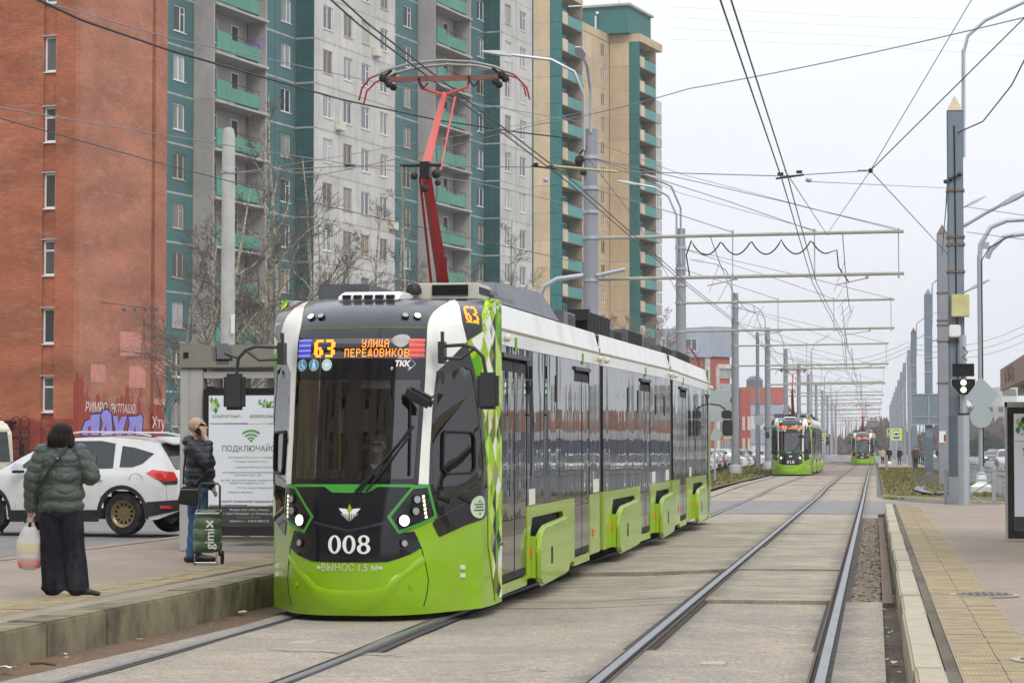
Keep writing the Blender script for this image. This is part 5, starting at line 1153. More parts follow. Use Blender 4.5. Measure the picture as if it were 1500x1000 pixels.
for k in range(NFc):
    z0, z1 = ZC[k], ZC[k + 1]; s = z0 + .85
    upanel(tb, u1, -88.5, a1_, z0, z1, BEIGE); upanel(tb, u1 + .0, a1_, a2 - .0, z0, z1, TEALC); upanel(tb, u2, b0, b1_, z0, z1, BEIGE); upanel(tb, u2, b1_, b2, z0, z1, TEALC)
    for f, c, a, b in (('U', u1, -88, a1_), ('U', u2, b0, b1_), ('N', b0, 242.5, u2 - .1)): joint(tb, f, c, a, b, z0)
    ys = [242.6, 249.0, 254.6, 260.4, u2 - .05]
    for i in range(4):
        h_ = [w for w in wl if ys[i] < w[0] and w[1] < ys[i + 1]]
        wallpanel(tb, 'N', b0, ys[i], ys[i + 1], z0, z1, BEIGE, (h_[0][0], h_[0][1], s, s + 1.45) if h_ else None)
        if h_: window(tb, b0 - .07, h_[0][0], s, h_[0][1] - h_[0][0], 1.45, 'N', 0)
    for ya, xf, yb in ((u1 + .2, a2, 242.45), (u2 + .2, b2, 272.7)):
        MB().box((xf - 1.5, ya, z0 - .15), (xf + .05, yb, z0)).build('balcony_slab', BEIGD, tb)
        MB().box((xf - 1.5, ya, z0), (xf - 1.4, yb, z1 - .15)).build('balcony_back_wall', TEALC, tb); MB().box((xf - 1.5, yb - .12, z0), (xf + .02, yb, z1 - .15)).build('end_wall', BEIGD, tb)
        MB().box((xf - .02, ya + .05, z0 - .1), (xf + .08, ya + 1.5, z0 + 1.15)).build('side_parapet', CREAMP, tb); MB().box((xf - .02, ya + 1.5, z0 - .1), (xf + .08, yb - .2, z0 + .95)).build('balcony_parapet', PARAC, tb)
        MB().tube([(xf + .03, ya + 1.5, z0 + 1.15), (xf + .03, yb - .2, z0 + 1.12)], .03, 4).build('balcony_rail', IRON, tb)
        window(tb, xf - 1.38, ya + 2.2, z0 + .1, .9, 2.1, 'N', 3, FRW, PANES[3], False); window(tb, xf - 1.38, ya + 3.6, z0 + .8, 1.5, 1.35, 'N', 0)
    if k < 14:
        MB().box((b2 - .8, 272.8, z0 - .1), (b2 - .02, 275.1, z0 + 1.1)).build('glazed_balcony', GREYP, tb); window(tb, b2 - .0, 273.0, z0 + 1.15, 2.0, 1.4, 'N', 0, FRW, PANES[2], False)
MB().box((-100, u1, 48.2), (a2 + .1, 242.45, 49.1)).box((-100, 242.45, 48.2), (b0 + .05, u2, 49.1)).box((-100, u2, 48.2), (b2 + .1, 275, 49.1)).build('roof_edge', BEIGE, tb)
MB().box((-96, u2 - 1.0, 49.1), (b2 - 1.0, 274, 52.2)).build('plant_room', TEALC, tb); MB().box((-97, u2 - 1.4, 52.2), (b2 - .7, 274.3, 52.45)).build('plant_room_roof', CONC, tb)
mb = MB(); mb.tube([(-89.2, u2 - 1.2, 49), (-89.2, u2 - 1.2, 51.2), (-88.9, u2 - 1.6, 51.5)], .18, 8).tube([(-92, 268, 52), (-92, 268, 55)], .05, 4).tube([(-88, 270, 52), (-88, 270, 54.2)], .05, 4).build('roof_pipe', CHROME, tb)

# ---- low industrial buildings along the street
REDB = panel_mat('dull_red_render', (.40, .095, .065), (.2, .08, .06), .4, .2); BLUEG = panel_mat('blue_grey_cladding', (.33, .37, .43), (.2, .22, .25), .3, .2); STONE = panel_mat('pale_stone_trim', (.58, .53, .45))
def box_building(name, label, D, px0, px1, pyt, m, depthm=30, rz=0, z0=0, extra=None):
    p, q = atD(px0, 600, D), atD(px1, 600, D); zt = CAMZ + (HORY - pyt) / FPX * D; b = thing(name, label, 'building', (p.x, p.y, 0), 0); L = (q - p).length; b.rotation_euler = (0, 0, math.atan2(q.y - p.y, q.x - p.x) + rz)
    MB().box((0, 0, 0), (L, depthm, zt)).build('wall', m, b); return b, L, zt
b, L, zt = box_building('red_grey_office', 'red rendered office block with blue grey upper storey behind the tram tail', 400, 958, 1038, 523, REDB, 45)
MB().box((-12, -.6, zt), (L + .5, 45, zt + 4.6)).build('upper_storey', BLUEG, b); MB().box((L - .6, -.25, 0), (L + .25, 0, zt)).build('corner_trim', STONE, b)
for k, z in enumerate((2.6, 6.0, 9.4, 12.2)): window(b, 3.5 + 1.2 * 0, -.03, z, 2.2, 2.0, 'U', 0, FRW, PANES[2 if k % 2 else 1]); window(b, 0.6, -.03, z, 1.6, 2.0, 'U', 0, FRW, PANES[1])
for x in (.9, 5.1): window(b, x, -.65, zt + 1.0, 1.9, 2.0, 'U', 0, FRW, PANES[1])
b2_, L2, zt2 = box_building('red_office_wing', 'receding red wing with tall pale arched window bays beside the red and grey office', 400, 1040, 1080, 522, REDB, 40, rad(38))
MB().box((0, -.5, zt2), (L2 * 1.0, 40, zt2 + 4.9)).build('upper_storey', BLUEG, b2_)
for x0 in (L2 * .32,): MB().box((1.2, -.35, 0), (1.8, 0, zt2 - 1.6)).box((5.0, -.35, 0), (5.6, 0, zt2 - 1.6)).box((1.5, -.35, zt2 - 1.9), (5.3, 0, zt2 - 1.2)).build('arch_surround', STONE, b2_)
for k in range(5): window(b2_, 2.1, -.05, .9 + 3.1 * k, 2.7, 2.2, 'U', 0, FRT, PANES[2])
b3, L3, zt3 = box_building('arched_red_hall', 'lower red hall with pale arched windows farther along the street', 430, 1084, 1101, 571, REDB, 40, rad(20))
for k in range(2):
    for z in (1.2, 5.0): MB().box((.35 + k * 1.0, -.2, z), (.85 + k * 1.0, 0, z + 2.4)).build('pale_window_bay', STONE, b3)
b4, L4, zt4 = box_building('red_grey_factory', 'wide factory with red top band and grey and white stripes behind tram 018', 560, 1088, 1147, 592, WHITP, 60, rad(6))
MB().box((-.1, -.3, zt4 - 2.3), (L4 + .1, 60, zt4 - .1)).build('grey_band', BLUEG, b4); MB().box((-.2, -.4, zt4), (L4 + .2, 60, zt4 + 3.9)).build('red_band', REDB, b4); MB().box((-.1, -.3, zt4 - 9), (L4 + .1, 60, zt4 - 5.6)).build('grey_band', BLUEG, b4)
MB().lathe((L4 * .75, 20, zt4 + 3.9), [(2.0, 0), (2.0, 2.2), (1.2, 3.0), (.3, 3.2)], 10).build('roof_tank', ROOFG, b4)
# ---- far towers and woods on the right horizon
for i, (D, p0, p1, pt, m, lab) in enumerate(((900, 1445, 1457, 568, WHITP, 'narrow pale tower block on the far horizon right of the round sign'), (930, 1457, 1467, 572, BLUEG, 'blue grey tower block on the far horizon left of the advert'), (880, 1467, 1490, 566, WHITP, 'wide white tower block on the far horizon behind the right advert'), (1000, 1428, 1443, 594, WHITP, 'lower pale block on the far horizon between the two round signs'), (1250, 1312, 1330, 632, WHITP, 'distant pale block low on the horizon above the right verge'))):
    b, L, zt = box_building('distant_tower', lab, D, p0, p1, pt, m, 20)
    for k in range(int(zt // 6)):
        MB().box((L * .08, -.3, 3 + k * 6), (L * .92, 0, 5.2 + k * 6)).build('window_band', PANES[1], b)
# ================================================================ MASTS, WIRES, STREET FURNITURE
MAST = mat('grey_painted_mast', (.27, .285, .315), .55, var=.07, vs=1.5, dirt=(.22, .22, .22), damt=.4, ds=2.5, dstretch=(1, 1, .4)); PIPE = mat('weathered_pipe', (.38, .37, .32), .6, var=.1, dirt=(.25, .2, .13), damt=.5, ds=3)
BLUM = mat('blue_grey_mast', (.19, .235, .28), .6, var=.08, dirt=(.30, .26, .20), damt=.45, ds=1.5, dstretch=(1, 1, .5)); BLUD = mat('darker_blue_grey_paint', (.13, .16, .19), .6, var=.08)
CONCP = mat('concrete_pole', (.46, .46, .44), .85, var=.12, vs=3, bump=.4, bs=20, dirt=(.28, .27, .25), damt=.5, ds=2); GALV = mat('galvanised_steel', (.42, .46, .50), .4, metal=.5, var=.06)
WIRE = mat('dark_wire', (.05, .048, .045), .5, metal=.3); WIREG = mat('grey_stay_wire', (.20, .20, .20), .5, metal=.3); YINS = mat('yellow_insulator_rod', (.42, .40, .18), .5); LAMPH = mat('lamp_housing', (.45, .47, .50), .45, var=.05)
def W_(x, y, z=0): return Vector((x, y, zg(x, y) + z))
def lamp_arm(par, base, pts, rot=0):
    MB().tube([base] + pts, .045, 8).build('lamp_arm', GALV, par, smooth=True); e, d = Vector(pts[-1]), (Vector(pts[-1]) - Vector(pts[-2])).normalized()
    q = d.to_track_quat('Y', 'Z').to_matrix().to_4x4(); M = Matrix.Translation(e) @ q
    MB(M).add([(-.07, -.05, -.05), (.07, -.05, -.05), (.16, .35, -.06), (.10, .85, -.03), (-.10, .85, -.03), (-.16, .35, -.06), (-.06, -.05, .04), (.06, -.05, .04), (.13, .35, .06), (.07, .82, .01), (-.07, .82, .01), (-.13, .35, .06)],
              [(5, 4, 3, 2, 1, 0), (6, 7, 8, 9, 10, 11)] + [(i, (i + 1) % 6, 6 + (i + 1) % 6, 6 + i) for i in range(6)]).build('lamp_head', LAMPH, par, smooth=True)
D_M = [70, 105, 149, 191, 230, 270, 310, 350, 392, 434, 478, 522]
masts = []
for i, D in enumerate(D_M):
    y = D * 1.003 + 3 * 0 + (1.2 if i == 0 else 0); x = -8.2 if i != 2 else -8.35; tip = RXC + 2.05
    names = ['nearest', 'second', 'third', 'fourth', 'fifth', 'sixth']
    t = thing('catenary_mast', (names[i] + ' grey catenary mast of the left row, carrying two long pipes over both tracks') if i < 6 else 'far grey catenary mast in the left row, the %s from the camera' % ['seventh', 'eighth', 'ninth', 'tenth', 'eleventh', 'twelfth'][i - 6], 'mast', W_(x, y), 0, 'catenary masts on the left of the tracks')
    MB().tube([(0, 0, 0), (0, 0, 11.0)], [.25, .20], 16 if i < 4 else 8).lathe((0, 0, 11.0), [(.21, 0), (.21, .03)], 12).build('pole', MAST, t, smooth=True)
    MB().lathe((0, 0, 0), [(.40, 0), (.40, .55), (.34, .64), (.22, .66)], 16).build('plinth', CONC, t, smooth=True); mb = MB()
    for z in (6.6, 7.84, 8.6, 9.3, 10.2): MB().lathe((0, 0, z - .05), [(.25, 0), (.25, .10)], 12).build('clamp', GALV, t)
    L = tip - x; dz = rs.uniform(-.04, .04)
    for z in (6.62, 7.83): MB().tube([(.2, 0, z), (L, 0, z + .08 + dz)], .052 if i < 3 else .06, 8).build('cross_arm', PIPE, t, smooth=True)
    hx = [(-4.95 - x) + .9, RXC - x - .5, L - .15]; mb = MB()
    for h in hx: mb.tube([(h, 0, 6.65), (h, 0, 7.9)], .016, 4).cbox((h, 0, 7.95), (.06, .1, .12)).cbox((h, 0, 6.65), (.06, .1, .16))
    mb.build('hanger', GALV, t)
    mb = MB()
    for h in hx: mb.tube([(0, 0, 10.2 if h > 6 else 9.3), (h * .62, 0, 10.2 - (10.2 - 7.95) * .60 if h > 6 else 9.3 - 1.35 * .6), (h, 0, 7.95)], .012, 4)
    mb.build('stay_wire', WIREG, t)
    mb = MB()
    for cx_, sg in ((-4.95 - x, 1), (RXC - x, 1)): mb.tube([(cx_ + 1.0, 0, 6.58), (cx_ + .15 * (-1) ** i, 0, 6.40)], .018, 5).ball((cx_ + 1.0, 0, 6.6), .05, 6, 4)
    mb.build('steady_arm', PIPE, t)
    if i == 0:
        mb = MB(); P = []
        for k in range(61):
            u = k / 60; xx = 5.0 - .05 + u * 3.3 * 1; P.append((2.95 + u * 3.9, 0, 7.72 - .42 * abs(math.sin(u * math.pi * 4.5)) ** .8))
        mb.tube([(2.9, 0, 6.65), (2.8, 0, 7.3)] + P + [(7.15, 0, 7.4), (7.2, 0, 6.9), (7.5, .1, 6.45)], .022, 6).build('feeder_cable', RUBBER, t, smooth=True)
        lamp_arm(t, (-.16, -.22, 10.4), [(-.16, -.22, 12.0), (-.45, -.3, 12.7), (-1.1, -.4, 13.05), (-2.3, -.6, 13.2)]); lamp_arm(t, (.02, -.2, 10.9), [(.02, -.2, 12.2), (-.02, -.7, 12.8), (-.05, -1.6, 12.95)])
        MB().tube([(-1.55, -.3, 5.9), (-1.35, -.3, 6.4), (-.95, -.28, 6.62), (-.2, -.2, 6.72)], .075, 8).tube([(.2, -.2, 6.72), (1.05, -.3, 6.88)], .06, 8).build('bracket_pipe', GALV, t, smooth=True)
        MB().ball((-.32, -.15, 10.1), (.14, .1, .18), 6, 4).ball((-.2, -.2, 9.75), (.1, .1, .1), 6, 4).tube([(-.3, -.15, 10.3), (-.1, -.2, 10.5)], .03, 5).build('wire_clamp', IRON, t)
    elif i in (1, 2, 3, 4, 6):
        lamp_arm(t, (-.16, -.2, 9.5), [(-.16, -.2, 11.6), (-.5, -.3, 12.4), (-1.1, -.4, 12.8), (-1.9, -.5, 12.95)]); 
        if i == 1: lamp_arm(t, (.02, -.2, 9.5), [(.02, -.2, 11.9), (-.35, -.6, 12.8), (-.85, -1.2, 13.0)]); MB().tube([(-.28, -.1, 0), (-.28, -.1, 5.2)], .06, 6).build('rusty_cable_duct', RUSTB, t); MB().box((.0, -.55, 4.1), (.38, -.25, 4.75)).build('white_cabinet', STICK, t, bevel=.02); MB().lathe((-.05, -.4, 5.05), [(.05, -.12), (.14, -.06), (.14, .05), (.05, .1)], 10).build('camera_dome', STICK, t, smooth=True)
# right row: square tapering concrete posts with pyramid tops
RP = [(64.4, 2.1, .26), (108, 2.95, .30), (151, 3.25, .30), (198, 3.1, .28), (233, 3.2, .28), (268, 3.2, .28), (300, 3.2, .28), (335, 3.2, .28), (370, 3.2, .28), (405, 3.2, .28), (440, 3.2, .28), (480, 3.2, .28), (520, 3.2, .28)]
for i, (y, x, r) in enumerate(RP):
    r = r if i < 4 else .21
    lab = ['big blue grey post by the platform end with a yellow cabinet and cables', 'rust streaked grey post directly behind the one with the yellow cabinet', 'grey post behind the back of the big square road sign', 'slim grey post with a rusty pyramid top, fourth in the right row'][i] if i < 4 else 'far grey post in the right row, the %s from the camera' % ['fifth', 'sixth', 'seventh', 'eighth', 'ninth', 'tenth', 'eleventh', 'twelfth', 'thirteenth'][i - 4]
    t = thing('square_post', lab, 'mast', W_(x, y), 0, 'posts on the right of the tracks'); h = 10.4 if i == 0 else 10.9
    m_ = BLUM if i in (0, 2, 3) else MAST
    MB().prism([(-r * .78, -r * .78), (r * .78, -r * .78), (r * .78, r * .78), (-r * .78, r * .78)], 0, h, 'z').build('post', m_, t, bevel=.03)
    q = r * .78; MB().add([(-q, -q, h), (q, -q, h), (q, q, h), (-q, q, h), (0, 0, h + (.42 if i < 4 else .12))], [(0, 1, 4), (1, 2, 4), (2, 3, 4), (3, 0, 4)]).build('pyramid_top', RUSTB if i in (1, 3) else (CREAMP if i == 0 else m_), t)
    mb = MB()
    for z in (4.4, 6.2, 6.9, 7.1, 8.3) if i < 4 else (6.2, 8.0): mb.box((-q - .03, -q - .03, z), (q + .03, q + .03, z + .06))
    mb.build('steel_band', RUSTB if i < 2 else GALV, t)
    if i: MB().tube([(q, 0, 9), (q + .02, 0, h + .3)], .05, 6).build('lamp_stub', GALV, t); lamp_arm(t, (q, 0, h + .2), [(q + .05, 0, h + .7), (q + .4, 0, h + 1.0), (q + .9, 0, h + 1.25)]) if i < 7 else None
    if i < 3: lamp_arm(t, (q, -.1, 7.4 if i == 0 else 8.1), [(q + .6, -.2, 7.75 if i == 0 else 8.3), (q + 1.0, -.3, 7.95 if i == 0 else 8.5)])
    if i == 0:
        MB().box((-q - .015, -q - .015, .2), (q + .015, q + .015, .95)).build('pale_base_paint', GALV, t); MB().box((-q - .012, -q - .012, .95), (q + .012, q + .012, 2.5)).build('dark_base_paint', BLUD, t)
        MB().box((-.13, -q - .32, 5.05), (.32, -q, 5.62)).build('yellow_cabinet', mat('pale_yellow_metal', (.55, .53, .25), .5), t, bevel=.015); MB().tube([(.02, -q - .1, 5.05), (.0, -q - .05, 3.9), (.1, -q - .04, 2.4), (.12, -q - .03, .9)], .018, 6).tube([(-.02, -q - .02, 10.0), (.0, -q - .02, 5.6)], .016, 5).build('cable', RUBBER, t)
        MB().box((-.20, -q - .30, 4.52), (.10, -q - .05, 4.84)).build('white_box', STICK, t, bevel=.03); MB().tube([(.22, 0, 9.2), (.24, 0, 12.0)], .05, 8).build('lamp_stub', GALV, t)
        MB().tube([(.24, 0, 11.9), (.35, 0, 12.35), (.8, 0, 12.75), (1.9, 0, 13.25), (2.6, 0, 13.4)], .045, 8).build('lamp_arm', GALV, t, smooth=True)
        mb = MB()
        for k in range(4): mb.ball((-.25 + k * .12, -.25, 8.55 + .06 * k), .06, 6, 4)
        mb.build('insulator', IRON, t); MB().box((.13, -.5, 2.8), (.2, -.35, 3.2)).build('sensor_box', IRON, t)
    if i == 1: MB().box((-.2, -q - .03, 1.85), (.08, -q - .01, 2.35)).build('notice_plate', STICK, t); MB().box((.0, -q - .035, 1.9), (.08, -q - .03, 2.2)).build('red_print', TAIL if 0 else RED, t)
    if i == 2:
        s_ = MB().box((-1.05, -.42, 3.05), (.95, -.38, 4.9)).build('sign_back', BLUM, t); MB().box((-1.08, -.46, 3.5), (.98, -.42, 3.56)).box((-.05, -.46, 3.0), (.02, -.42, 4.95)).box((-1.08, -.46, 4.86), (.98, -.42, 4.94)).box((-1.08, -.46, 3.03), (.98, -.42, 3.09)).build('sign_brace', GALV, t)
        MB().box((-q - .012, -q - .012, .2), (q + .012, q + .012, 2.3)).build('dark_base_paint', BLUD, t)
# blue slim pole, left concrete stub and thin far lamp posts
p = atD(1110, 600, 205); t = thing('blue_grey_pole', 'plain blue grey pole left of tram 018 between the catenary masts', 'pole', W_(p.x, p.y)); MB().tube([(0, 0, 0), (0, 0, 5.6)], .20, 10).tube([(0, 0, 5.6), (0, 0, 11.4)], .15, 10).build('pole', BLUM, t, smooth=True)
p = atD(333, 600, 52); t = thing('concrete_pole', 'round concrete pole with a chipped top standing behind the tram shelter', 'pole', (p.x, p.y, .1)); MB().tube([(0, 0, 0), (0, 0, 8.2), (0, 0, 8.36)], [.165, .135, .10], 18).build('pole', CONCP, t, smooth=True)
MB().lathe((0, 0, 8.30), [(.11, 0), (.09, .06), (.05, .08)], 12).build('chipped_top', mat('yellowed_concrete', (.48, .42, .30), .9), t); MB().lathe((0, 0, 7.4), [(.16, 0), (.16, .05)], 14).build('wire_collar', GALV, t); MB().box((.12, -.2, 4.0), (.2, -.17, 4.4)).build('number_plate', STICK, t)
for i, (px, D, h) in enumerate(((1189, 240, 11), (1208, 330, 11), (1217, 380, 11), (1225, 430, 11))):
    p = atD(px, 600, D); t = thing('street_lamp', 'slim far street lamp left of tram 009, number %s from the left' % ('first', 'second', 'third', 'fourth')[i], 'street lamp', W_(p.x, p.y)); MB().tube([(0, 0, 0), (0, 0, h)], [.12, .07], 8).build('pole', GALV, t); lamp_arm(t, (0, 0, h), [(0, 0, h + .3), (.4, 0, h + 1.0), (1.2, 0, h + 1.5)])
# double lamp post with road sign backs
p = Vector((3.35, 93, 0)); p = atD(1437, 600, 91); t = thing('double_lamp_post', 'tall grey lamp post with two curved arms carrying a diamond and a round sign back', 'lamp post', W_(p.x, p.y)); MB().tube([(0, 0, .4), (0, 0, 8.8)], .10, 12).build('pole', GALV, t, smooth=True)
MB().lathe((0, 0, 0), [(.42, 0), (.42, .25), (.20, .38), (.16, .75), (.10, .78)], 16).build('white_footing', STICK, t, smooth=True)
MB().tube([(0, 0, 8.6), (.03, 0, 9.2), (.4, 0, 9.85), (1.0, 0, 10.1), (2.2, 0, 10.15)], .09, 8).build('curved_arm', GALV, t, smooth=True); MB().tube([(.28, 0, 8.7), (.4, 0, 9.0), (.9, 0, 9.5), (2.0, 0, 9.65)], .09, 8).build('curved_arm', GALV, t, smooth=True); MB().box((.05, -.03, 9.05), (.35, .03, 9.3)).build('arm_plate', GALV, t); MB().tube([(.08, -.1, 1), (.06, -.1, 8.6), (.35, -.1, 9.1), (1.2, -.1, 9.55)], .02, 5).build('cable', RUBBER, t)
SB = mat('sign_back_grey', (.36, .41, .42), .5, var=.05, dirt=(.25, .25, .22), damt=.3); MB().add([(-.66, -.16, 3.62), (0, -.16, 2.95), (.66, -.16, 3.62), (0, -.16, 4.3), (-.66, -.13, 3.62), (0, -.13, 2.95), (.66, -.13, 3.62), (0, -.13, 4.3)], [(0, 1, 2, 3), (7, 6, 5, 4), (0, 4, 5, 1), (1, 5, 6, 2), (2, 6, 7, 3), (3, 7, 4, 0)]).build('diamond_sign_back', SB, t); MB().lathe((0, -.15, 2.83), [(.001, -.02), (.41, -.02), (.41, .02), (.001, .02)], 28, 'y').build('round_sign_back', SB, t)
# tram signal
t = thing('tram_signal', 'tram signal with two lit pale green lamps under a black hood', 'signal', (*atD(1412, 700, 62.4).xy, .0)); MB().tube([(0, 0, 0), (0, 0, 2.55)], .145, 12).tube([(0, 0, 2.55), (0, 0, 4.55)], .085, 12).build('post', GALV, t, smooth=True); MB().lathe((0, 0, 2.52), [(.15, 0), (.15, .05)], 12).build('collar', IRON, t)
hd_ = MB().prism([(-.29, 3.42), (-.29, 3.28), (-.10, 3.04), (.10, 3.04), (.29, 3.28), (.29, 3.42)][::-1], -.24, -.12, 'y').build('signal_head', RUBBER, t); MB().prism([(-.31, 3.44), (-.31, 3.27), (-.11, 3.02), (.11, 3.02), (.31, 3.27), (.31, 3.44)][::-1], -.12, -.10, 'y').build('white_rim', STICK, t)
for z in (3.34, 3.16): MB().lathe((0, -.25, z), [(.001, -.01), (.075, -.01), (.075, .02)], 16, 'y').build('lit_lamp', lamp('pale_green_lamp', (.62, .95, .55), 1.6), hd_)
MB().box((-.27, -.25, 3.50), (.27, -.12, 3.82)).build('black_hood', RUBBER, t); MB().tube([(0, -.1, 4.25), (.12, -.15, 4.1), (-.02, -.15, 4.0), (.1, -.1, 3.9)], .015, 5).build('cable_loop', RUBBER, t)
# ---- wires
WN = [0]
def wire(label, pts, r=.011, sag=0, m=None, name='overhead_wire', raw=False):
    P = [Vector(p) if raw else atD(*p) for p in pts]; Q = []
    for a, b in zip(P, P[1:]):
        n = 10 if sag else 1
        for k in range(n): u = k / n; q = a.lerp(b, u); q.z -= sag * 4 * u * (1 - u); Q.append(q)
    Q.append(P[-1]); o = MB().tube(Q, r, 5).build(name, m or WIRE); return tag(o, label, 'wire', 'overhead tram wires')
ys = [5, 26, 42, 70.2, 105.3, 149.5, 191.6, 230.7, 270.8, 311, 351, 393, 435, 480, 522]
for nm, f in (('right', lambda y: RXC - .30 + (.0 if y < 60 else 0)), ('left', lambda y: lx(y) - .25)):
    for q in (-.055, .055):
        wire('paired dark contact wire over the %s track, %s of the two' % (nm, 'left' if q < 0 else 'right'), [(f(y) + q + (.18 * (-1) ** k if y > 60 else 0), y, 6.26 if y < 60 else 6.38) for k, y in enumerate(ys)], .011, 0, raw=True, name='contact_wire')
wire('wire that climbs from the right contact wire line to the first cross arm', [(RXC - .3, 42, 6.4), (RXC - .1, 70, 7.7)], .009, 0, WIREG, raw=True)
for nm, x in (('right', RXC), ('left', -4.95)):
    mb = MB()
    for a, b in zip(ys[3:], ys[4:]):
        P = [(x + .1 + .25 * math.sin(a), a + (b - a) * u, 7.75 - 4 * 1.0 * u * (1 - u)) for u in [k / 8 for k in range(9)]]; mb.tube(P, .012, 4, False)
        for u in (.125, .25, .375, .5, .625, .75, .875): mb.tube([(x + .1 + .25 * math.sin(a), a + (b - a) * u, 7.75 - 4 * u * (1 - u)), (x, a + (b - a) * u, 6.4)], .007, 3, False)
    tag(mb.build('catenary', WIRE), 'sagging carrier wire with droppers over the %s track beyond the first mast' % nm, 'wire', 'overhead tram wires')
sp1 = [(333, 254, 51), (512, 243, 46), (805, 245, 42.5), (905, 251, 42), (1145, 258, 42), (1275, 250, 43)]
wire('level span wire running from the concrete pole across both tracks', sp1, .009, 0, WIREG)
wire('pale yellow insulator rod in the level span wire right of the pantograph', [(807, 243, 42.4), (905, 252, 42)], .022, 0, YINS, 'insulator_rod')
wire('short dark insulator in the span wire left of the pantograph', [(505, 242.5, 46), (520, 243, 46)], .03, 0, IRON, 'insulator')
wire('span wire rising to the right top edge past the clamp ring', [(1275, 250, 43), (1500, 27, 36)], .010)
wire('steep stay wire from the top edge down to the first cross arm tip', [(1425, -3, 40), (1275, 250, 43), (1215, 338, 69)], .008, 0, WIREG)
wire('stay wire from the clamp ring down to the blue grey post', [(1275, 250, 43), (1388, 372, 64)], .010, 0, WIREG)
wire('thin wire from the right contact wire clamp to the blue grey post', [(1187, 266, 42), (1395, 276, 64)], .007, 0, WIREG)
wire('long faint wire rising from the white block across the sky to the right edge', [(440, 262, 60), (785, 183, 52), (1010, 130, 46), (1500, 26, 36)], .010, .05, WIREG)
wire('thick black cable drooping from the right edge to the blue grey post', [(1530, 30, 50), (1482, 125, 56), (1440, 178, 61), (1397, 197, 64)], .018)
wire('cable hanging straight down beside the blue grey post', [(1391, 197, 63.8), (1386, 300, 64.4), (1380, 372, 107)], .016)
wire('upper short wire from the blue grey post to the right edge', [(1416, 303, 64.4), (1510, 317, 60)], .009, 0, WIREG); wire('lower short wire from the blue grey post to the right edge', [(1416, 340, 64.4), (1510, 352, 60)], .009, 0, WIREG)
wire('thick black twisted cable crossing the brick block to the first mast', [(45, -5, 30), (120, 30, 34), (245, 73, 40), (380, 112, 46), (500, 146, 53), (640, 176, 60), (760, 194, 66), (845, 204, 69.7)], .020, .0, RUBBER)
wire('grey cable just above the twisted cable over the brick block', [(35, -5, 32), (245, 55, 40), (500, 110, 50), (700, 152, 60), (845, 178, 69.7)], .010, 0, WIREG)
wire('pale cable crossing the brick block at mid height', [(-5, 157, 34), (245, 199, 42), (480, 236, 50), (700, 268, 60), (845, 302, 69.7)], .010, 0, WIREG)
wire('lower dark cable crossing the brick block and the teal block', [(-5, 172, 34), (245, 242, 42), (470, 300, 50), (720, 356, 60), (845, 384, 69.7)], .010, 0)
wire('cable from the concrete pole rising to the right behind the pantograph', [(335, 255, 51), (480, 232, 55), (780, 180, 66), (850, 165, 69.7)], .008, 0, WIREG)
wire('diagonal stay from the first mast down towards the second mast', [(862, 233, 69.7), (930, 320, 90), (1002, 445, 104)], .012, 0, WIREG)
wire('dark stay from the yellow insulator rod down to the first mast', [(808, 245, 42.4), (853, 287, 69)], .009)
wire('long wire sloping right from the first mast to the first cross arm tip', [(862, 205, 69.7), (1000, 256, 69.9), (1200, 308, 70), (1312, 334, 70.2)], .008, 0, WIREG)
wire('lower long wire sloping right to the first cross arm', [(862, 232, 69.7), (1000, 284, 69.9), (1197, 338, 70.2)], .008, 0, WIREG)
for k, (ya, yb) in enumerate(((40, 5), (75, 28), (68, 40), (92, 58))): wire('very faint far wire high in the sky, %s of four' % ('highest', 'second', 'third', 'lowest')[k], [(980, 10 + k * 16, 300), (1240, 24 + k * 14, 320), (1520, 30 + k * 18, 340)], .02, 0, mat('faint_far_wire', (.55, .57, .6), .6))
for k, dz in enumerate((0, .9, 1.7)): wire('high voltage line sagging across the far horizon, %s strand' % ('lowest', 'middle', 'top')[k], [(1165, 530 - k * 7, 330), (1330, 515 - k * 7, 300), (1520, 490 - k * 12, 270)], .028, 1.6, WIREG)
t = thing('span_wire_clamp', 'dark clamp ring where five stay wires meet against the sky', 'clamp', atD(1275, 250, 43)); MB().ball((0, 0, 0), .045, 8, 6).tube([(-.22, 0, 0), (-.06, 0, 0)], .018, 6).build('ring', IRON, t)
t = thing('wire_hanger_bar', 'spreader bar with clamps on the paired wire over the right track', 'clamp', atD(1157, 259, 42)); MB().tube([(-.24, 0, -.03), (.24, 0, .03)], .018, 5).cbox((-.16, 0, .05), (.10, .04, .05)).cbox((.16, 0, .08), (.10, .04, .05)).build('bar', IRON, t); MB().ball((.32, 0, -.06), (.06, .04, .045), 8, 5).build('insulator', GALV, t)
t = thing('wire_hanger_bar', 'spreader bar with clamps on the paired wire over the left track beside the yellow rod', 'clamp', atD(795, 245, 42.4)); MB().tube([(-.20, 0, .03), (.22, 0, -.04)], .016, 5).cbox((-.12, 0, .05), (.08, .04, .05)).cbox((.12, 0, .0), (.08, .04, .05)).build('bar', IRON, t); MB().ball((.05, 0, -.22), (.05, .04, .045), 8, 5).build('insulator', GALV, t)
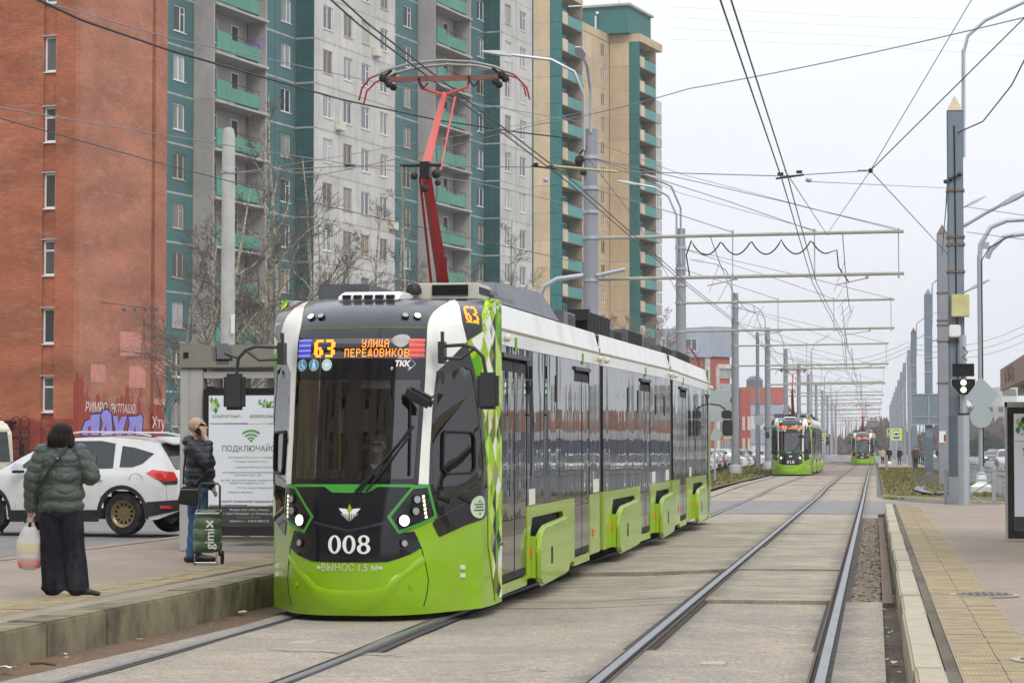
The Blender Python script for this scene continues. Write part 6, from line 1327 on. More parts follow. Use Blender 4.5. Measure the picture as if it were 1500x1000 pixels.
# ---- fences
FEN = mat('grey_fence_paint', (.33, .35, .37), .5, var=.08, dirt=(.2, .18, .15), damt=.4, ds=6)
t = thing('cross_braced_fence', 'low grey fence with crossed bars at the end of the right platform', 'fence', (0, 64.35, 0)); xsf = [1.80, 3.02, 4.24, 5.46]
for x in xsf: q = MB().box((x - .045, -.045, .0), (x + .045, .045, 1.10)).build('post', FEN, t); MB().box((x - .06, -.06, 1.10), (x + .06, .06, 1.16)).build('cap', GALV, q)
for a, b in zip(xsf, xsf[1:]):
    MB().box((a, -.02, 1.0), (b, .02, 1.05)).build('rail', FEN, t); MB().box((a, -.02, .84), (b, .02, .88)).build('rail', FEN, t); MB().tube([(a + .05, 0, .84), (b - .05, 0, .15)], .018, 6).build('cross_bar', FEN, t); MB().tube([(a + .05, .03, .15), (b - .05, .03, .84)], .018, 6).build('cross_bar', FEN, t)
def longfence(lab, x, y0, y1, zt, sp=.16, psp=2.5):
    t = thing('railing_fence', lab, 'fence', (0, 0, 0)); z0 = .05
    def F_(y): return zg(x, y)
    n = int((y1 - y0) / psp); pm = MB().box((-.04, -.04, z0), (.04, .04, zt + .06)).mesh('fence_post', FEN)
    for k in range(n + 1): y = y0 + k * psp; obj('post', pm, t, (x, y, F_(y)))
    for z in (zt - .05, zt - .22, .18): mb = MB(); mb.tube([(x, y0 + (y1 - y0) * k / 12, F_(y0 + (y1 - y0) * k / 12) + z) for k in range(13)], .022, 4); mb.build('rail', FEN, t)
    mb = MB(); k = y0
    while k < y1: mb.box((x - .012, k - .012, F_(k) + .18), (x + .012, k + .012, F_(k) + zt - .05)); k += sp
    tag(mb.build('pickets', FEN, t), kind='stuff')
longfence('long grey picket railing along the right verge beside the road', 4.25, 74, 214, 1.0); longfence('grey picket railing in front of the parked cars on the left', -13.0, 150, 330, 1.05)
longfence('short railing beside the far stop on the right, below the stop sign', .9, 183, 206, 1.1)
# ---- shelter at the left platform
SHG = mat('shelter_grey_metal', (.42, .42, .41), .5, var=.05, dirt=(.3, .28, .25), damt=.3, ds=2); SHR = mat('shelter_roof_taupe', (.235, .225, .195), .5, var=.06); SGL = glass('shelter_glass', (.78, .82, .80), 1, ior=1.45)
t = thing('tram_shelter', 'grey tram shelter with a taupe roof box and an illuminated style poster end wall', 'shelter', (-9.50, 32.95, PZ_)); S_ = t
MB().box((0, -.05, 2.52), (1.75, 4.9, 2.84)).build('roof_box', SHR, t, bevel=.012); MB().box((.06, -.06, 2.66), (.13, -.05, 2.74)).build('roof_mark', SEAM, t)
MB().box((.13, .0, 0), (.325, .22, 2.52)).build('corner_post', SHG, t, bevel=.01); MB().box((.0, -.0, 0), (.13, .2, .0 + 2.52)).build('corner_post_side', SHG, t, bevel=.01); 
for y in (1.6, 3.2, 4.75): MB().box((.05, y, 0), (.15, y + .1, 2.52)).build('rear_post', SHG, t)
for a, b in ((.24, 1.55), (1.7, 3.15), (3.3, 4.7)): MB().box((.09, a, .3), (.10, b, 2.3)).build('rear_glass', SGL, t)
MB().box((.33, .02, 2.38), (1.72, .10, 2.47)).build('top_rail', SHG, t); MB().box((.33, .02, .0), (1.72, .12, .08)).box((.33, .0, .12), (1.72, .10, .20)).build('bottom_rail', SHG, t); MB().box((1.62, .0, 0), (1.74, .2, 2.52)).build('front_post', SHG, t)
MB().box((.4, 1.0, .42), (.75, 4.2, .47)).build('bench', SHG, t)
FRB = mat('black_poster_frame', (.012, .012, .013), .25, coat=.5); PAPR = mat('poster_paper', (.66, .70, .76), .5, var=.02, emit=.10); PGR = mat('poster_green', (.13, .36, .06), .5, var=.02); PGD = mat('poster_deep_green', (.05, .22, .10), .5, var=.02); PDK = mat('poster_dark_grey', (.05, .05, .06), .5, var=.02); PTX = mat('poster_text_grey', (.10, .13, .16), .5, var=.02)
def poster_box(name, lab, org, w, h, frame=.08, cat='advert', par=None):
    t = par or thing(name, lab, cat, org); o = Vector((0, 0, 0)) if par is None else Vector(org)
    MB().box(o + Vector((0, -.10, 0)), o + Vector((w, .06, h))).build('light_box', FRB, t, bevel=.01)
    pp = MB().box(o + Vector((frame, -.108, .13)), o + Vector((w - frame, -.10, h - .10))).build('poster', PAPR, t)
    return t, pp, o
t, pp, o = poster_box('', '', (.36, -.0, .22), 1.36, 2.02, .08, par=S_)
def ptx(pp, s, px, py, size, m, bold=0, align='CENTER', sx=1, sh=0):
    o_ = Vector((px, -.111, py)); mb = MB(); addtext(mb, s, size, o_, (1, 0, 0), (0, 0, 1), bold, align, sx, sh); mb.build('lettering', m, pp)
cxp = .36 + .68; top = .22 + 2.02 - .10; Z = lambda py: top - (py - 582) / 193 * 1.80
ptx(pp, 'Чижик', cxp + .34, Z(595), .14, PGR, .006, sx=1.1, sh=.15); ptx(pp, 'КОМФОРТНЫЙ •', cxp - .55, Z(613), .052, PGR, .001, 'LEFT'); ptx(pp, 'БЕЗОПАСНЫЙ •', cxp - .02, Z(613), .052, PGD, .001, 'LEFT'); ptx(pp, 'ДОС', cxp + .40, Z(613), .052, PTX, .001, 'LEFT')
for a, b, m in ((-.58, -.36, PAT[3]), (-.36, -.05, PDK), (-.05, .25, PAT[7]), (.25, .58, PGR)): MB().box((cxp + a, -.111, Z(624)), (cxp + b, -.108, Z(622.6))).build('poster_line', m, pp); MB().box((cxp + a, -.111, Z(744)), (cxp + b, -.108, Z(742.6))).build('poster_line', m, pp)
mb = MB(); zc = Z(651)
for r0, r1 in ((.145, .175), (.095, .122), (.05, .075)):
    A = [rad(48 + 84 * i / 12) for i in range(13)]; mb.add([(cxp + r1 * 1.12 * math.cos(a), -.111, zc + r1 * math.sin(a)) for a in A] + [(cxp + r0 * 1.12 * math.cos(a), -.111, zc + r0 * math.sin(a)) for a in A], [(i, i + 1, 14 + i, 13 + i) for i in range(12)])
mb.add([(cxp - .03, -.111, zc + .03), (cxp, -.111, zc - .0), (cxp + .03, -.111, zc + .03), (cxp, -.111, zc + .04)], [(0, 1, 2, 3)]); mb.build('wifi_symbol', PGR, pp)
ptx(pp, 'ПОДКЛЮЧАЙСЯ', cxp, Z(660.5), .108, PGD, .001, sx=.93); ptx(pp, 'Бесплатный WiFi-доступ к интернету', cxp + .02, Z(673), .038, PGR); ptx(pp, 'в каждом трамвае Чижик:', cxp + .0, Z(679), .038, PGR)
for s, y, x in (('и выберите WiFi-сеть Chizhik by OBIT', 687.5, -.22), ('на странице авторизации введите номер', 695, -.40), ('мобильного телефона', 699, -.24), ('на телефон поступит звонок с номера оператора', 706.5, -.42), ('введите последние 4 цифры', 710.5, -.3), ('эти 4 цифры на странице авторизации', 717.5, -.20), ('войдите в Интернет', 724, -.32)): ptx(pp, s, cxp + x, Z(y), .036, PTX, 0, 'LEFT')
ptx(pp, 'служба технической поддержки 8 (812) 62', cxp - .42, Z(737.5), .044, PTX, .001, 'LEFT'); MB().box((.36 + .082, -.1095, Z(775) + .002), (.36 + 1.278, -.108, Z(744.5))).build('poster_footer', PDK, pp)
for s, y, m in (('Филиал ООО «ТКК» «Чижик»', 750, STICK), ('г. Санкт-Петербург, ул. Потапова, д.21', 755.5, STICK), ('чижик-трамвай.рф', 760.8, PGR), ('chizhik-lrt.ru  •  8 (812) 408-92-32', 766.3, STICK)): ptx(pp, s, cxp - .02, Z(y), .040, m)
for k, (dx, dz, m) in enumerate(((-.50, .02, PGR), (-.53, -.03, PAT[1]), (-.47, -.04, PGR), (-.56, .03, PAT[3]), (-.5, -.11, PGD), (-.55, -.08, PAT[7]))): MB().add([(cxp + dx - .03, -.1112 - k * .0004, Z(592) + dz), (cxp + dx, -.1112 - k * .0004, Z(592) + dz - .05), (cxp + dx + .03, -.1112 - k * .0004, Z(592) + dz), (cxp + dx, -.1112 - k * .0004, Z(592) + dz + .05)], [(0, 1, 2, 3)]).build('poster_leaf', m, pp)
# ---- right advert and shelter roof
t, pp, o = poster_box('advert_light_box', 'black framed poster light box cut by the right edge, green Cyrillic letters', (2.02, 38.7, PZ_ + .03), 1.36, 2.02, .10); MB().box((-.03, -.12, 0), (0, .08, 2.10)).box((-.03, -.12, 2.02), (1.4, .08, 2.10)).build('outer_frame', SHG, t)
ptx(pp, 'КОМФ', .20, 1.60, .06, PDK, 0, 'LEFT'); MB().box((.11, -.111, 1.49), (1.2, -.108, 1.50)).build('poster_line', PAT[3], pp); ptx(pp, 'УЗ', .22, 1.33, .15, PGD, .002, 'LEFT'); ptx(pp, 'П', .25, 1.12, .15, PGD, .002, 'LEFT'); MB().box((.101, -.1095, .132), (1.26, -.108, .34)).build('poster_footer', PDK, pp)
for k, (dx, dz, m) in enumerate(((.16, 0, PAT[1]), (.20, -.05, PGR), (.24, .02, PDK), (.16, -.13, PGD), (.29, 0, PAT[3]), (.33, -.04, PDK), (.26, -.1, PAT[5]))): MB().add([(dx - .04, -.1112 - k * .0004, 1.80 + dz), (dx, -.1112 - k * .0004, 1.80 + dz - .07), (dx + .04, -.1112 - k * .0004, 1.80 + dz), (dx, -.1112 - k * .0004, 1.80 + dz + .06)], [(0, 1, 2, 3)]).build('poster_leaf', m, pp)
t = thing('platform_shelter', 'shelter roof with pinkish scrawled fascia jutting in at the right edge', 'shelter', (0, 0, 0)); FAS = mat('scrawled_fascia', (.33, .27, .235), .7, var=.2, vs=5, dirt=(.30, .10, .08), damt=.8, ds=5, dstretch=(1, 1, 1))
MB().box((2.03, 29, 2.60), (2.09, 40.8, 2.95)).build('fascia', FAS, t); MB().box((2.09, 29, 2.66), (3.8, 40.8, 2.90)).build('roof_panel', CREAMP, t); MB().box((2.3, 29, 2.52), (2.4, 40.7, 2.66)).build('roof_beam', GALV, t); MB().box((2.09, 40.8, 2.66), (3.8, 40.86, 2.92)).build('end_fascia', FAS, t)
for y in (30, 35.5, 40.2): MB().box((3.6, y, PZ_), (3.72, y + .12, 2.66)).build('post', SHG, t)
MB().ball((2.62, 39.8, 2.58), (.10, .10, .08), 10, 6).build('dome_camera', RUBBER, t, smooth=True)
mb = MB(); addtext(mb, 'АЭЯ Ко', .34, (2.026, 38, 2.77), (0, -1, 0), (0, 0, 1), 0, 'CENTER', 2.2, .3); mb.build('fascia_scrawl', RED, t)
# ---- small posts and far signs
YEL = mat('sign_yellow', (.62, .72, .02), .5, var=.02); SBL = mat('sign_blue', (.02, .16, .55), .5, var=.02)
def crossing_sign(lab, px, py, D, sz=.78, post=True):
    p = atD(px, py, D); t = thing('pedestrian_crossing_sign', lab, 'road sign', p); s = sz / 2
    MB().box((-s, -.02, -s), (s, .0, s)).build('yellow_board', YEL, t); MB().box((-s * .75, -.026, -s * .75), (s * .75, -.021, s * .75)).build('blue_plate', SBL, t); MB().add([(-s * .6, -.03, -s * .55), (s * .6, -.03, -s * .55), (0, -.03, s * .6)], [(0, 1, 2)]).build('white_triangle', STICK, t)
    MB().tube([(-.02 * s, -.034, .2 * s), (0, -.034, -.1 * s), (-.18 * s, -.034, -.48 * s)], .04 * s + .01, 4).tube([(0, -.034, -.1 * s), (.16 * s, -.034, -.48 * s)], .05 * s, 4).build('walking_figure', RUBBER, t)
    if post: MB().tube([(0, .05, s), (0, .05, -p.z + .1)], .04, 6).build('post', GALV, t)
crossing_sign('yellow edged pedestrian crossing sign left of the tall mast and tram 018', 1066, 637, 250); crossing_sign('yellow edged pedestrian crossing sign by the far stop on the right', 1304.5, 633, 238, .72); crossing_sign('tiny pedestrian crossing sign over the right carriageway, far away', 1377.5, 649, 420, .8)
def stop_sign(lab, px, py, D, s=.5):
    p = atD(px, py, D); t = thing('tram_stop_sign', lab, 'stop sign', p); MB().box((-s, -.02, -s * 1.1), (s, 0, s * 1.1)).build('yellow_board', YEL, t); MB().box((-s * .55, -.026, -s * .8), (s * .55, -.021, s * .8)).build('blue_plate', SBL, t); MB().box((-s * .45, -.03, -s * .35), (s * .45, -.027, s * .6)).build('white_field', STICK, t); MB().box((-s * .35, -.034, -.05), (s * .35, -.031, s * .25)).build('tram_symbol', RUBBER, t); MB().tube([(0, .05, s), (0, .05, -p.z + .1)], .05, 6).build('post', GALV, t)
stop_sign('yellow and blue tram stop sign beside the crossing sign on the right', 1313, 636, 225); stop_sign('yellow and blue tram stop sign right of tram 018', 1204.5, 641, 260, .42)
t = thing('round_sign_back', 'round grey sign back on a thin post beside the left edge of tram 018', 'road sign', W_(*atD(1112.5, 650, 150).xy)); MB().tube([(0, 0, 0), (0, 0, 3.2)], .05, 8).build('post', GALV, t); MB().lathe((0, -.07, 3.35), [(.001, -.01), (.33, -.01), (.33, .01), (.001, .01)], 24, 'y').build('disc', SB, t)
t = thing('sign_post', 'thin post with a large grey rectangular sign back just behind tram 008', 'road sign', W_(*atD(1047, 650, 118).xy)); MB().tube([(0, 0, 0), (0, 0, 3.4)], .045, 8).build('post', GALV, t); MB().lathe((0, 0, 0), [(.18, 0), (.14, .08), (.06, .1)], 12).build('foot', IRON, t); MB().box((-.35, -.08, 2.9), (.75, -.05, 4.4)).build('sign_back', SB, t); MB().lathe((.1, -.08, 2.3), [(.001, -.01), (.25, -.01), (.25, .01), (.001, .01)], 20, 'y').build('round_back', SB, t); MB().add([(-.3, -.1, 2.0), (.3, -.1, 2.0), (0, -.1, 2.6)], [(0, 1, 2)]).build('triangle_back', SB, t)
t = thing('rusty_stake', 'short rusty metal post at the left edge beside the shopping bag', 'post', (*atZ(3, 780, .2).xy, .2)); MB().box((-.02, -.02, 0), (.02, .02, 1.0)).box((-.14, -.015, .95), (.02, .015, .99)).build('stake', RUSTB, t)
# ---- bare trees
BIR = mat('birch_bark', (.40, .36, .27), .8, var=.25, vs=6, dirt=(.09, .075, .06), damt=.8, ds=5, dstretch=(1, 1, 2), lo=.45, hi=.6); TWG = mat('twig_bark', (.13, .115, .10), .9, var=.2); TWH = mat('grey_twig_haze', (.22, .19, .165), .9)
def tree(lab, px, D, h, seed, r0=.11, spread=.9, n1=16, stems=1, hz=0, name='bare_birch', grp='bare trees in front of the blocks', twr=.008, lean=0):
    r = random.Random(seed); p = atD(px, 600, D); t = thing(name, lab, 'tree', (p.x, p.y, 0), 0, grp); tk, cr = MB(), MB()
    def twig(q, d, L, rr, lev):
        P = [q]; dd = d.copy(); k_ = 3 if lev < 2 else 2
        for _ in range(k_): dd = (dd + Vector((r.uniform(-.25, .25), r.uniform(-.25, .25), r.uniform(-.10, .28 if lev < 2 else .02)))).normalized(); P.append(P[-1] + dd * L / k_)
        (tk if lev == 1 and rr > .02 else cr).tube(P, [rr * (1 - .6 * i / (len(P) - 1)) for i in range(len(P))], 5 if lev == 1 else 3, False)
        if lev < 4:
            for _ in range({1: 6, 2: 5, 3: 4}[lev]):
                u = r.uniform(.25, 1); i = min(int(u * k_), k_ - 1); q2 = P[i].lerp(P[i + 1], u * k_ - i); d2 = (dd + Vector((r.uniform(-1, 1), r.uniform(-1, 1), r.uniform(-.4, .7))) * .9).normalized(); twig(q2, d2, L * r.uniform(.4, .62), max(rr * .45, twr * .7), lev + 1)
    for s in range(stems):
        a = r.uniform(0, 6.28); d = Vector((math.cos(a) * .12 * s + lean, math.sin(a) * .12 * s, 1)).normalized(); q = Vector((.15 * s, 0, 0)); P = [q]
        for k in range(7): d = (d + Vector((r.uniform(-.07, .07), r.uniform(-.07, .07), .05))).normalized(); P.append(P[-1] + d * h * (1 - .12 * s) / 7)
        tk.tube(P, [r0 * (1 - .9 * i / 7) + .01 for i in range(8)], 7, False)
        for k in range(n1):
            u = .22 + .78 * k / n1 + r.uniform(-.03, .03); u = min(u, .99); i = min(int(u * 7), 6); q = P[i].lerp(P[i + 1], u * 7 - i); a = r.uniform(0, 6.28); dd = Vector((math.cos(a), math.sin(a), r.uniform(.5, 1.3))).normalized(); twig(q, dd, h * spread * (1.05 - u) * .42 + .3, r0 * .42 * (1.1 - u) + .008, 1)
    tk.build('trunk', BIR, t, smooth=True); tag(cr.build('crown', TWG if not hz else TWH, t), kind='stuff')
for i, a in enumerate(((302, 74, 9.6, .11, 2, .04), (378, 82, 10, .09, 1, .0), (412, 86, 14.2, .13, 2, .02), (446, 90, 12.5, .10, 1, .03), (262, 88, 9.8, .08, 1, -.03), (532, 96, 11.5, .11, 2, 0), (592, 104, 12.6, .10, 1, .02), (748, 126, 13.4, .11, 2, 0), (722, 120, 11, .08, 1, 0), (482, 92, 10.5, .08, 1, -.02), (350, 78, 9.2, .07, 1, -.02))):
    lb = ('two stemmed bare birch left of the concrete pole, in front of the shelter roof line', 'thin bare birch just right of the concrete pole', 'tallest bare birch, in front of the first teal window column', 'slender birch left of the off white panels', 'thin bare tree before the corner of brick and teal blocks', 'double stemmed bare tree in front of the off white panels', 'bare tree at the left of the pantograph arm', 'bare birch before the right end of the off white panels', 'small bare tree right of the pantograph arm', 'low bare tree at the left of the off white panels', 'small bare tree behind the concrete pole')[i]
    tree(lb, a[0], a[1], a[2], 20 + i, a[3], .66, 11, a[4], lean=a[5])
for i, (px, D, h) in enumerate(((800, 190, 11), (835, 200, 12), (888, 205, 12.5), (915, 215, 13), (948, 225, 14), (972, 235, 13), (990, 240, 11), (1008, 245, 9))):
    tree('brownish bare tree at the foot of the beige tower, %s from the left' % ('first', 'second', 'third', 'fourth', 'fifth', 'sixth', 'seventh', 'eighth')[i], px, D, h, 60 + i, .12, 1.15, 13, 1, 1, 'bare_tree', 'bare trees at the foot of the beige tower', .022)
# far wood on the horizon: one brown mass of bare crowns, and a dark green clump
FW_ = mat('bare_wood_brown', (.125, .088, .072), .95, var=.35, vs=.05); FWG = mat('far_evergreen', (.025, .04, .018), .95, var=.35, vs=.1)
mb = MB(); r = random.Random(2)
for k in range(5200):
    px = r.uniform(1115, 1560); D = r.uniform(640, 800); p = atD(px, 650, D); h = (9.5 + 3 * math.sin(px * .05) + 2.5 * math.sin(px * .017 + 2)) * r.uniform(.55, 1.05); z = r.uniform(.1, 1) ** .7 * h; w = r.uniform(.5, 1.5)
    a = r.uniform(0, 3.14); mb.add([(p.x - w * math.cos(a), p.y - w * math.sin(a), z - w), (p.x + w * math.cos(a), p.y + w * math.sin(a), z - w * .6), (p.x + r.uniform(-w, w), p.y, z + w * 1.2)], [(0, 1, 2)])
for k in range(300): px = r.uniform(1115, 1560); p = atD(px, 650, r.uniform(640, 700)); h = 10 * r.uniform(.7, 1.1); mb.tube([(p.x, p.y, 0), (p.x + r.uniform(-.5, .5), p.y, h)], [.14, .04], 3, False)
tag(mb.build('far_wood', FW_), 'brown mass of bare trees along the horizon', 'wood', kind='stuff'); mb = MB()
for k in range(900): px = r.uniform(1420, 1475); D = r.uniform(520, 545); p = atD(px, 650, D); z = r.uniform(0, 5.2) * (1 - abs((px - 1445) / 60)); w = r.uniform(.2, .6); a = r.uniform(0, 3.14); mb.add([(p.x - w * math.cos(a), p.y - w * math.sin(a), z), (p.x + w * math.cos(a), p.y + w * math.sin(a), z + .1), (p.x, p.y, z + w * 1.4)], [(0, 1, 2)])
tag(mb.build('evergreen_clump', FWG), 'dark green clump of shrubs beyond the right road', 'shrubs', kind='stuff')
T1 = make_tram('008', '63', 'lime green tram number 008 on route 63, nearest, at the left platform')
T1.matrix_world = Mfull
def place(px, py_l, D, num, route, lab, **k):
    t = make_tram(num, route, lab, **k); p = atD(px, 690, D); t.location = (p.x, p.y, zg(p.x, p.y) + .02); t.rotation_euler = (0, 0, 0); t.scale = (.97,) * 3; return t
T2 = place(1158, 693, 146, '018', '54', 'lime green tram number 018 on route 54, in the distance on the left track', accent=(LEDR, AMBER))
T3 = place(1264, 678, 262, '009', '54', 'far lime green tram with red tail lamps on the right track', tail=True, accent=(LEDR, AMBER))
# ================================================================ VEHICLES AND PEOPLE
TYRE = mat('tyre_rubber', (.022, .022, .023), .75, var=.25, vs=8, dirt=(.16, .14, .12), damt=.45, ds=6, dstretch=(1, 1, 1)); CLAD = mat('black_cladding', (.03, .031, .033), .6, var=.15, dirt=(.16, .14, .12), damt=.4, ds=3)
CARW = mat('white_car_paint', (.70, .71, .72), .18, var=.02, coat=.7, dirt=(.42, .36, .28), damt=.55, ds=1.6, dstretch=(1, 1, .6), lo=.48, hi=.75); RIM = mat('bronze_steel_rim', (.26, .19, .10), .4, metal=.6, var=.15, dirt=(.2, .17, .13), damt=.4, ds=9)
CGL = darkglass('car_glass', (.035, .04, .042), wav=.001, ior=1.5); REDL = mat('red_tail_lens', (.55, .02, .02), .12, coat=.8); SILV = mat('silver_trim', (.5, .5, .5), .3, metal=.6)
SUV = dict(top=[(0, .70), (.08, .92), (.5, 1.02), (1.15, 1.11), (1.55, 1.34), (2.0, 1.56), (2.5, 1.66), (3.2, 1.675), (3.8, 1.63), (4.15, 1.56), (4.35, 1.32), (4.52, 1.08), (4.60, .95), (4.62, .62)], zb=[(0, .38), (.3, .24), (4.2, .26), (4.62, .42)], hw=[(.2, .86), (.45, .905), (.8, .915), (1.0, .895), (1.08, .86), (1.68, .64)], L=4.62, wf=.93, wr=3.59, R=.36,
    glass=[[(1.52, 1.12), (2.02, 1.50), (2.42, 1.575), (2.46, 1.10)], [(2.53, 1.10), (2.50, 1.58), (3.05, 1.585), (3.34, 1.54), (3.38, 1.12)], [(3.50, 1.14), (3.48, 1.50), (3.72, 1.47), (4.10, 1.37), (3.92, 1.20), (3.75, 1.14)]], belt=1.08)
SED = dict(top=[(0, .55), (.08, .74), (.5, .86), (1.1, .96), (1.6, 1.20), (2.0, 1.38), (2.5, 1.44), (3.0, 1.42), (3.5, 1.24), (3.9, 1.02), (4.3, .98), (4.42, .85), (4.45, .55)], zb=[(0, .32), (.3, .2), (4.1, .22), (4.45, .36)], hw=[(.2, .80), (.45, .85), (.75, .86), (.92, .83), (1.44, .60)], L=4.45, wf=.86, wr=3.45, R=.32,
    glass=[[(1.42, .98), (1.95, 1.29), (2.35, 1.35), (2.38, .97)], [(2.44, .97), (2.42, 1.355), (2.9, 1.34), (3.5, 1.05), (3.3, .98)]], belt=.95)
def car(name, lab, grp, P, paint, hi=False, lights=False, loc=(0, 0, 0), rz=0, cat='car'):
    t = thing(name, lab, cat, loc, rz, grp); L = P['L']
    def plan(y): u = abs(y - L / 2) / (L / 2); return 1 - .20 * u ** 5
    def X(y, z): return interp(z, P['hw']) * plan(y)
    n = 60 if hi else 22; rows_ = 14 if hi else 7; V = []; cols_ = 0
    for sg in (1, -1):
        V = []; 
        for i in range(n + 1):
            y = L * i / n; zt, zb_ = interp(y, P['top']), interp(y, P['zb'])
            for k in range(rows_ + 1): z = zb_ + (zt - .03 - zb_) * k / rows_; V.append((sg * X(y, z), y, z))
            xe = X(y, zt - .03)
            for k in range(1, 4): V.append((sg * xe * (1 - k / 3) , y, zt - .03 + .03 * math.sin(k / 3 * 1.57)))
        m = rows_ + 4; F = []
        for i in range(n):
            for k in range(m - 1):
                yc = L * (i + .5) / n; a = V[i * m + k]; zc = (a[2] + V[i * m + k + 1][2]) / 2
                if any((yc - w) ** 2 + (zc - P['R']) ** 2 < (P['R'] + .05) ** 2 for w in (P['wf'], P['wr'])) and k < rows_: continue
                f = (i * m + k, (i + 1) * m + k, (i + 1) * m + k + 1, i * m + k + 1); F.append(f if sg > 0 else f[::-1])
        mb = (body_ if sg < 0 else MB()); body_ = mb; mb.add(V, F)
    e = 0
    for y in (0, L):
        zt, zb_ = interp(y, P['top']), interp(y, P['zb']); w = X(y, .6); q = [(-w, y, zb_), (w, y, zb_), (w, y, zt), (-w, y, zt)]; body_.add(q, [(0, 1, 2, 3) if y == 0 else (3, 2, 1, 0)])
    body_.build('body', paint, t, smooth=35 if True else 0)
    MB().box((-.72, .3, .28), (.72, L - .3, .85)).build('floor_pan', SEAM, t)
    def sreg(nm, m, poly, off, step=.15):
        for sg in (1, -1):
            pl = poly if sg > 0 else poly[::-1]; vs, fs = tri(pl, [], step, lambda y, z: (sg * (X(y, z) + off), y, z)); fs = fs; MB().add(vs, fs).build(nm, m, t)
    for g in P['glass']:
        sreg('side_window', CGL, g, .006)
    # windscreen and rear screen follow the top profile
    def top_strip(nm, m, ya, yb, k0, k1, off=.006):
        vs = []; N_ = 6
        for i in range(N_ + 1):
            y = ya + (yb - ya) * i / N_; zt = interp(y, P['top']); xe = X(y, zt - .03) * .93
            for k in range(5): vs.append((xe * (-1 + k / 2), y - .0, zt + off + .012 * (1 - abs(-1 + k / 2))))
        MB().add(vs, [(i * 5 + k, i * 5 + k + 1, (i + 1) * 5 + k + 1, (i + 1) * 5 + k) for i in range(N_) for k in range(4)]).build(nm, m, t, smooth=True)
    a = [p for p in P['top']]
    if P is SUV: top_strip('windscreen', CGL, 1.22, 1.96, 0, 1); top_strip('rear_window', CGL, 4.17, 4.50, 0, 1)
    else: top_strip('windscreen', CGL, 1.18, 1.96, 0, 1); top_strip('rear_window', CGL, 3.08, 3.82, 0, 1)
    for w in (P['wf'], P['wr']):
        R_ = P['R']
        for sg in (1, -1):
            x = sg * .76; wl = MB().lathe((x, w, R_), [(R_ * .62, -.11), (R_ * .95, -.11), (R_, -.07), (R_, .07), (R_ * .95, .11), (R_ * .62, .10)], 28 if hi else 14, 'x', not hi).build('wheel', TYRE, t, smooth=True)
            if hi and sg > 0:
                mb = MB(); c = x + .085
                mb.lathe((c, w, R_), [(R_ * .50, -.01), (R_ * .62, .02), (R_ * .64, .03), (R_ * .58, .02)], 28, 'x', False); mb.lathe((c, w, R_), [(.01, -.01), (R_ * .34, -.01), (R_ * .34, -.03), (.01, -.03)], 20, 'x'); mb.lathe((c, w, R_), [(.01, .0), (R_ * .15, .0), (R_ * .18, -.02), (.01, -.03)], 14, 'x')
                for k in range(12):
                    a_ = 2 * math.pi * k / 12; ca_, sa_ = math.cos(a_), math.sin(a_); ta, tb = (-sa_ * .02, ca_ * .02), (0, 0)
                    P4 = [(c - .01, w + ca_ * R_ * .32 - sa_ * .018, R_ + sa_ * R_ * .32 + ca_ * .018), (c - .01, w + ca_ * R_ * .32 + sa_ * .018, R_ + sa_ * R_ * .32 - ca_ * .018), (c - .0, w + ca_ * R_ * .53 + sa_ * .022, R_ + sa_ * R_ * .53 - ca_ * .022), (c - .0, w + ca_ * R_ * .53 - sa_ * .022, R_ + sa_ * R_ * .53 + ca_ * .022)]; mb.add(P4, [(0, 3, 2, 1)])
                for k in range(5): a_ = 2 * math.pi * k / 5; mb.lathe((c - .01, w + .055 * math.cos(a_), R_ + .055 * math.sin(a_)), [(.012, 0), (.012, .02)], 6, 'x')
                mb.build('rim', RIM, wl, smooth=True); MB().lathe((c - .06, w, R_), [(.01, 0), (R_ * .6, 0), (R_ * .6, -.02), (.01, -.02)], 20, 'x').build('rim_well', SEAM, wl)
            else: MB().lathe((x, w, R_), [(.01, sg * .06), (R_ * .58, sg * .09), (R_ * .60, sg * .07), (.01, sg * .05)], 14, 'x').build('rim', SILV, wl, smooth=True)
            if P is SUV:
                A = [math.pi * k / 16 for k in range(-1, 18)]; mb = MB(); V_ = [(sg * (X(w + (R_ + .045) * math.cos(a_), max(.25, R_ + (R_ + .045) * math.sin(a_))) + .0), w + (R_ + .045) * math.cos(a_), R_ + (R_ + .045) * math.sin(a_)) for a_ in A] + [(sg * (X(w + (R_ + .12) * math.cos(a_), max(.25, R_ + (R_ + .12) * math.sin(a_))) + .012), w + (R_ + .12) * math.cos(a_), R_ + (R_ + .12) * math.sin(a_)) for a_ in A] + [(sg * .70, w + (R_ + .045) * math.cos(a_), R_ + (R_ + .045) * math.sin(a_)) for a_ in A]
                k_ = len(A); mb.add(V_, [(i, i + 1, k_ + i + 1, k_ + i) for i in range(k_ - 1)] + [(2 * k_ + i, 2 * k_ + i + 1, i + 1, i) for i in range(k_ - 1)]).build('arch_trim', CLAD, t, smooth=True)
    if P is SUV:
        sreg('sill_cladding', CLAD, [(1.36, .20), (3.13, .22), (3.13, .42), (1.36, .40)], .016); sreg('rear_bumper_cladding', CLAD, [(4.0, .30), (4.60, .42), (4.61, .60), (4.04, .56)], .014)
    else: sreg('sill_cladding', CLAD, [(1.25, .19), (3.05, .21), (3.05, .3), (1.25, .28)], .01)
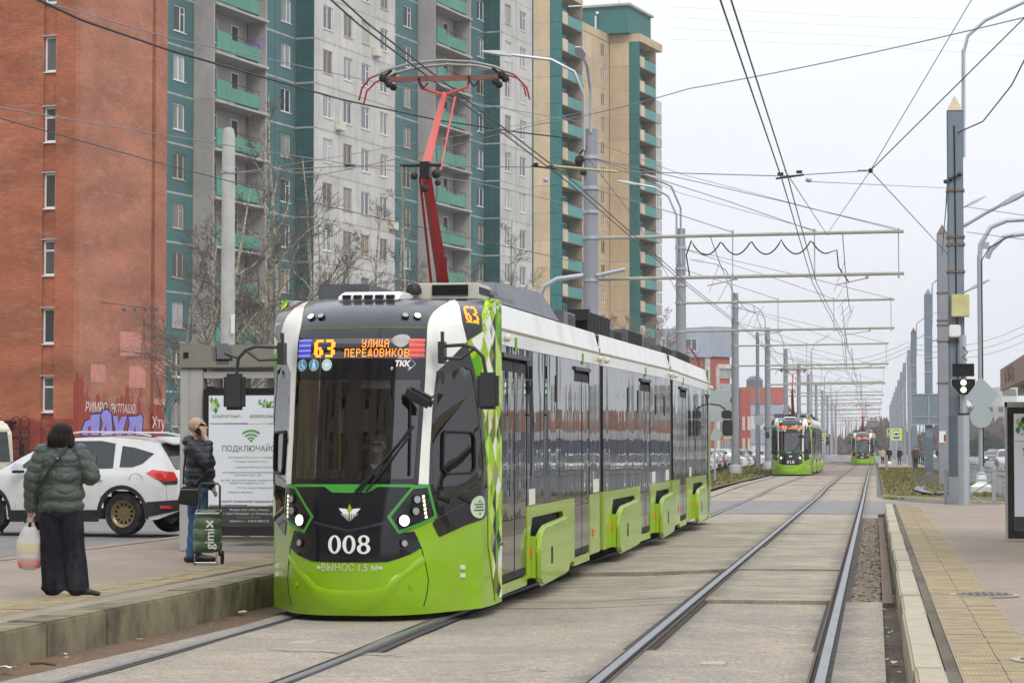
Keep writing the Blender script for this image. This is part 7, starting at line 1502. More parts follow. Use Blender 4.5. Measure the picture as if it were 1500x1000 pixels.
    if hi:
        lc = MB()
        for y0, y1, z0, z1 in ((2.50, 2.50, .45, 1.10), (3.44, 3.36, 1.12, .78), (3.36, 3.16, .78, .62), (1.50, 1.44, .45, 1.08), (4.40, 4.38, .50, .85)): lc.tube([(X(y0, z0) + .002, y0, z0), (X(y1, z1) + .002, y1, z1)], .004, 4)
        lc.tube([(X(3.84 + .12 * math.cos(q / 12 * 6.283), .96) + .003, 3.84 + .12 * math.cos(q / 12 * 6.283), .94 + .10 * math.sin(q / 12 * 6.283)) for q in range(13)], .003, 4, False); lc.build('panel_gap', SEAM, t)
        MB().tube([(X(3.0, .92) + .03, 2.93, .93), (X(3.0, .92) + .045, 3.05, .94), (X(3.0, .92) + .03, 3.22, .935)], .016, 6).build('door_handle', paint, t, smooth=True); MB().tube([(X(2.0, .92) + .03, 2.13, .92), (X(2.2, .92) + .045, 2.25, .93), (X(2.3, .92) + .03, 2.4, .925)], .016, 6).build('door_handle', paint, t, smooth=True)
        MB().cbox((1.05, 1.62, 1.12), (.24, .13, .16)).build('wing_mirror', paint, t, bevel=.04); MB().cbox((1.05, 1.64, 1.06), (.22, .12, .05)).build('mirror_base', CLAD, t, bevel=.01)
        for sg in (1, -1): MB().tube([(sg * .58, 2.3, 1.70), (sg * .58, 2.6, 1.735), (sg * .57, 3.6, 1.73), (sg * .56, 3.95, 1.665)], .018, 6).build('roof_rail', SILV, t, smooth=True)
        sreg('tail_lamp', REDL, [(4.02, 1.04), (4.12, 1.10), (4.50, 1.06), (4.58, .93), (4.35, .90), (4.2, .95)], .012, .1); sreg('tail_lamp_lower', CLAD, [(4.22, .95), (4.35, .90), (4.58, .92), (4.56, .86), (4.36, .85)], .014, .1)
        MB().box((-.6, 4.60, .86), (.6, 4.66, .94)).build('tailgate_trim', SILV, t, bevel=.01); MB().prism([(4.05, 1.66), (4.42, 1.54), (4.40, 1.51), (4.05, 1.60)], -.58, .58, 'x').build('roof_spoiler', paint, t, bevel=.012); MB().box((.80, 4.3, .45), (.86, 4.5, .50)).build('rear_reflector', REDL, t)
        MB(Matrix.Translation((0, 0, 0))).box((-.25, 4.63, .95), (.25, 4.64, 1.05)).build('number_plate', STICK, t)
        MB().box((-.35, 2.95, .95), (-.05, 3.1, 1.35)).box((.1, 1.95, .95), (.5, 2.1, 1.4)).build('seat_back', INTD, t, bevel=.04)
    else:
        for sg in (1, -1):
            MB().box((sg * .50, -.01, .62), (sg * .76, .06, .75)).build('headlight', (HEAD if lights else LENS), t); MB().box((sg * .5, L - .05, .7), (sg * .78, L + .01, .82)).build('tail_lamp', REDL, t)
            MB().cbox((sg * .93, 1.5, 1.0), (.16, .10, .12)).build('wing_mirror', paint, t)
        MB().box((-.42, -.015, .36), (.42, .02, .55)).build('grille', RUBBER, t); MB().box((-.26, -.025, .40), (.26, -.016, .51)).build('number_plate', STICK, t)
    return t
rear = atD(183, 755, 41.4); ydir = (RT * .93 + Vector((FW.x, FW.y, 0)).normalized() * -.37).normalized(); rzc = math.atan2(-ydir.x, ydir.y); xdir = Vector((math.cos(rzc), math.sin(rzc), 0))
org = rear - ydir * 3.59 - xdir * .80; gz = CAMZ - 125 / FPX * 41.4
car('parked_suv', 'dusty white suv with bronze steel wheels parked behind the platform', 'cars in the yard', SUV, CARW, True, loc=(org.x, org.y, gz), rz=rzc)
GRC = [mat('car_paint_' + n, c, .2, coat=.7, var=.03, dirt=(.3, .27, .22), damt=.3) for n, c in (('white', (.68, .68, .68)), ('silver', (.36, .37, .39)), ('dark', (.045, .05, .06)), ('graphite', (.11, .115, .125)), ('blue', (.04, .09, .2)), ('red', (.30, .03, .025)))]
p = atD(58, 650, 62); car('parked_car', 'dark grey car roof showing behind the white suv windscreen', 'cars in the yard', SUV, GRC[3], loc=(p.x - 1.5, p.y, .05), rz=rzc + .15)
# light truck cab at the left edge
p = atD(-22, 640, 62); t = thing('box_truck', 'old cream light truck with its cab cut by the left edge of the picture', 'truck', (p.x, p.y, .02), rad(48)); TRK = mat('cream_truck_paint', (.55, .52, .40), .4, var=.06, dirt=(.3, .24, .15), damt=.6, ds=2)
MB().prism([(0, .5), (0, 1.25), (.12, 2.1), (.4, 2.35), (1.6, 2.42), (1.6, .5)], -.85, .85, 'x').build('cab', TRK, t, bevel=.08); MB().add([(-.72, .0 - .005, 1.32), (.72, -.005, 1.32), (.68, .105, 2.08), (-.68, .105, 2.08)], [(0, 1, 2, 3)]).build('windscreen', CGL, t)
MB().prism([(.35, 1.3), (.5, 2.05), (1.3, 2.1), (1.3, 1.3)], .852, .858, 'x').build('side_window', CGL, t); MB().box((-.8, -.06, .42), (.8, .02, .68)).build('bumper', STICK, t, bevel=.02); MB().box((-.5, -.03, .85), (.5, 0, 1.05)).build('grille', CLAD, t)
for sg in (1, -1): MB().box((sg * .55, -.04, .80), (sg * .82, 0, 1.02)).build('headlight', LENS, t); MB().tube([(sg * .85, .1, 1.95), (sg * 1.02, .0, 1.95), (sg * 1.02, .0, 1.5)], .015, 5).cbox((sg * 1.04, .0, 1.62), (.12, .05, .3)).build('mirror', RUBBER, t); MB().lathe((sg * .78, .75, .38), [(.2, -.1), (.38, -.1), (.38, .1), (.2, .1)], 16, 'x').build('wheel', TYRE, t, smooth=True); MB().lathe((sg * .78, 3.6, .38), [(.2, -.1), (.38, -.1), (.38, .1), (.2, .1)], 16, 'x').build('wheel', TYRE, t, smooth=True)
MB().box((-.95, 1.75, .75), (.95, 4.8, 2.9)).build('cargo_box', CREAMP, t, bevel=.02)
# parked rows and road traffic
proto = {}
cn = ['white', 'silver', 'dark', 'graphite', 'blue', 'red']
for i in range(4): 
    proto[i] = car('parked_car', cn[i] + ' hatchback', None, SUV if i % 2 else SED, GRC[i], loc=(0, -500, 0))
r6 = random.Random(8); k = 0; ORD = 'first second third fourth fifth sixth seventh eighth ninth tenth eleventh twelfth thirteenth fourteenth fifteenth sixteenth seventeenth eighteenth nineteenth twentieth twenty-first twenty-second twenty-third twenty-fourth twenty-fifth twenty-sixth twenty-seventh twenty-eighth twenty-ninth thirtieth thirty-first thirty-second thirty-third thirty-fourth'.split()
for y in [152 + 4.6 * j for j in range(30)]:
    if y > 300: break
    i = r6.choice((0, 0, 0, 1, 1, 2, 3)); k += 1
    dup(proto[i], (-17.2 + r6.uniform(-.4, .4) + 2.3, y, zg(-15, y) + .0), -math.pi / 2 + r6.uniform(-.05, .05), '%s car behind the left railing, %s of the row from the near end' % (cn[i], ORD[k - 1]), 'cars parked behind the left railing')
def roadcar(i, x, y, lab, rz=0, grp='cars on the right road'): return dup(proto[i], (x, y, .012), rz, lab, grp)
for j, (i, x, y) in enumerate(((0, 8.6, 70), (3, 9.2, 84), (1, 8.4, 99), (0, 12.6, 92), (0, 8.8, 118), (2, 8.7, 133), (0, 12.4, 150), (1, 9.0, 168), (0, 11, 190))):
    roadcar(i, x, y, '%s car on the right road outside the frame, %s from the camera' % (cn[i], ORD[j]), math.pi if x > 10 else 0)
p = atD(1452, 670, 300); car('dark_sedan', 'dark sedan with lit headlights coming along the right road', 'cars on the right road', SED, GRC[2], False, True, (p.x, p.y, .012), 0)
p = atD(1366, 660, 330); roadcar(0, p.x, p.y, 'white car left of the walking person behind the right railing', .1); p = atD(1380, 660, 345); roadcar(0, p.x, p.y, 'white car right of the walking person behind the right railing', .1); p = atD(1458, 655, 420); roadcar(1, p.x, p.y, 'pale car far behind the dark sedan with lit headlights', .1)
p = atD(1213, 660, 420); MB_ = dup(proto[2], (p.x - 1, p.y, .05), .3, 'dark car far between the two distant trams', 'cars parked behind the left railing')
for q in proto.values():
    for c in [q] + [c for c in bpy.data.objects if c.parent == q or (c.parent and c.parent.parent == q)]: bpy.data.objects.remove(c)
# ---- off frame buildings that the tram windows mirror
ORW = panel_mat('orange_shop_wall', (.42, .21, .13), (.3, .16, .1), .3)
t = thing('shop_row', 'low orange shop row beyond the right edge, seen only mirrored in the tram windows', 'building', (44, 0, 0)); MB().box((0, 290, 3.6), (20, 304, 6.2)).box((1, 330, 3.6), (20, 352, 7.0)).box((0, 398, 3.6), (20, 425, 6.2)).build('wall', ORW, t); MB().box((4, 304, 3.6), (20, 330, 5.4)).box((4, 352, 3.6), (20, 398, 5.0)).box((2, 425, 3.6), (20, 470, 6)).build('low_roof', GREYP, t); MB().box((.1, 290, 0), (20, 470, 3.6)).build('ground_floor', PANES[1], t); mb = MB()
for k in range(15): mb.box((-.15, 292 + k * 11, 3.0), (-.05, 300 + k * 11, 4.2))
tag(mb.build('shop_signs', [STICK]), kind='stuff').parent = t; mb = MB()
for k in range(3): mb.box((-.1, 300 + k * 60, .6), (0, 308 + k * 60, 2.8))
tag(mb.build('shop_panels', SBL), kind='stuff').parent = t
for i, (x, y, w, d, h, m) in enumerate(((48, 560, 26, 30, 15, GREYP), (36, 640, 22, 30, 11, GREYP), (62, 700, 30, 30, 20, BEIGD), (30, 760, 22, 30, 15, GREYP), (90, 420, 30, 60, 22, BEIGD), (80, 250, 30, 60, 24, GREYP), (-108, -50, 25, 120, 42, BEIGE))):
    t = thing('housing_block', 'beige housing block outside the left edge behind the car park, mirrored in the windscreen' if i == 6 else 'plain housing block outside the right edge, the %s from the camera, mirrored in the tram' % ('sixth fifth fourth third second first'.split()[::-1][i] if 0 else ['third', 'fourth', 'fifth', 'sixth', 'second', 'first', ''][i]), 'building', (x, y, 0)); MB().box((0, 0, 0), (w, d, h)).build('wall', m, t); mb = MB()
    for k in range(int(h // 3)):
        for j in range(int(w // 3.2)): mb.box((.8 + j * 3.2, -.05, 1 + k * 3), (2.3 + j * 3.2, .0, 2.5 + k * 3))
        for j in range(int(d // 3.2)): mb.box((-.05, .8 + j * 3.2, 1 + k * 3), (.0, 2.3 + j * 3.2, 2.5 + k * 3))
    o = mb.build('windows', PANES[3], t); tag(o, kind='stuff')
t = thing('balcony_block', 'tall beige block with brown and green balconies behind the camera, mirrored in the windscreen', 'building', (-70, -36, 0), rad(-8)); MB().box((0, -14, 0), (92, 0, 44)).build('wall', BEIGD, t); w1, w2, w3, w4 = MB(), MB(), MB(), MB(); OLV = panel_mat('olive_balcony', (.15, .19, .03)); BRB = panel_mat('rust_balcony', (.20, .06, .025))
for k in range(15):
    z = 1.5 + 2.85 * k
    for j in range(17):
        x = 1.5 + j * 5.3; w1.box((x, 0, z + .8), (x + 1.5, .06, z + 2.2))
        if j % 2: (w3 if (j + k) % 3 else w4).box((x + 2.0, 0, z - .1), (x + 4.6, 1.1, z + 1.0)); w2.box((x + 2.05, .9, z + 1.0), (x + 4.55, 1.05, z + 2.4))
for w, m, n_ in ((w1, PANES[1], 'windows'), (w2, PANES[2], 'glazed_balconies'), (w3, BRB, 'balcony_parapets'), (w4, OLV, 'green_balcony_parapets')): tag(w.build(n_, m, t), kind='stuff')
for x in (18, 40, 62): MB().box((x, 0, 0), (x + 1.8, .6, 44)).build('pale_pier', CREAMP, t)

# ---- people: one continuous skin per figure, limbs blended by remeshing
def blend(name, parts, m, par, vox=.012, sm=4, post=None, smooth=True):
    mb = MB()
    for q in parts:
        if q[0] == 'b': mb.ball(q[1], q[2], 14, 9)
        else:
            P, rr2 = q[1], q[2]
            for i, (a, b) in enumerate(zip(P, P[1:])):
                mb.tube([a, b], [rr2[i], rr2[i + 1]], 12)
            for a, r_ in zip(P, rr2): mb.ball(a, r_, 12, 8)
    me = mb.mesh('tmp', m); o = bpy.data.objects.new('tmp', me); COL.objects.link(o)
    md = o.modifiers.new('r', 'REMESH'); md.mode = 'VOXEL'; md.voxel_size = vox; ms = o.modifiers.new('s', 'SMOOTH'); ms.iterations = sm; ms.factor = .5
    dg = bpy.context.evaluated_depsgraph_get(); me2 = bpy.data.meshes.new_from_object(o.evaluated_get(dg)); bpy.data.objects.remove(o)
    me2.name = name
    if post:
        ns = [v.normal.copy() for v in me2.vertices]
        for v, n_ in zip(me2.vertices, ns): v.co += n_ * post(v.co)
    me2.materials.clear(); me2.materials.append(m); me2.polygons.foreach_set('use_smooth', [True] * len(me2.polygons)); me2.update(); return obj(name, me2, par)
def T_(pts, r): return ('t', [Vector(p) for p in pts], r)
SKIN = mat('skin', (.50, .29, .21), .5, var=.07, vs=12); SKIND = mat('reddish_skin', (.43, .27, .20), .5, var=.08, vs=12); HAIRB = mat('dark_brown_hair', (.012, .007, .006), .6, var=.4, vs=30, bump=.5, bs=200, spec=.2); HAIRG = mat('greying_brown_hair', (.16, .12, .09), .6, var=.3, vs=30)
PUFF = mat('dark_green_nylon', (.048, .070, .058), .42, var=.18, vs=6, bump=.8, bs=26); NAVY = mat('navy_nylon', (.012, .015, .030), .45, var=.2, vs=6, bump=.8, bs=26); DENB = mat('black_denim', (.014, .014, .019), .85, var=.35, vs=10, bump=1, bs=11, dirt=(.07, .07, .08), damt=.5, ds=4); DENI = mat('blue_denim', (.06, .13, .28), .85, var=.35, vs=8, bump=1, bs=14)
DENB.node_tree.nodes['Principled BSDF'].inputs['Specular IOR Level'].default_value = .12; CREAMS = mat('cream_shoe', (.50, .44, .33), .6); BLKL = mat('black_leather', (.012, .012, .013), .35); POLY = None
def figure(name_lab, px, py, D, cat='person', rz=YAW):
    p = atD(px, py, D); return thing('person', name_lab, cat, (p.x, p.y, PZ_ if D < 40 else p.z), rz)
def fingers(base, dirs, L, r, curl):
    "finger chains rooted in the palm: unequal lengths, bent at two joints"
    out = []
    for i, (b, d) in enumerate(zip(base, dirs)):
        b, d, c = Vector(b), Vector(d).normalized(), Vector(curl); l = L * (.86, 1.0, .95, .78, .7)[i]; p1 = b + d * l * .45; p2 = p1 + (d * .75 + c * .55).normalized() * l * .33; p3 = p2 + (d * .35 + c * .9).normalized() * l * .24
        out.append(T_([b, p1, p2, p3], [r, r * .95, r * .85, r * .7]))
    return out
# woman with a bob, seen from behind
wm = figure('woman seen from behind, dark bob, quilted green jacket, wide black jeans, phone in hand', 88, 865, 23.45)
quilt = lambda c: .011 * (abs(math.sin(math.pi * (c.z - .80 + (.02 * math.sin(c.x * 22)) + (.035 * abs(((c.x * 7) % 1) - .5) if c.z > 1.18 and abs(c.x) < .22 else 0)) / .098)) ** .5) - .004
blend('quilted_jacket', [('b', (0, 0, .86), (.225, .165, .11)), ('b', (0, 0, .98), (.232, .17, .15)), ('b', (0, 0, 1.14), (.232, .165, .16)), ('b', (0, .0, 1.28), (.225, .15, .14)), ('b', (0, .01, 1.37), (.15, .115, .10)), ('b', (0, .02, 1.44), (.105, .10, .055)),
    T_([(-.17, 0, 1.37), (-.265, -.02, 1.12), (-.285, .03, .86)], [.088, .088, .070]), T_([(.17, 0, 1.37), (.285, -.01, 1.15), (.255, .20, 1.19)], [.088, .092, .065])], PUFF, wm, .0085, 3, quilt)
blend('jeans', [('b', (0, 0, .80), (.20, .15, .11)), T_([(-.085, 0, .74), (-.075, .0, .42), (-.055, .0, .11)], [.125, .115, .122]), T_([(.095, 0, .74), (.125, .01, .42), (.165, .0, .10)], [.125, .112, .118]), ('b', (-.05, .0, .08), (.135, .12, .05)), ('b', (.165, .0, .07), (.125, .12, .045))], DENB, wm, .010, 3, lambda c: .004 * math.sin(c.x * 60 + c.z * 9) * math.sin(c.z * 14))
for x0, x1, m_, nm in ((-.11, .09, CREAMS, 'shoe'), (.13, .37, BLKL, 'shoe')):
    blend(nm, [T_([(x0, 0, .035), ((x0 + x1) / 2, -.02, .04), (x1, -.05, .028)], [.038, .045, .028])], m_, wm, .008, 2); MB().box((x0 - .03, -.075, 0), (x1 + .02, .03, .018)).build('shoe_sole', CREAMS, wm, bevel=.008)
blend('head', [('b', (.01, .03, 1.535), (.078, .092, .105)), T_([(0, .0, 1.40), (.005, .01, 1.48)], [.055, .05]), ('b', (.045, .115, 1.52), (.014, .02, .016)), ('b', (.078, .03, 1.53), (.01, .018, .025))], SKIN, wm, .007, 2)
blend('hair', [('b', (.0, .0, 1.565), (.112, .118, .095)), ('b', (-.01, -.025, 1.50), (.130, .108, .10)), ('b', (-.075, .0, 1.455), (.062, .085, .065)), ('b', (.060, -.035, 1.455), (.072, .075, .065)), ('b', (.095, .01, 1.49), (.035, .06, .08)), ('b', (.0, -.05, 1.44), (.10, .055, .05))], HAIRB, wm, .008, 2, lambda c: .0035 * math.sin(c.x * 150 + c.z * 12))
MB().lathe((.0, -.10, 1.455), [(.012, 0), (.028, .004), (.012, .012)], 8, 'y').build('hair_clip', CREAM, wm)
hb = [(-.315, .03, .765), (-.300, .035, .76), (-.285, .035, .76), (-.270, .03, .765)]
blend('left_hand', [('b', (-.292, .03, .80), (.036, .020, .045)), T_([(-.29, .03, .86), (-.29, .03, .81)], [.028, .03])] + fingers(hb, [(-.1, 0, -1), (0, 0, -1), (0, 0, -1), (.1, 0, -1)], .075, .0095, (.0, -.6, .5)) + [T_([(-.262, .02, .80), (-.25, .0, .775), (-.262, -.01, .755)], [.012, .011, .009])], SKIND, wm, .0045, 1)
blend('right_hand', [('b', (.245, .25, 1.23), (.034, .04, .022)), T_([(.252, .19, 1.20), (.247, .23, 1.22)], [.028, .028])] + fingers([(.225 + .016 * i, .275, 1.235) for i in range(4)], [(-.1 + .1 * i, .7, .6) for i in range(4)], .07, .0092, (.1, -.6, .5)) + [T_([(.272, .235, 1.235), (.285, .25, 1.26), (.28, .265, 1.28)], [.012, .011, .009])], SKIND, wm, .0045, 1)
MB().tube([(.085, .02, 1.46), (.065, -.105, 1.42), (.01, -.165, 1.33), (-.09, -.188, 1.18), (-.18, -.155, 1.03), (-.235, -.06, .95)], .017, 4).build('shoulder_strap', BLKL, wm); MB().ball((.0, -.178, 1.315), .010, 8, 5).build('strap_buckle', CHROME, wm)
pm_ = wm.matrix_basis; t = thing('phone', 'dark phone held up by the woman in the green jacket', 'phone', (wm.matrix_basis @ Vector((0, 0, 0))) if 0 else (0, 0, 0)); t.location = wm.location; t.rotation_euler = (0, 0, YAW); q_ = Matrix.Translation((.262, .27, 1.285)) @ Matrix.Rotation(rad(-40), 4, 'X') @ Matrix.Rotation(rad(-20), 4, 'Z'); MB(q_).cbox((0, 0, 0), (.078, .009, .155)).build('phone_body', RUBBER, t, bevel=.004); MB(q_).cbox((0, -.006, 0), (.068, .003, .14)).build('phone_screen', CGL, t)
BAGM = glass('bag_film', (.90, .90, .92), 1, ior=1.5); 
def bagmat():
    m, t, b, o = nodes('white_bag_plastic'); tr = N(t, 'ShaderNodeBsdfTransparent'); tl_ = N(t, 'ShaderNodeBsdfTranslucent', {'Color': (.85, .85, .87, 1)}); b.inputs['Base Color'].default_value = (.75, .75, .77, 1); b.inputs['Roughness'].default_value = .35
    P = N(t, 'ShaderNodeTexCoord').outputs['Object']; bn = N(t, 'ShaderNodeBump', {'Height': noise(t, P, 22, 5, .6, (1, 1, .4)), 'Strength': .9, 'Distance': .02}); t.links.new(bn.outputs[0], b.inputs['Normal'])
    m1 = N(t, 'ShaderNodeMixShader', {0: .4, 1: b.outputs[0], 2: tl_.outputs[0]}); m2 = N(t, 'ShaderNodeMixShader', {0: .38, 1: m1.outputs[0], 2: tr.outputs[0]}); t.links.new(m2.outputs[0], o.inputs[0]); return m
t = thing('shopping_bag', 'thin white plastic bag with yellow and red groceries hanging from the woman\'s left hand', 'bag', wm.location, YAW)
mb = MB(); rings_ = [(.25, .045, .035), (.27, .10, .05), (.33, .125, .07), (.42, .13, .075), (.52, .125, .07), (.60, .095, .05), (.66, .06, .03)]; V = []; nn_ = 20; rq = random.Random(4)
for z, rx, ry in rings_:
    for k in range(nn_): a = 2 * math.pi * k / nn_; f = 1 + rq.uniform(-.05, .05); V.append((-.30 + rx * f * math.cos(a), .03 + ry * f * math.sin(a), z))
mb.add(V, [(j * nn_ + k, j * nn_ + (k + 1) % nn_, (j + 1) * nn_ + (k + 1) % nn_, (j + 1) * nn_ + k) for j in range(len(rings_) - 1) for k in range(nn_)] + [tuple(range(nn_))[::-1]])
BG = bagmat(); mb.build('film', BG, t, smooth=80)
for sg in (1, -1): MB().add([(-.30 + sg * .02, .02, .62), (-.30 + sg * .07, .02, .62), (-.292 + sg * .012, .028, .775), (-.292 + sg * .002, .028, .775)], [(0, 1, 2, 3)]).build('handle_loop', BG, t)
MB().cbox((-.30, .03, .455), (.20, .10, .10)).build('yellow_box', mat('yellow_carton', (.70, .55, .10), .5, var=.1), t, bevel=.01); MB().cbox((-.30, .03, .315), (.20, .10, .075)).build('red_box', mat('red_carton', (.65, .10, .05), .5, var=.1), t, bevel=.01); MB().cbox((-.30, .03, .385), (.18, .09, .05)).build('white_tub', STICK, t, bevel=.01)
# man on the phone, profile to the right
mn_ = figure('bald man in navy quilted jacket and jeans, phone at his ear by the shelter post', 291, 819, 30.6)
qn = lambda c: .010 * (abs(math.sin(math.pi * (c.z - .85) / .085)) ** .5) - .004
blend('quilted_jacket', [('b', (-.02, 0, 1.00), (.165, .20, .10)), ('b', (.01, 0, 1.10), (.195, .215, .14)), ('b', (.01, 0, 1.24), (.195, .215, .15)), ('b', (-.03, 0, 1.38), (.17, .205, .13)), ('b', (-.12, 0, 1.50), (.095, .13, .075)), ('b', (.0, 0, 1.49), (.09, .09, .05)),
    T_([(-.05, -.20, 1.42), (.12, -.26, 1.25), (.14, -.20, 1.46)], [.085, .078, .056]), T_([(-.03, .2, 1.42), (.02, .25, 1.12), (.12, .22, .95)], [.085, .075, .06])], NAVY, mn_, .009, 3, qn)
blend('jeans', [('b', (-.03, 0, .90), (.135, .17, .11)), T_([(-.03, .09, .86), (.0, .10, .50), (-.03, .10, .09)], [.105, .075, .066]), T_([(-.05, -.09, .86), (-.04, -.10, .50), (-.08, -.10, .09)], [.105, .078, .066])], DENI, mn_, .010, 3, lambda c: .004 * math.sin(c.z * 40 + c.x * 30))
for y_, x_ in ((.10, .0), (-.10, -.04)): blend('shoe', [T_([(x_ - .09, y_, .045), (x_ + .04, y_, .05), (x_ + .17, y_, .035)], [.045, .048, .036])], BLKL, mn_, .008, 2)
blend('head', [('b', (-.035, 0, 1.70), (.108, .082, .098)), ('b', (.015, 0, 1.655), (.075, .066, .085)), T_([(-.05, 0, 1.48), (-.03, 0, 1.60)], [.068, .062]), ('b', (.092, 0, 1.665), (.022, .014, .018)), ('b', (.080, 0, 1.69), (.012, .011, .02)), ('b', (.066, 0, 1.60), (.024, .024, .022)), ('b', (.078, 0, 1.63), (.013, .022, .008)), ('b', (.06, 0, 1.715), (.025, .055, .016)), ('b', (-.02, -.082, 1.665), (.020, .010, .032))], SKIND, mn_, .006, 2)
MB().ball((.066, -.032, 1.692), (.010, .008, .007), 8, 5).build('eye', STICK, mn_); MB().cbox((.062, -.045, 1.712), (.03, .01, .006)).build('eyebrow', HAIRG, mn_)
blend('right_hand', [('b', (.075, -.135, 1.60), (.036, .020, .042)), T_([(.13, -.19, 1.49), (.085, -.145, 1.565)], [.030, .028])] + fingers([(.045 + .017 * i, -.13, 1.63) for i in range(4)], [(-.5 + .12 * i, .1, .9) for i in range(4)], .078, .0098, (-.5, .5, .2)) + [T_([(.10, -.12, 1.60), (.095, -.09, 1.635), (.07, -.085, 1.66)], [.013, .012, .010])], SKIND, mn_, .0048, 1)
blend('left_hand', [('b', (.155, .21, .90), (.03, .022, .04)), T_([(.12, .22, .95), (.15, .21, .92)], [.028, .028])] + fingers([(.15 + .012 * i, .20, .875) for i in range(4)], [(.4, -.2, -.7)] * 4, .07, .009, (-.3, .3, -.5)) + [T_([(.14, .19, .90), (.16, .17, .88), (.18, .165, .87)], [.012, .011, .009])], SKIND, mn_, .0048, 1)
MB().tube([(-.14, -.19, 1.40), (-.16, -.23, 1.15), (-.165, -.235, .97)], .012, 4).tube([(.10, -.18, 1.30), (.12, -.235, 1.12), (-.02, -.25, .96)], .018, 4).build('bag_strap', BLKL, mn_)
def attach(name, lab, cat, base): return thing(name, lab, cat, base.location, YAW)
t = attach('phone', 'black phone pressed to the ear of the bald man', 'phone', mn_); MB(Matrix.Translation((.02, -.112, 1.655)) @ Matrix.Rotation(rad(38), 4, 'Y')).cbox((0, 0, 0), (.070, .012, .145)).build('phone_body', RUBBER, t, bevel=.005)
t = attach('shoulder_bag', 'black leather shoulder bag at the hip of the bald man', 'bag', mn_); MB().prism([(-.23, .73), (.03, .70), (.03, .92), (-.18, .95)], -.34, -.25, 'y').build('pouch', BLKL, t, bevel=.02); MB().box((-.18, -.345, .90), (.03, -.342, .915)).build('zip', CHROME, t)
# shopping trolley
p = atD(304, 820, 29.9); t = thing('shopping_trolley', 'green nylon shopping trolley with a white vertical logo, standing before the bald man', 'trolley', (p.x, p.y, PZ_), YAW); TG = mat('green_trolley_nylon', (.075, .125, .070), .4, var=.15, vs=7, bump=.5, bs=22)
blend('bag', [('b', (0, 0, .24), (.185, .13, .10)), ('b', (0, 0, .36), (.185, .135, .14)), ('b', (0, 0, .50), (.175, .13, .12)), ('b', (0, 0, .60), (.15, .11, .07)), ('b', (-.13, 0, .2), (.05, .1, .05)), ('b', (.13, 0, .2), (.05, .1, .05))], TG, t, .011, 2, lambda c: .006 * math.sin(c.x * 38 + c.z * 11) * math.sin(c.z * 24))
mb = MB(); addtext(mb, 'gimi✕' if 0 else 'gimi', .155, (.045, -.150, .32), (0, 0, 1), (-1, 0, 0), .002); mb.build('white_logo', STICK, t); mb = MB()
for a in (rad(45), rad(-45)): mb.cbox((.045, -.15, .50), (.001, .002, .001)); mb.add([(.045 + math.cos(a) * u * .055 - math.sin(a) * v * .012, -.152, .50 + math.sin(a) * u * .055 + math.cos(a) * v * .012) for u, v in ((-1, -1), (1, -1), (1, 1), (-1, 1))], [(0, 1, 2, 3)])
mb.build('logo_cross', STICK, t)
MB().tube([(-.12, .12, .10), (-.12, .13, .62), (-.12, .14, .95), (-.09, .14, .985), (.10, .14, .985), (.13, .14, .95), (.13, .13, .62), (.13, .12, .10)], .013, 8).build('push_handle', PLAST, t, smooth=True); MB().tube([(-.14, -.12, .62), (-.15, .12, .66), (.15, .12, .66), (.15, -.12, .62), (-.14, -.12, .62)], .010, 6).tube([(-.14, -.12, .14), (-.14, -.14, .03), (.12, -.14, .03), (.12, -.12, .14)], .010, 6).build('steel_frame', CHROME, t, smooth=True)
for x in (-.16, .17): MB().lathe((x, .08, .085), [(.02, -.012), (.085, -.014), (.085, .014), (.02, .012)], 18, 'x').build('wheel', TYRE, t, smooth=True)
# driver behind the windscreen (metres of the full size tram frame)
dr = thing('person', 'tram driver in sunglasses, dark jacket and white collar behind the windscreen', 'person'); dr.matrix_world = Mfull @ Matrix.Translation((.03, 1.30, 0))
blend('head', [('b', (0, 0, 1.885), (.082, .10, .105)), ('b', (0, -.03, 1.83), (.066, .075, .075)), T_([(0, .03, 1.64), (0, .02, 1.78)], [.06, .056]), ('b', (0, -.108, 1.855), (.015, .022, .018)), ('b', (0, -.10, 1.805), (.028, .014, .010)), ('b', (.085, .01, 1.86), (.012, .018, .028)), ('b', (-.085, .01, 1.86), (.012, .018, .028))], SKIND, dr, .0065, 2)
blend('hair', [('b', (0, .02, 1.945), (.092, .105, .065)), ('b', (-.03, -.06, 1.955), (.055, .05, .032)), ('b', (.03, -.065, 1.95), (.045, .045, .03))], HAIRG, dr, .007, 2, lambda c: .003 * math.sin(c.x * 160))
for sg in (1, -1): MB().cbox((sg * .040, -.108, 1.885), (.062, .016, .040)).build('sunglasses_lens', RUBBER, dr, bevel=.008)
MB().box((-.012, -.115, 1.89), (.012, -.105, 1.90)).build('sunglasses_bridge', RUBBER, dr)
blend('jacket', [('b', (0, .05, 1.30), (.20, .14, .20)), ('b', (0, .05, 1.50), (.23, .13, .13)), ('b', (0, .05, 1.60), (.15, .10, .07)), T_([(-.2, .05, 1.54), (-.27, -.05, 1.36), (-.14, -.32, 1.40)], [.07, .062, .05]), T_([(.2, .05, 1.54), (.29, -.05, 1.36), (.22, -.30, 1.42)], [.07, .062, .05])], NAVY, dr, .012, 3)
MB().add([(-.07, -.055, 1.66), (0, -.10, 1.55), (-.03, -.085, 1.68)], [(0, 1, 2)]).add([(.07, -.055, 1.66), (0, -.10, 1.55), (.03, -.085, 1.68)], [(0, 2, 1)]).add([(-.035, -.088, 1.66), (.035, -.088, 1.66), (.0, -.10, 1.53)], [(0, 2, 1)]).build('white_collar', STICK, dr)
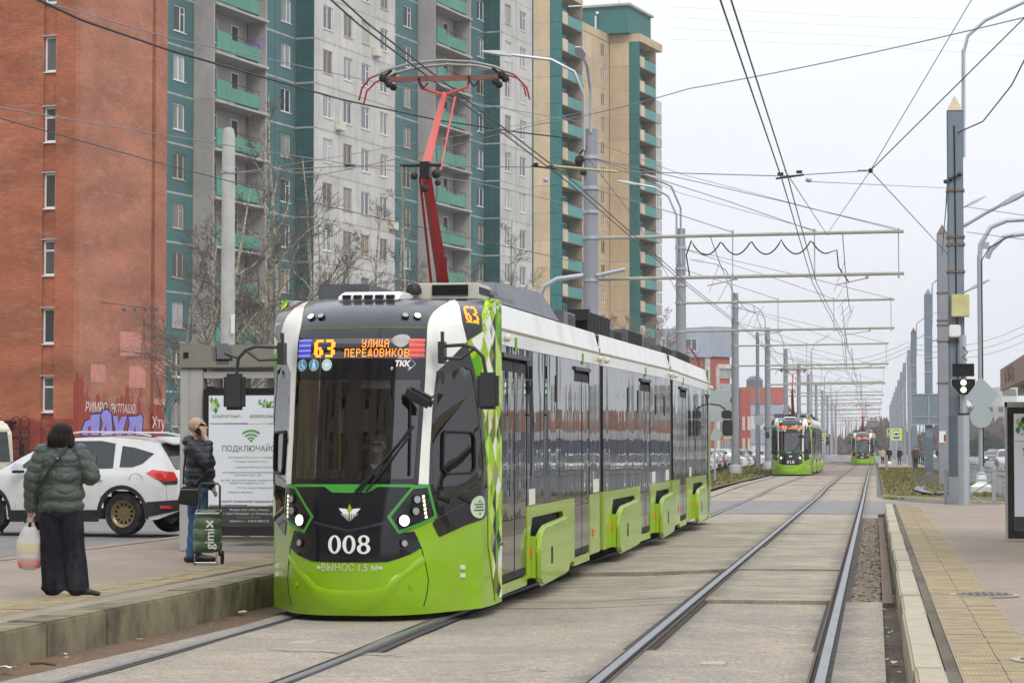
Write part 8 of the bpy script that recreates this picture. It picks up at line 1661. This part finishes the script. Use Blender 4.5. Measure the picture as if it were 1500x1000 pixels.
for sg in (1, -1): blend('hand', [('b', (sg * .17, -.36, 1.42), (.03, .035, .022))] + fingers([(sg * .17 - .024 + .016 * i, -.385, 1.425) for i in range(4)], [(0, -1, -.1)] * 4, .07, .009, (0, -.1, -.9)) + [T_([(sg * .145, -.35, 1.42), (sg * .13, -.375, 1.42), (sg * .13, -.395, 1.41)], [.011, .01, .009])], SKIND, dr, .005, 1)
# far people
CO = [mat('coat_' + n, c, .8) for n, c in (('black', (.015, .015, .018)), ('grey', (.09, .09, .10)), ('brown', (.08, .05, .035)), ('blue', (.03, .06, .14)), ('beige', (.42, .38, .26)))]
def small(lab, px, D, h, coat, z=None, hat=None, step=.06):
    p = atD(px, 660, D); t = thing('person', lab, 'person', (p.x, p.y, z if z is not None else zg(p.x, p.y) + .1), YAW); k = h / 1.72
    blend('coat', [('b', (0, 0, 1.15 * k), (.22, .15, .30)), ('b', (0, 0, 1.38 * k), (.21, .13, .10)), ('b', (0, 0, .9 * k), (.19, .15, .2)), T_([(-.2, 0, 1.40 * k), (-.27, .0, 1.1 * k), (-.23, -.1, .86 * k)], [.07, .06, .05]), T_([(.2, 0, 1.40 * k), (.27, .0, 1.1 * k), (.20, -.18, 1.0 * k)], [.07, .06, .05])], coat, t, .02, 2)
    blend('trousers', [T_([(-.08, 0, .85 * k), (-.09, step, .45), (-.09, step * 1.5, .05)], [.10, .075, .06]), T_([(.08, 0, .85 * k), (.09, -step, .45), (.10, -step * 1.5, .05)], [.10, .075, .06]), ('b', (-.09, step * 1.5 - .05, .04), (.05, .11, .04)), ('b', (.10, -step * 1.5 - .05, .04), (.05, .11, .04))], CO[0] if coat != CO[0] else CO[1], t, .02, 2)
    blend('head', [('b', (0, 0, 1.60 * k), (.085, .10, .115)), T_([(0, 0, 1.42 * k), (0, 0, 1.52 * k)], [.06, .05])], SKIN, t, .015, 1); blend('hair', [('b', (0, .015, 1.655 * k), (.095, .105, .08))], hat or HAIRB, t, .015, 1)
small('person in a long black coat at the far stop, left of the stop sign', 1302, 232, 1.75, CO[0]); small('person in black standing right of the stop sign at the far stop', 1317.5, 236, 1.70, CO[0]); small('person partly hidden behind the square sign post on the right', 1341, 195, 1.75, CO[2], step=.02)
small('person in a blue hat walking on the far right footpath', 1345.5, 270, 1.68, CO[1], hat=SBL); small('stooped person with dark coat at the far right footpath', 1351.5, 262, 1.5, CO[1]); small('person in a dark jacket walking past the white cars', 1374, 300, 1.72, CO[0]); small('person in a beige jacket near the short railing', 1293, 262, 1.68, CO[4])
small('small dark figure between the two far trams', 1201, 330, 1.7, CO[0]); 
p = atD(1302.5, 680, 230); MB().ball((0, 0, .2), (.22, .12, .2), 10, 7).build('white_bag', STICK).location = (p.x, p.y, .15); tag(bpy.data.objects['white_bag'], 'white bag on the ground beside the person in the long black coat', 'bag')
# crow on a wire / low platform hut far away
p = atD(1215, 668, 330); tag(MB().box((p.x - 4, p.y, 0), (p.x + 5, p.y + 6, .9)).build('far_planter_wall', CONC), 'low pale wall at the far stop between the two distant trams', 'wall')
# ================================================================ AIR
def haze():
    m = bpy.data.materials.new('haze_air'); m.use_nodes = True; t = m.node_tree; t.nodes.clear(); o = t.nodes.new('ShaderNodeOutputMaterial'); v = t.nodes.new('ShaderNodeVolumePrincipled')
    v.inputs['Color'].default_value = (.97, .98, 1, 1); v.inputs['Density'].default_value = (.00028); v.inputs['Anisotropy'].default_value = .2; t.links.new(v.outputs[0], o.inputs['Volume'])
    tag(MB().box((-760, -160, -2), (760, 1750, 62)).build('haze', m), 'pale air between the camera and the horizon', kind='stuff')
haze()
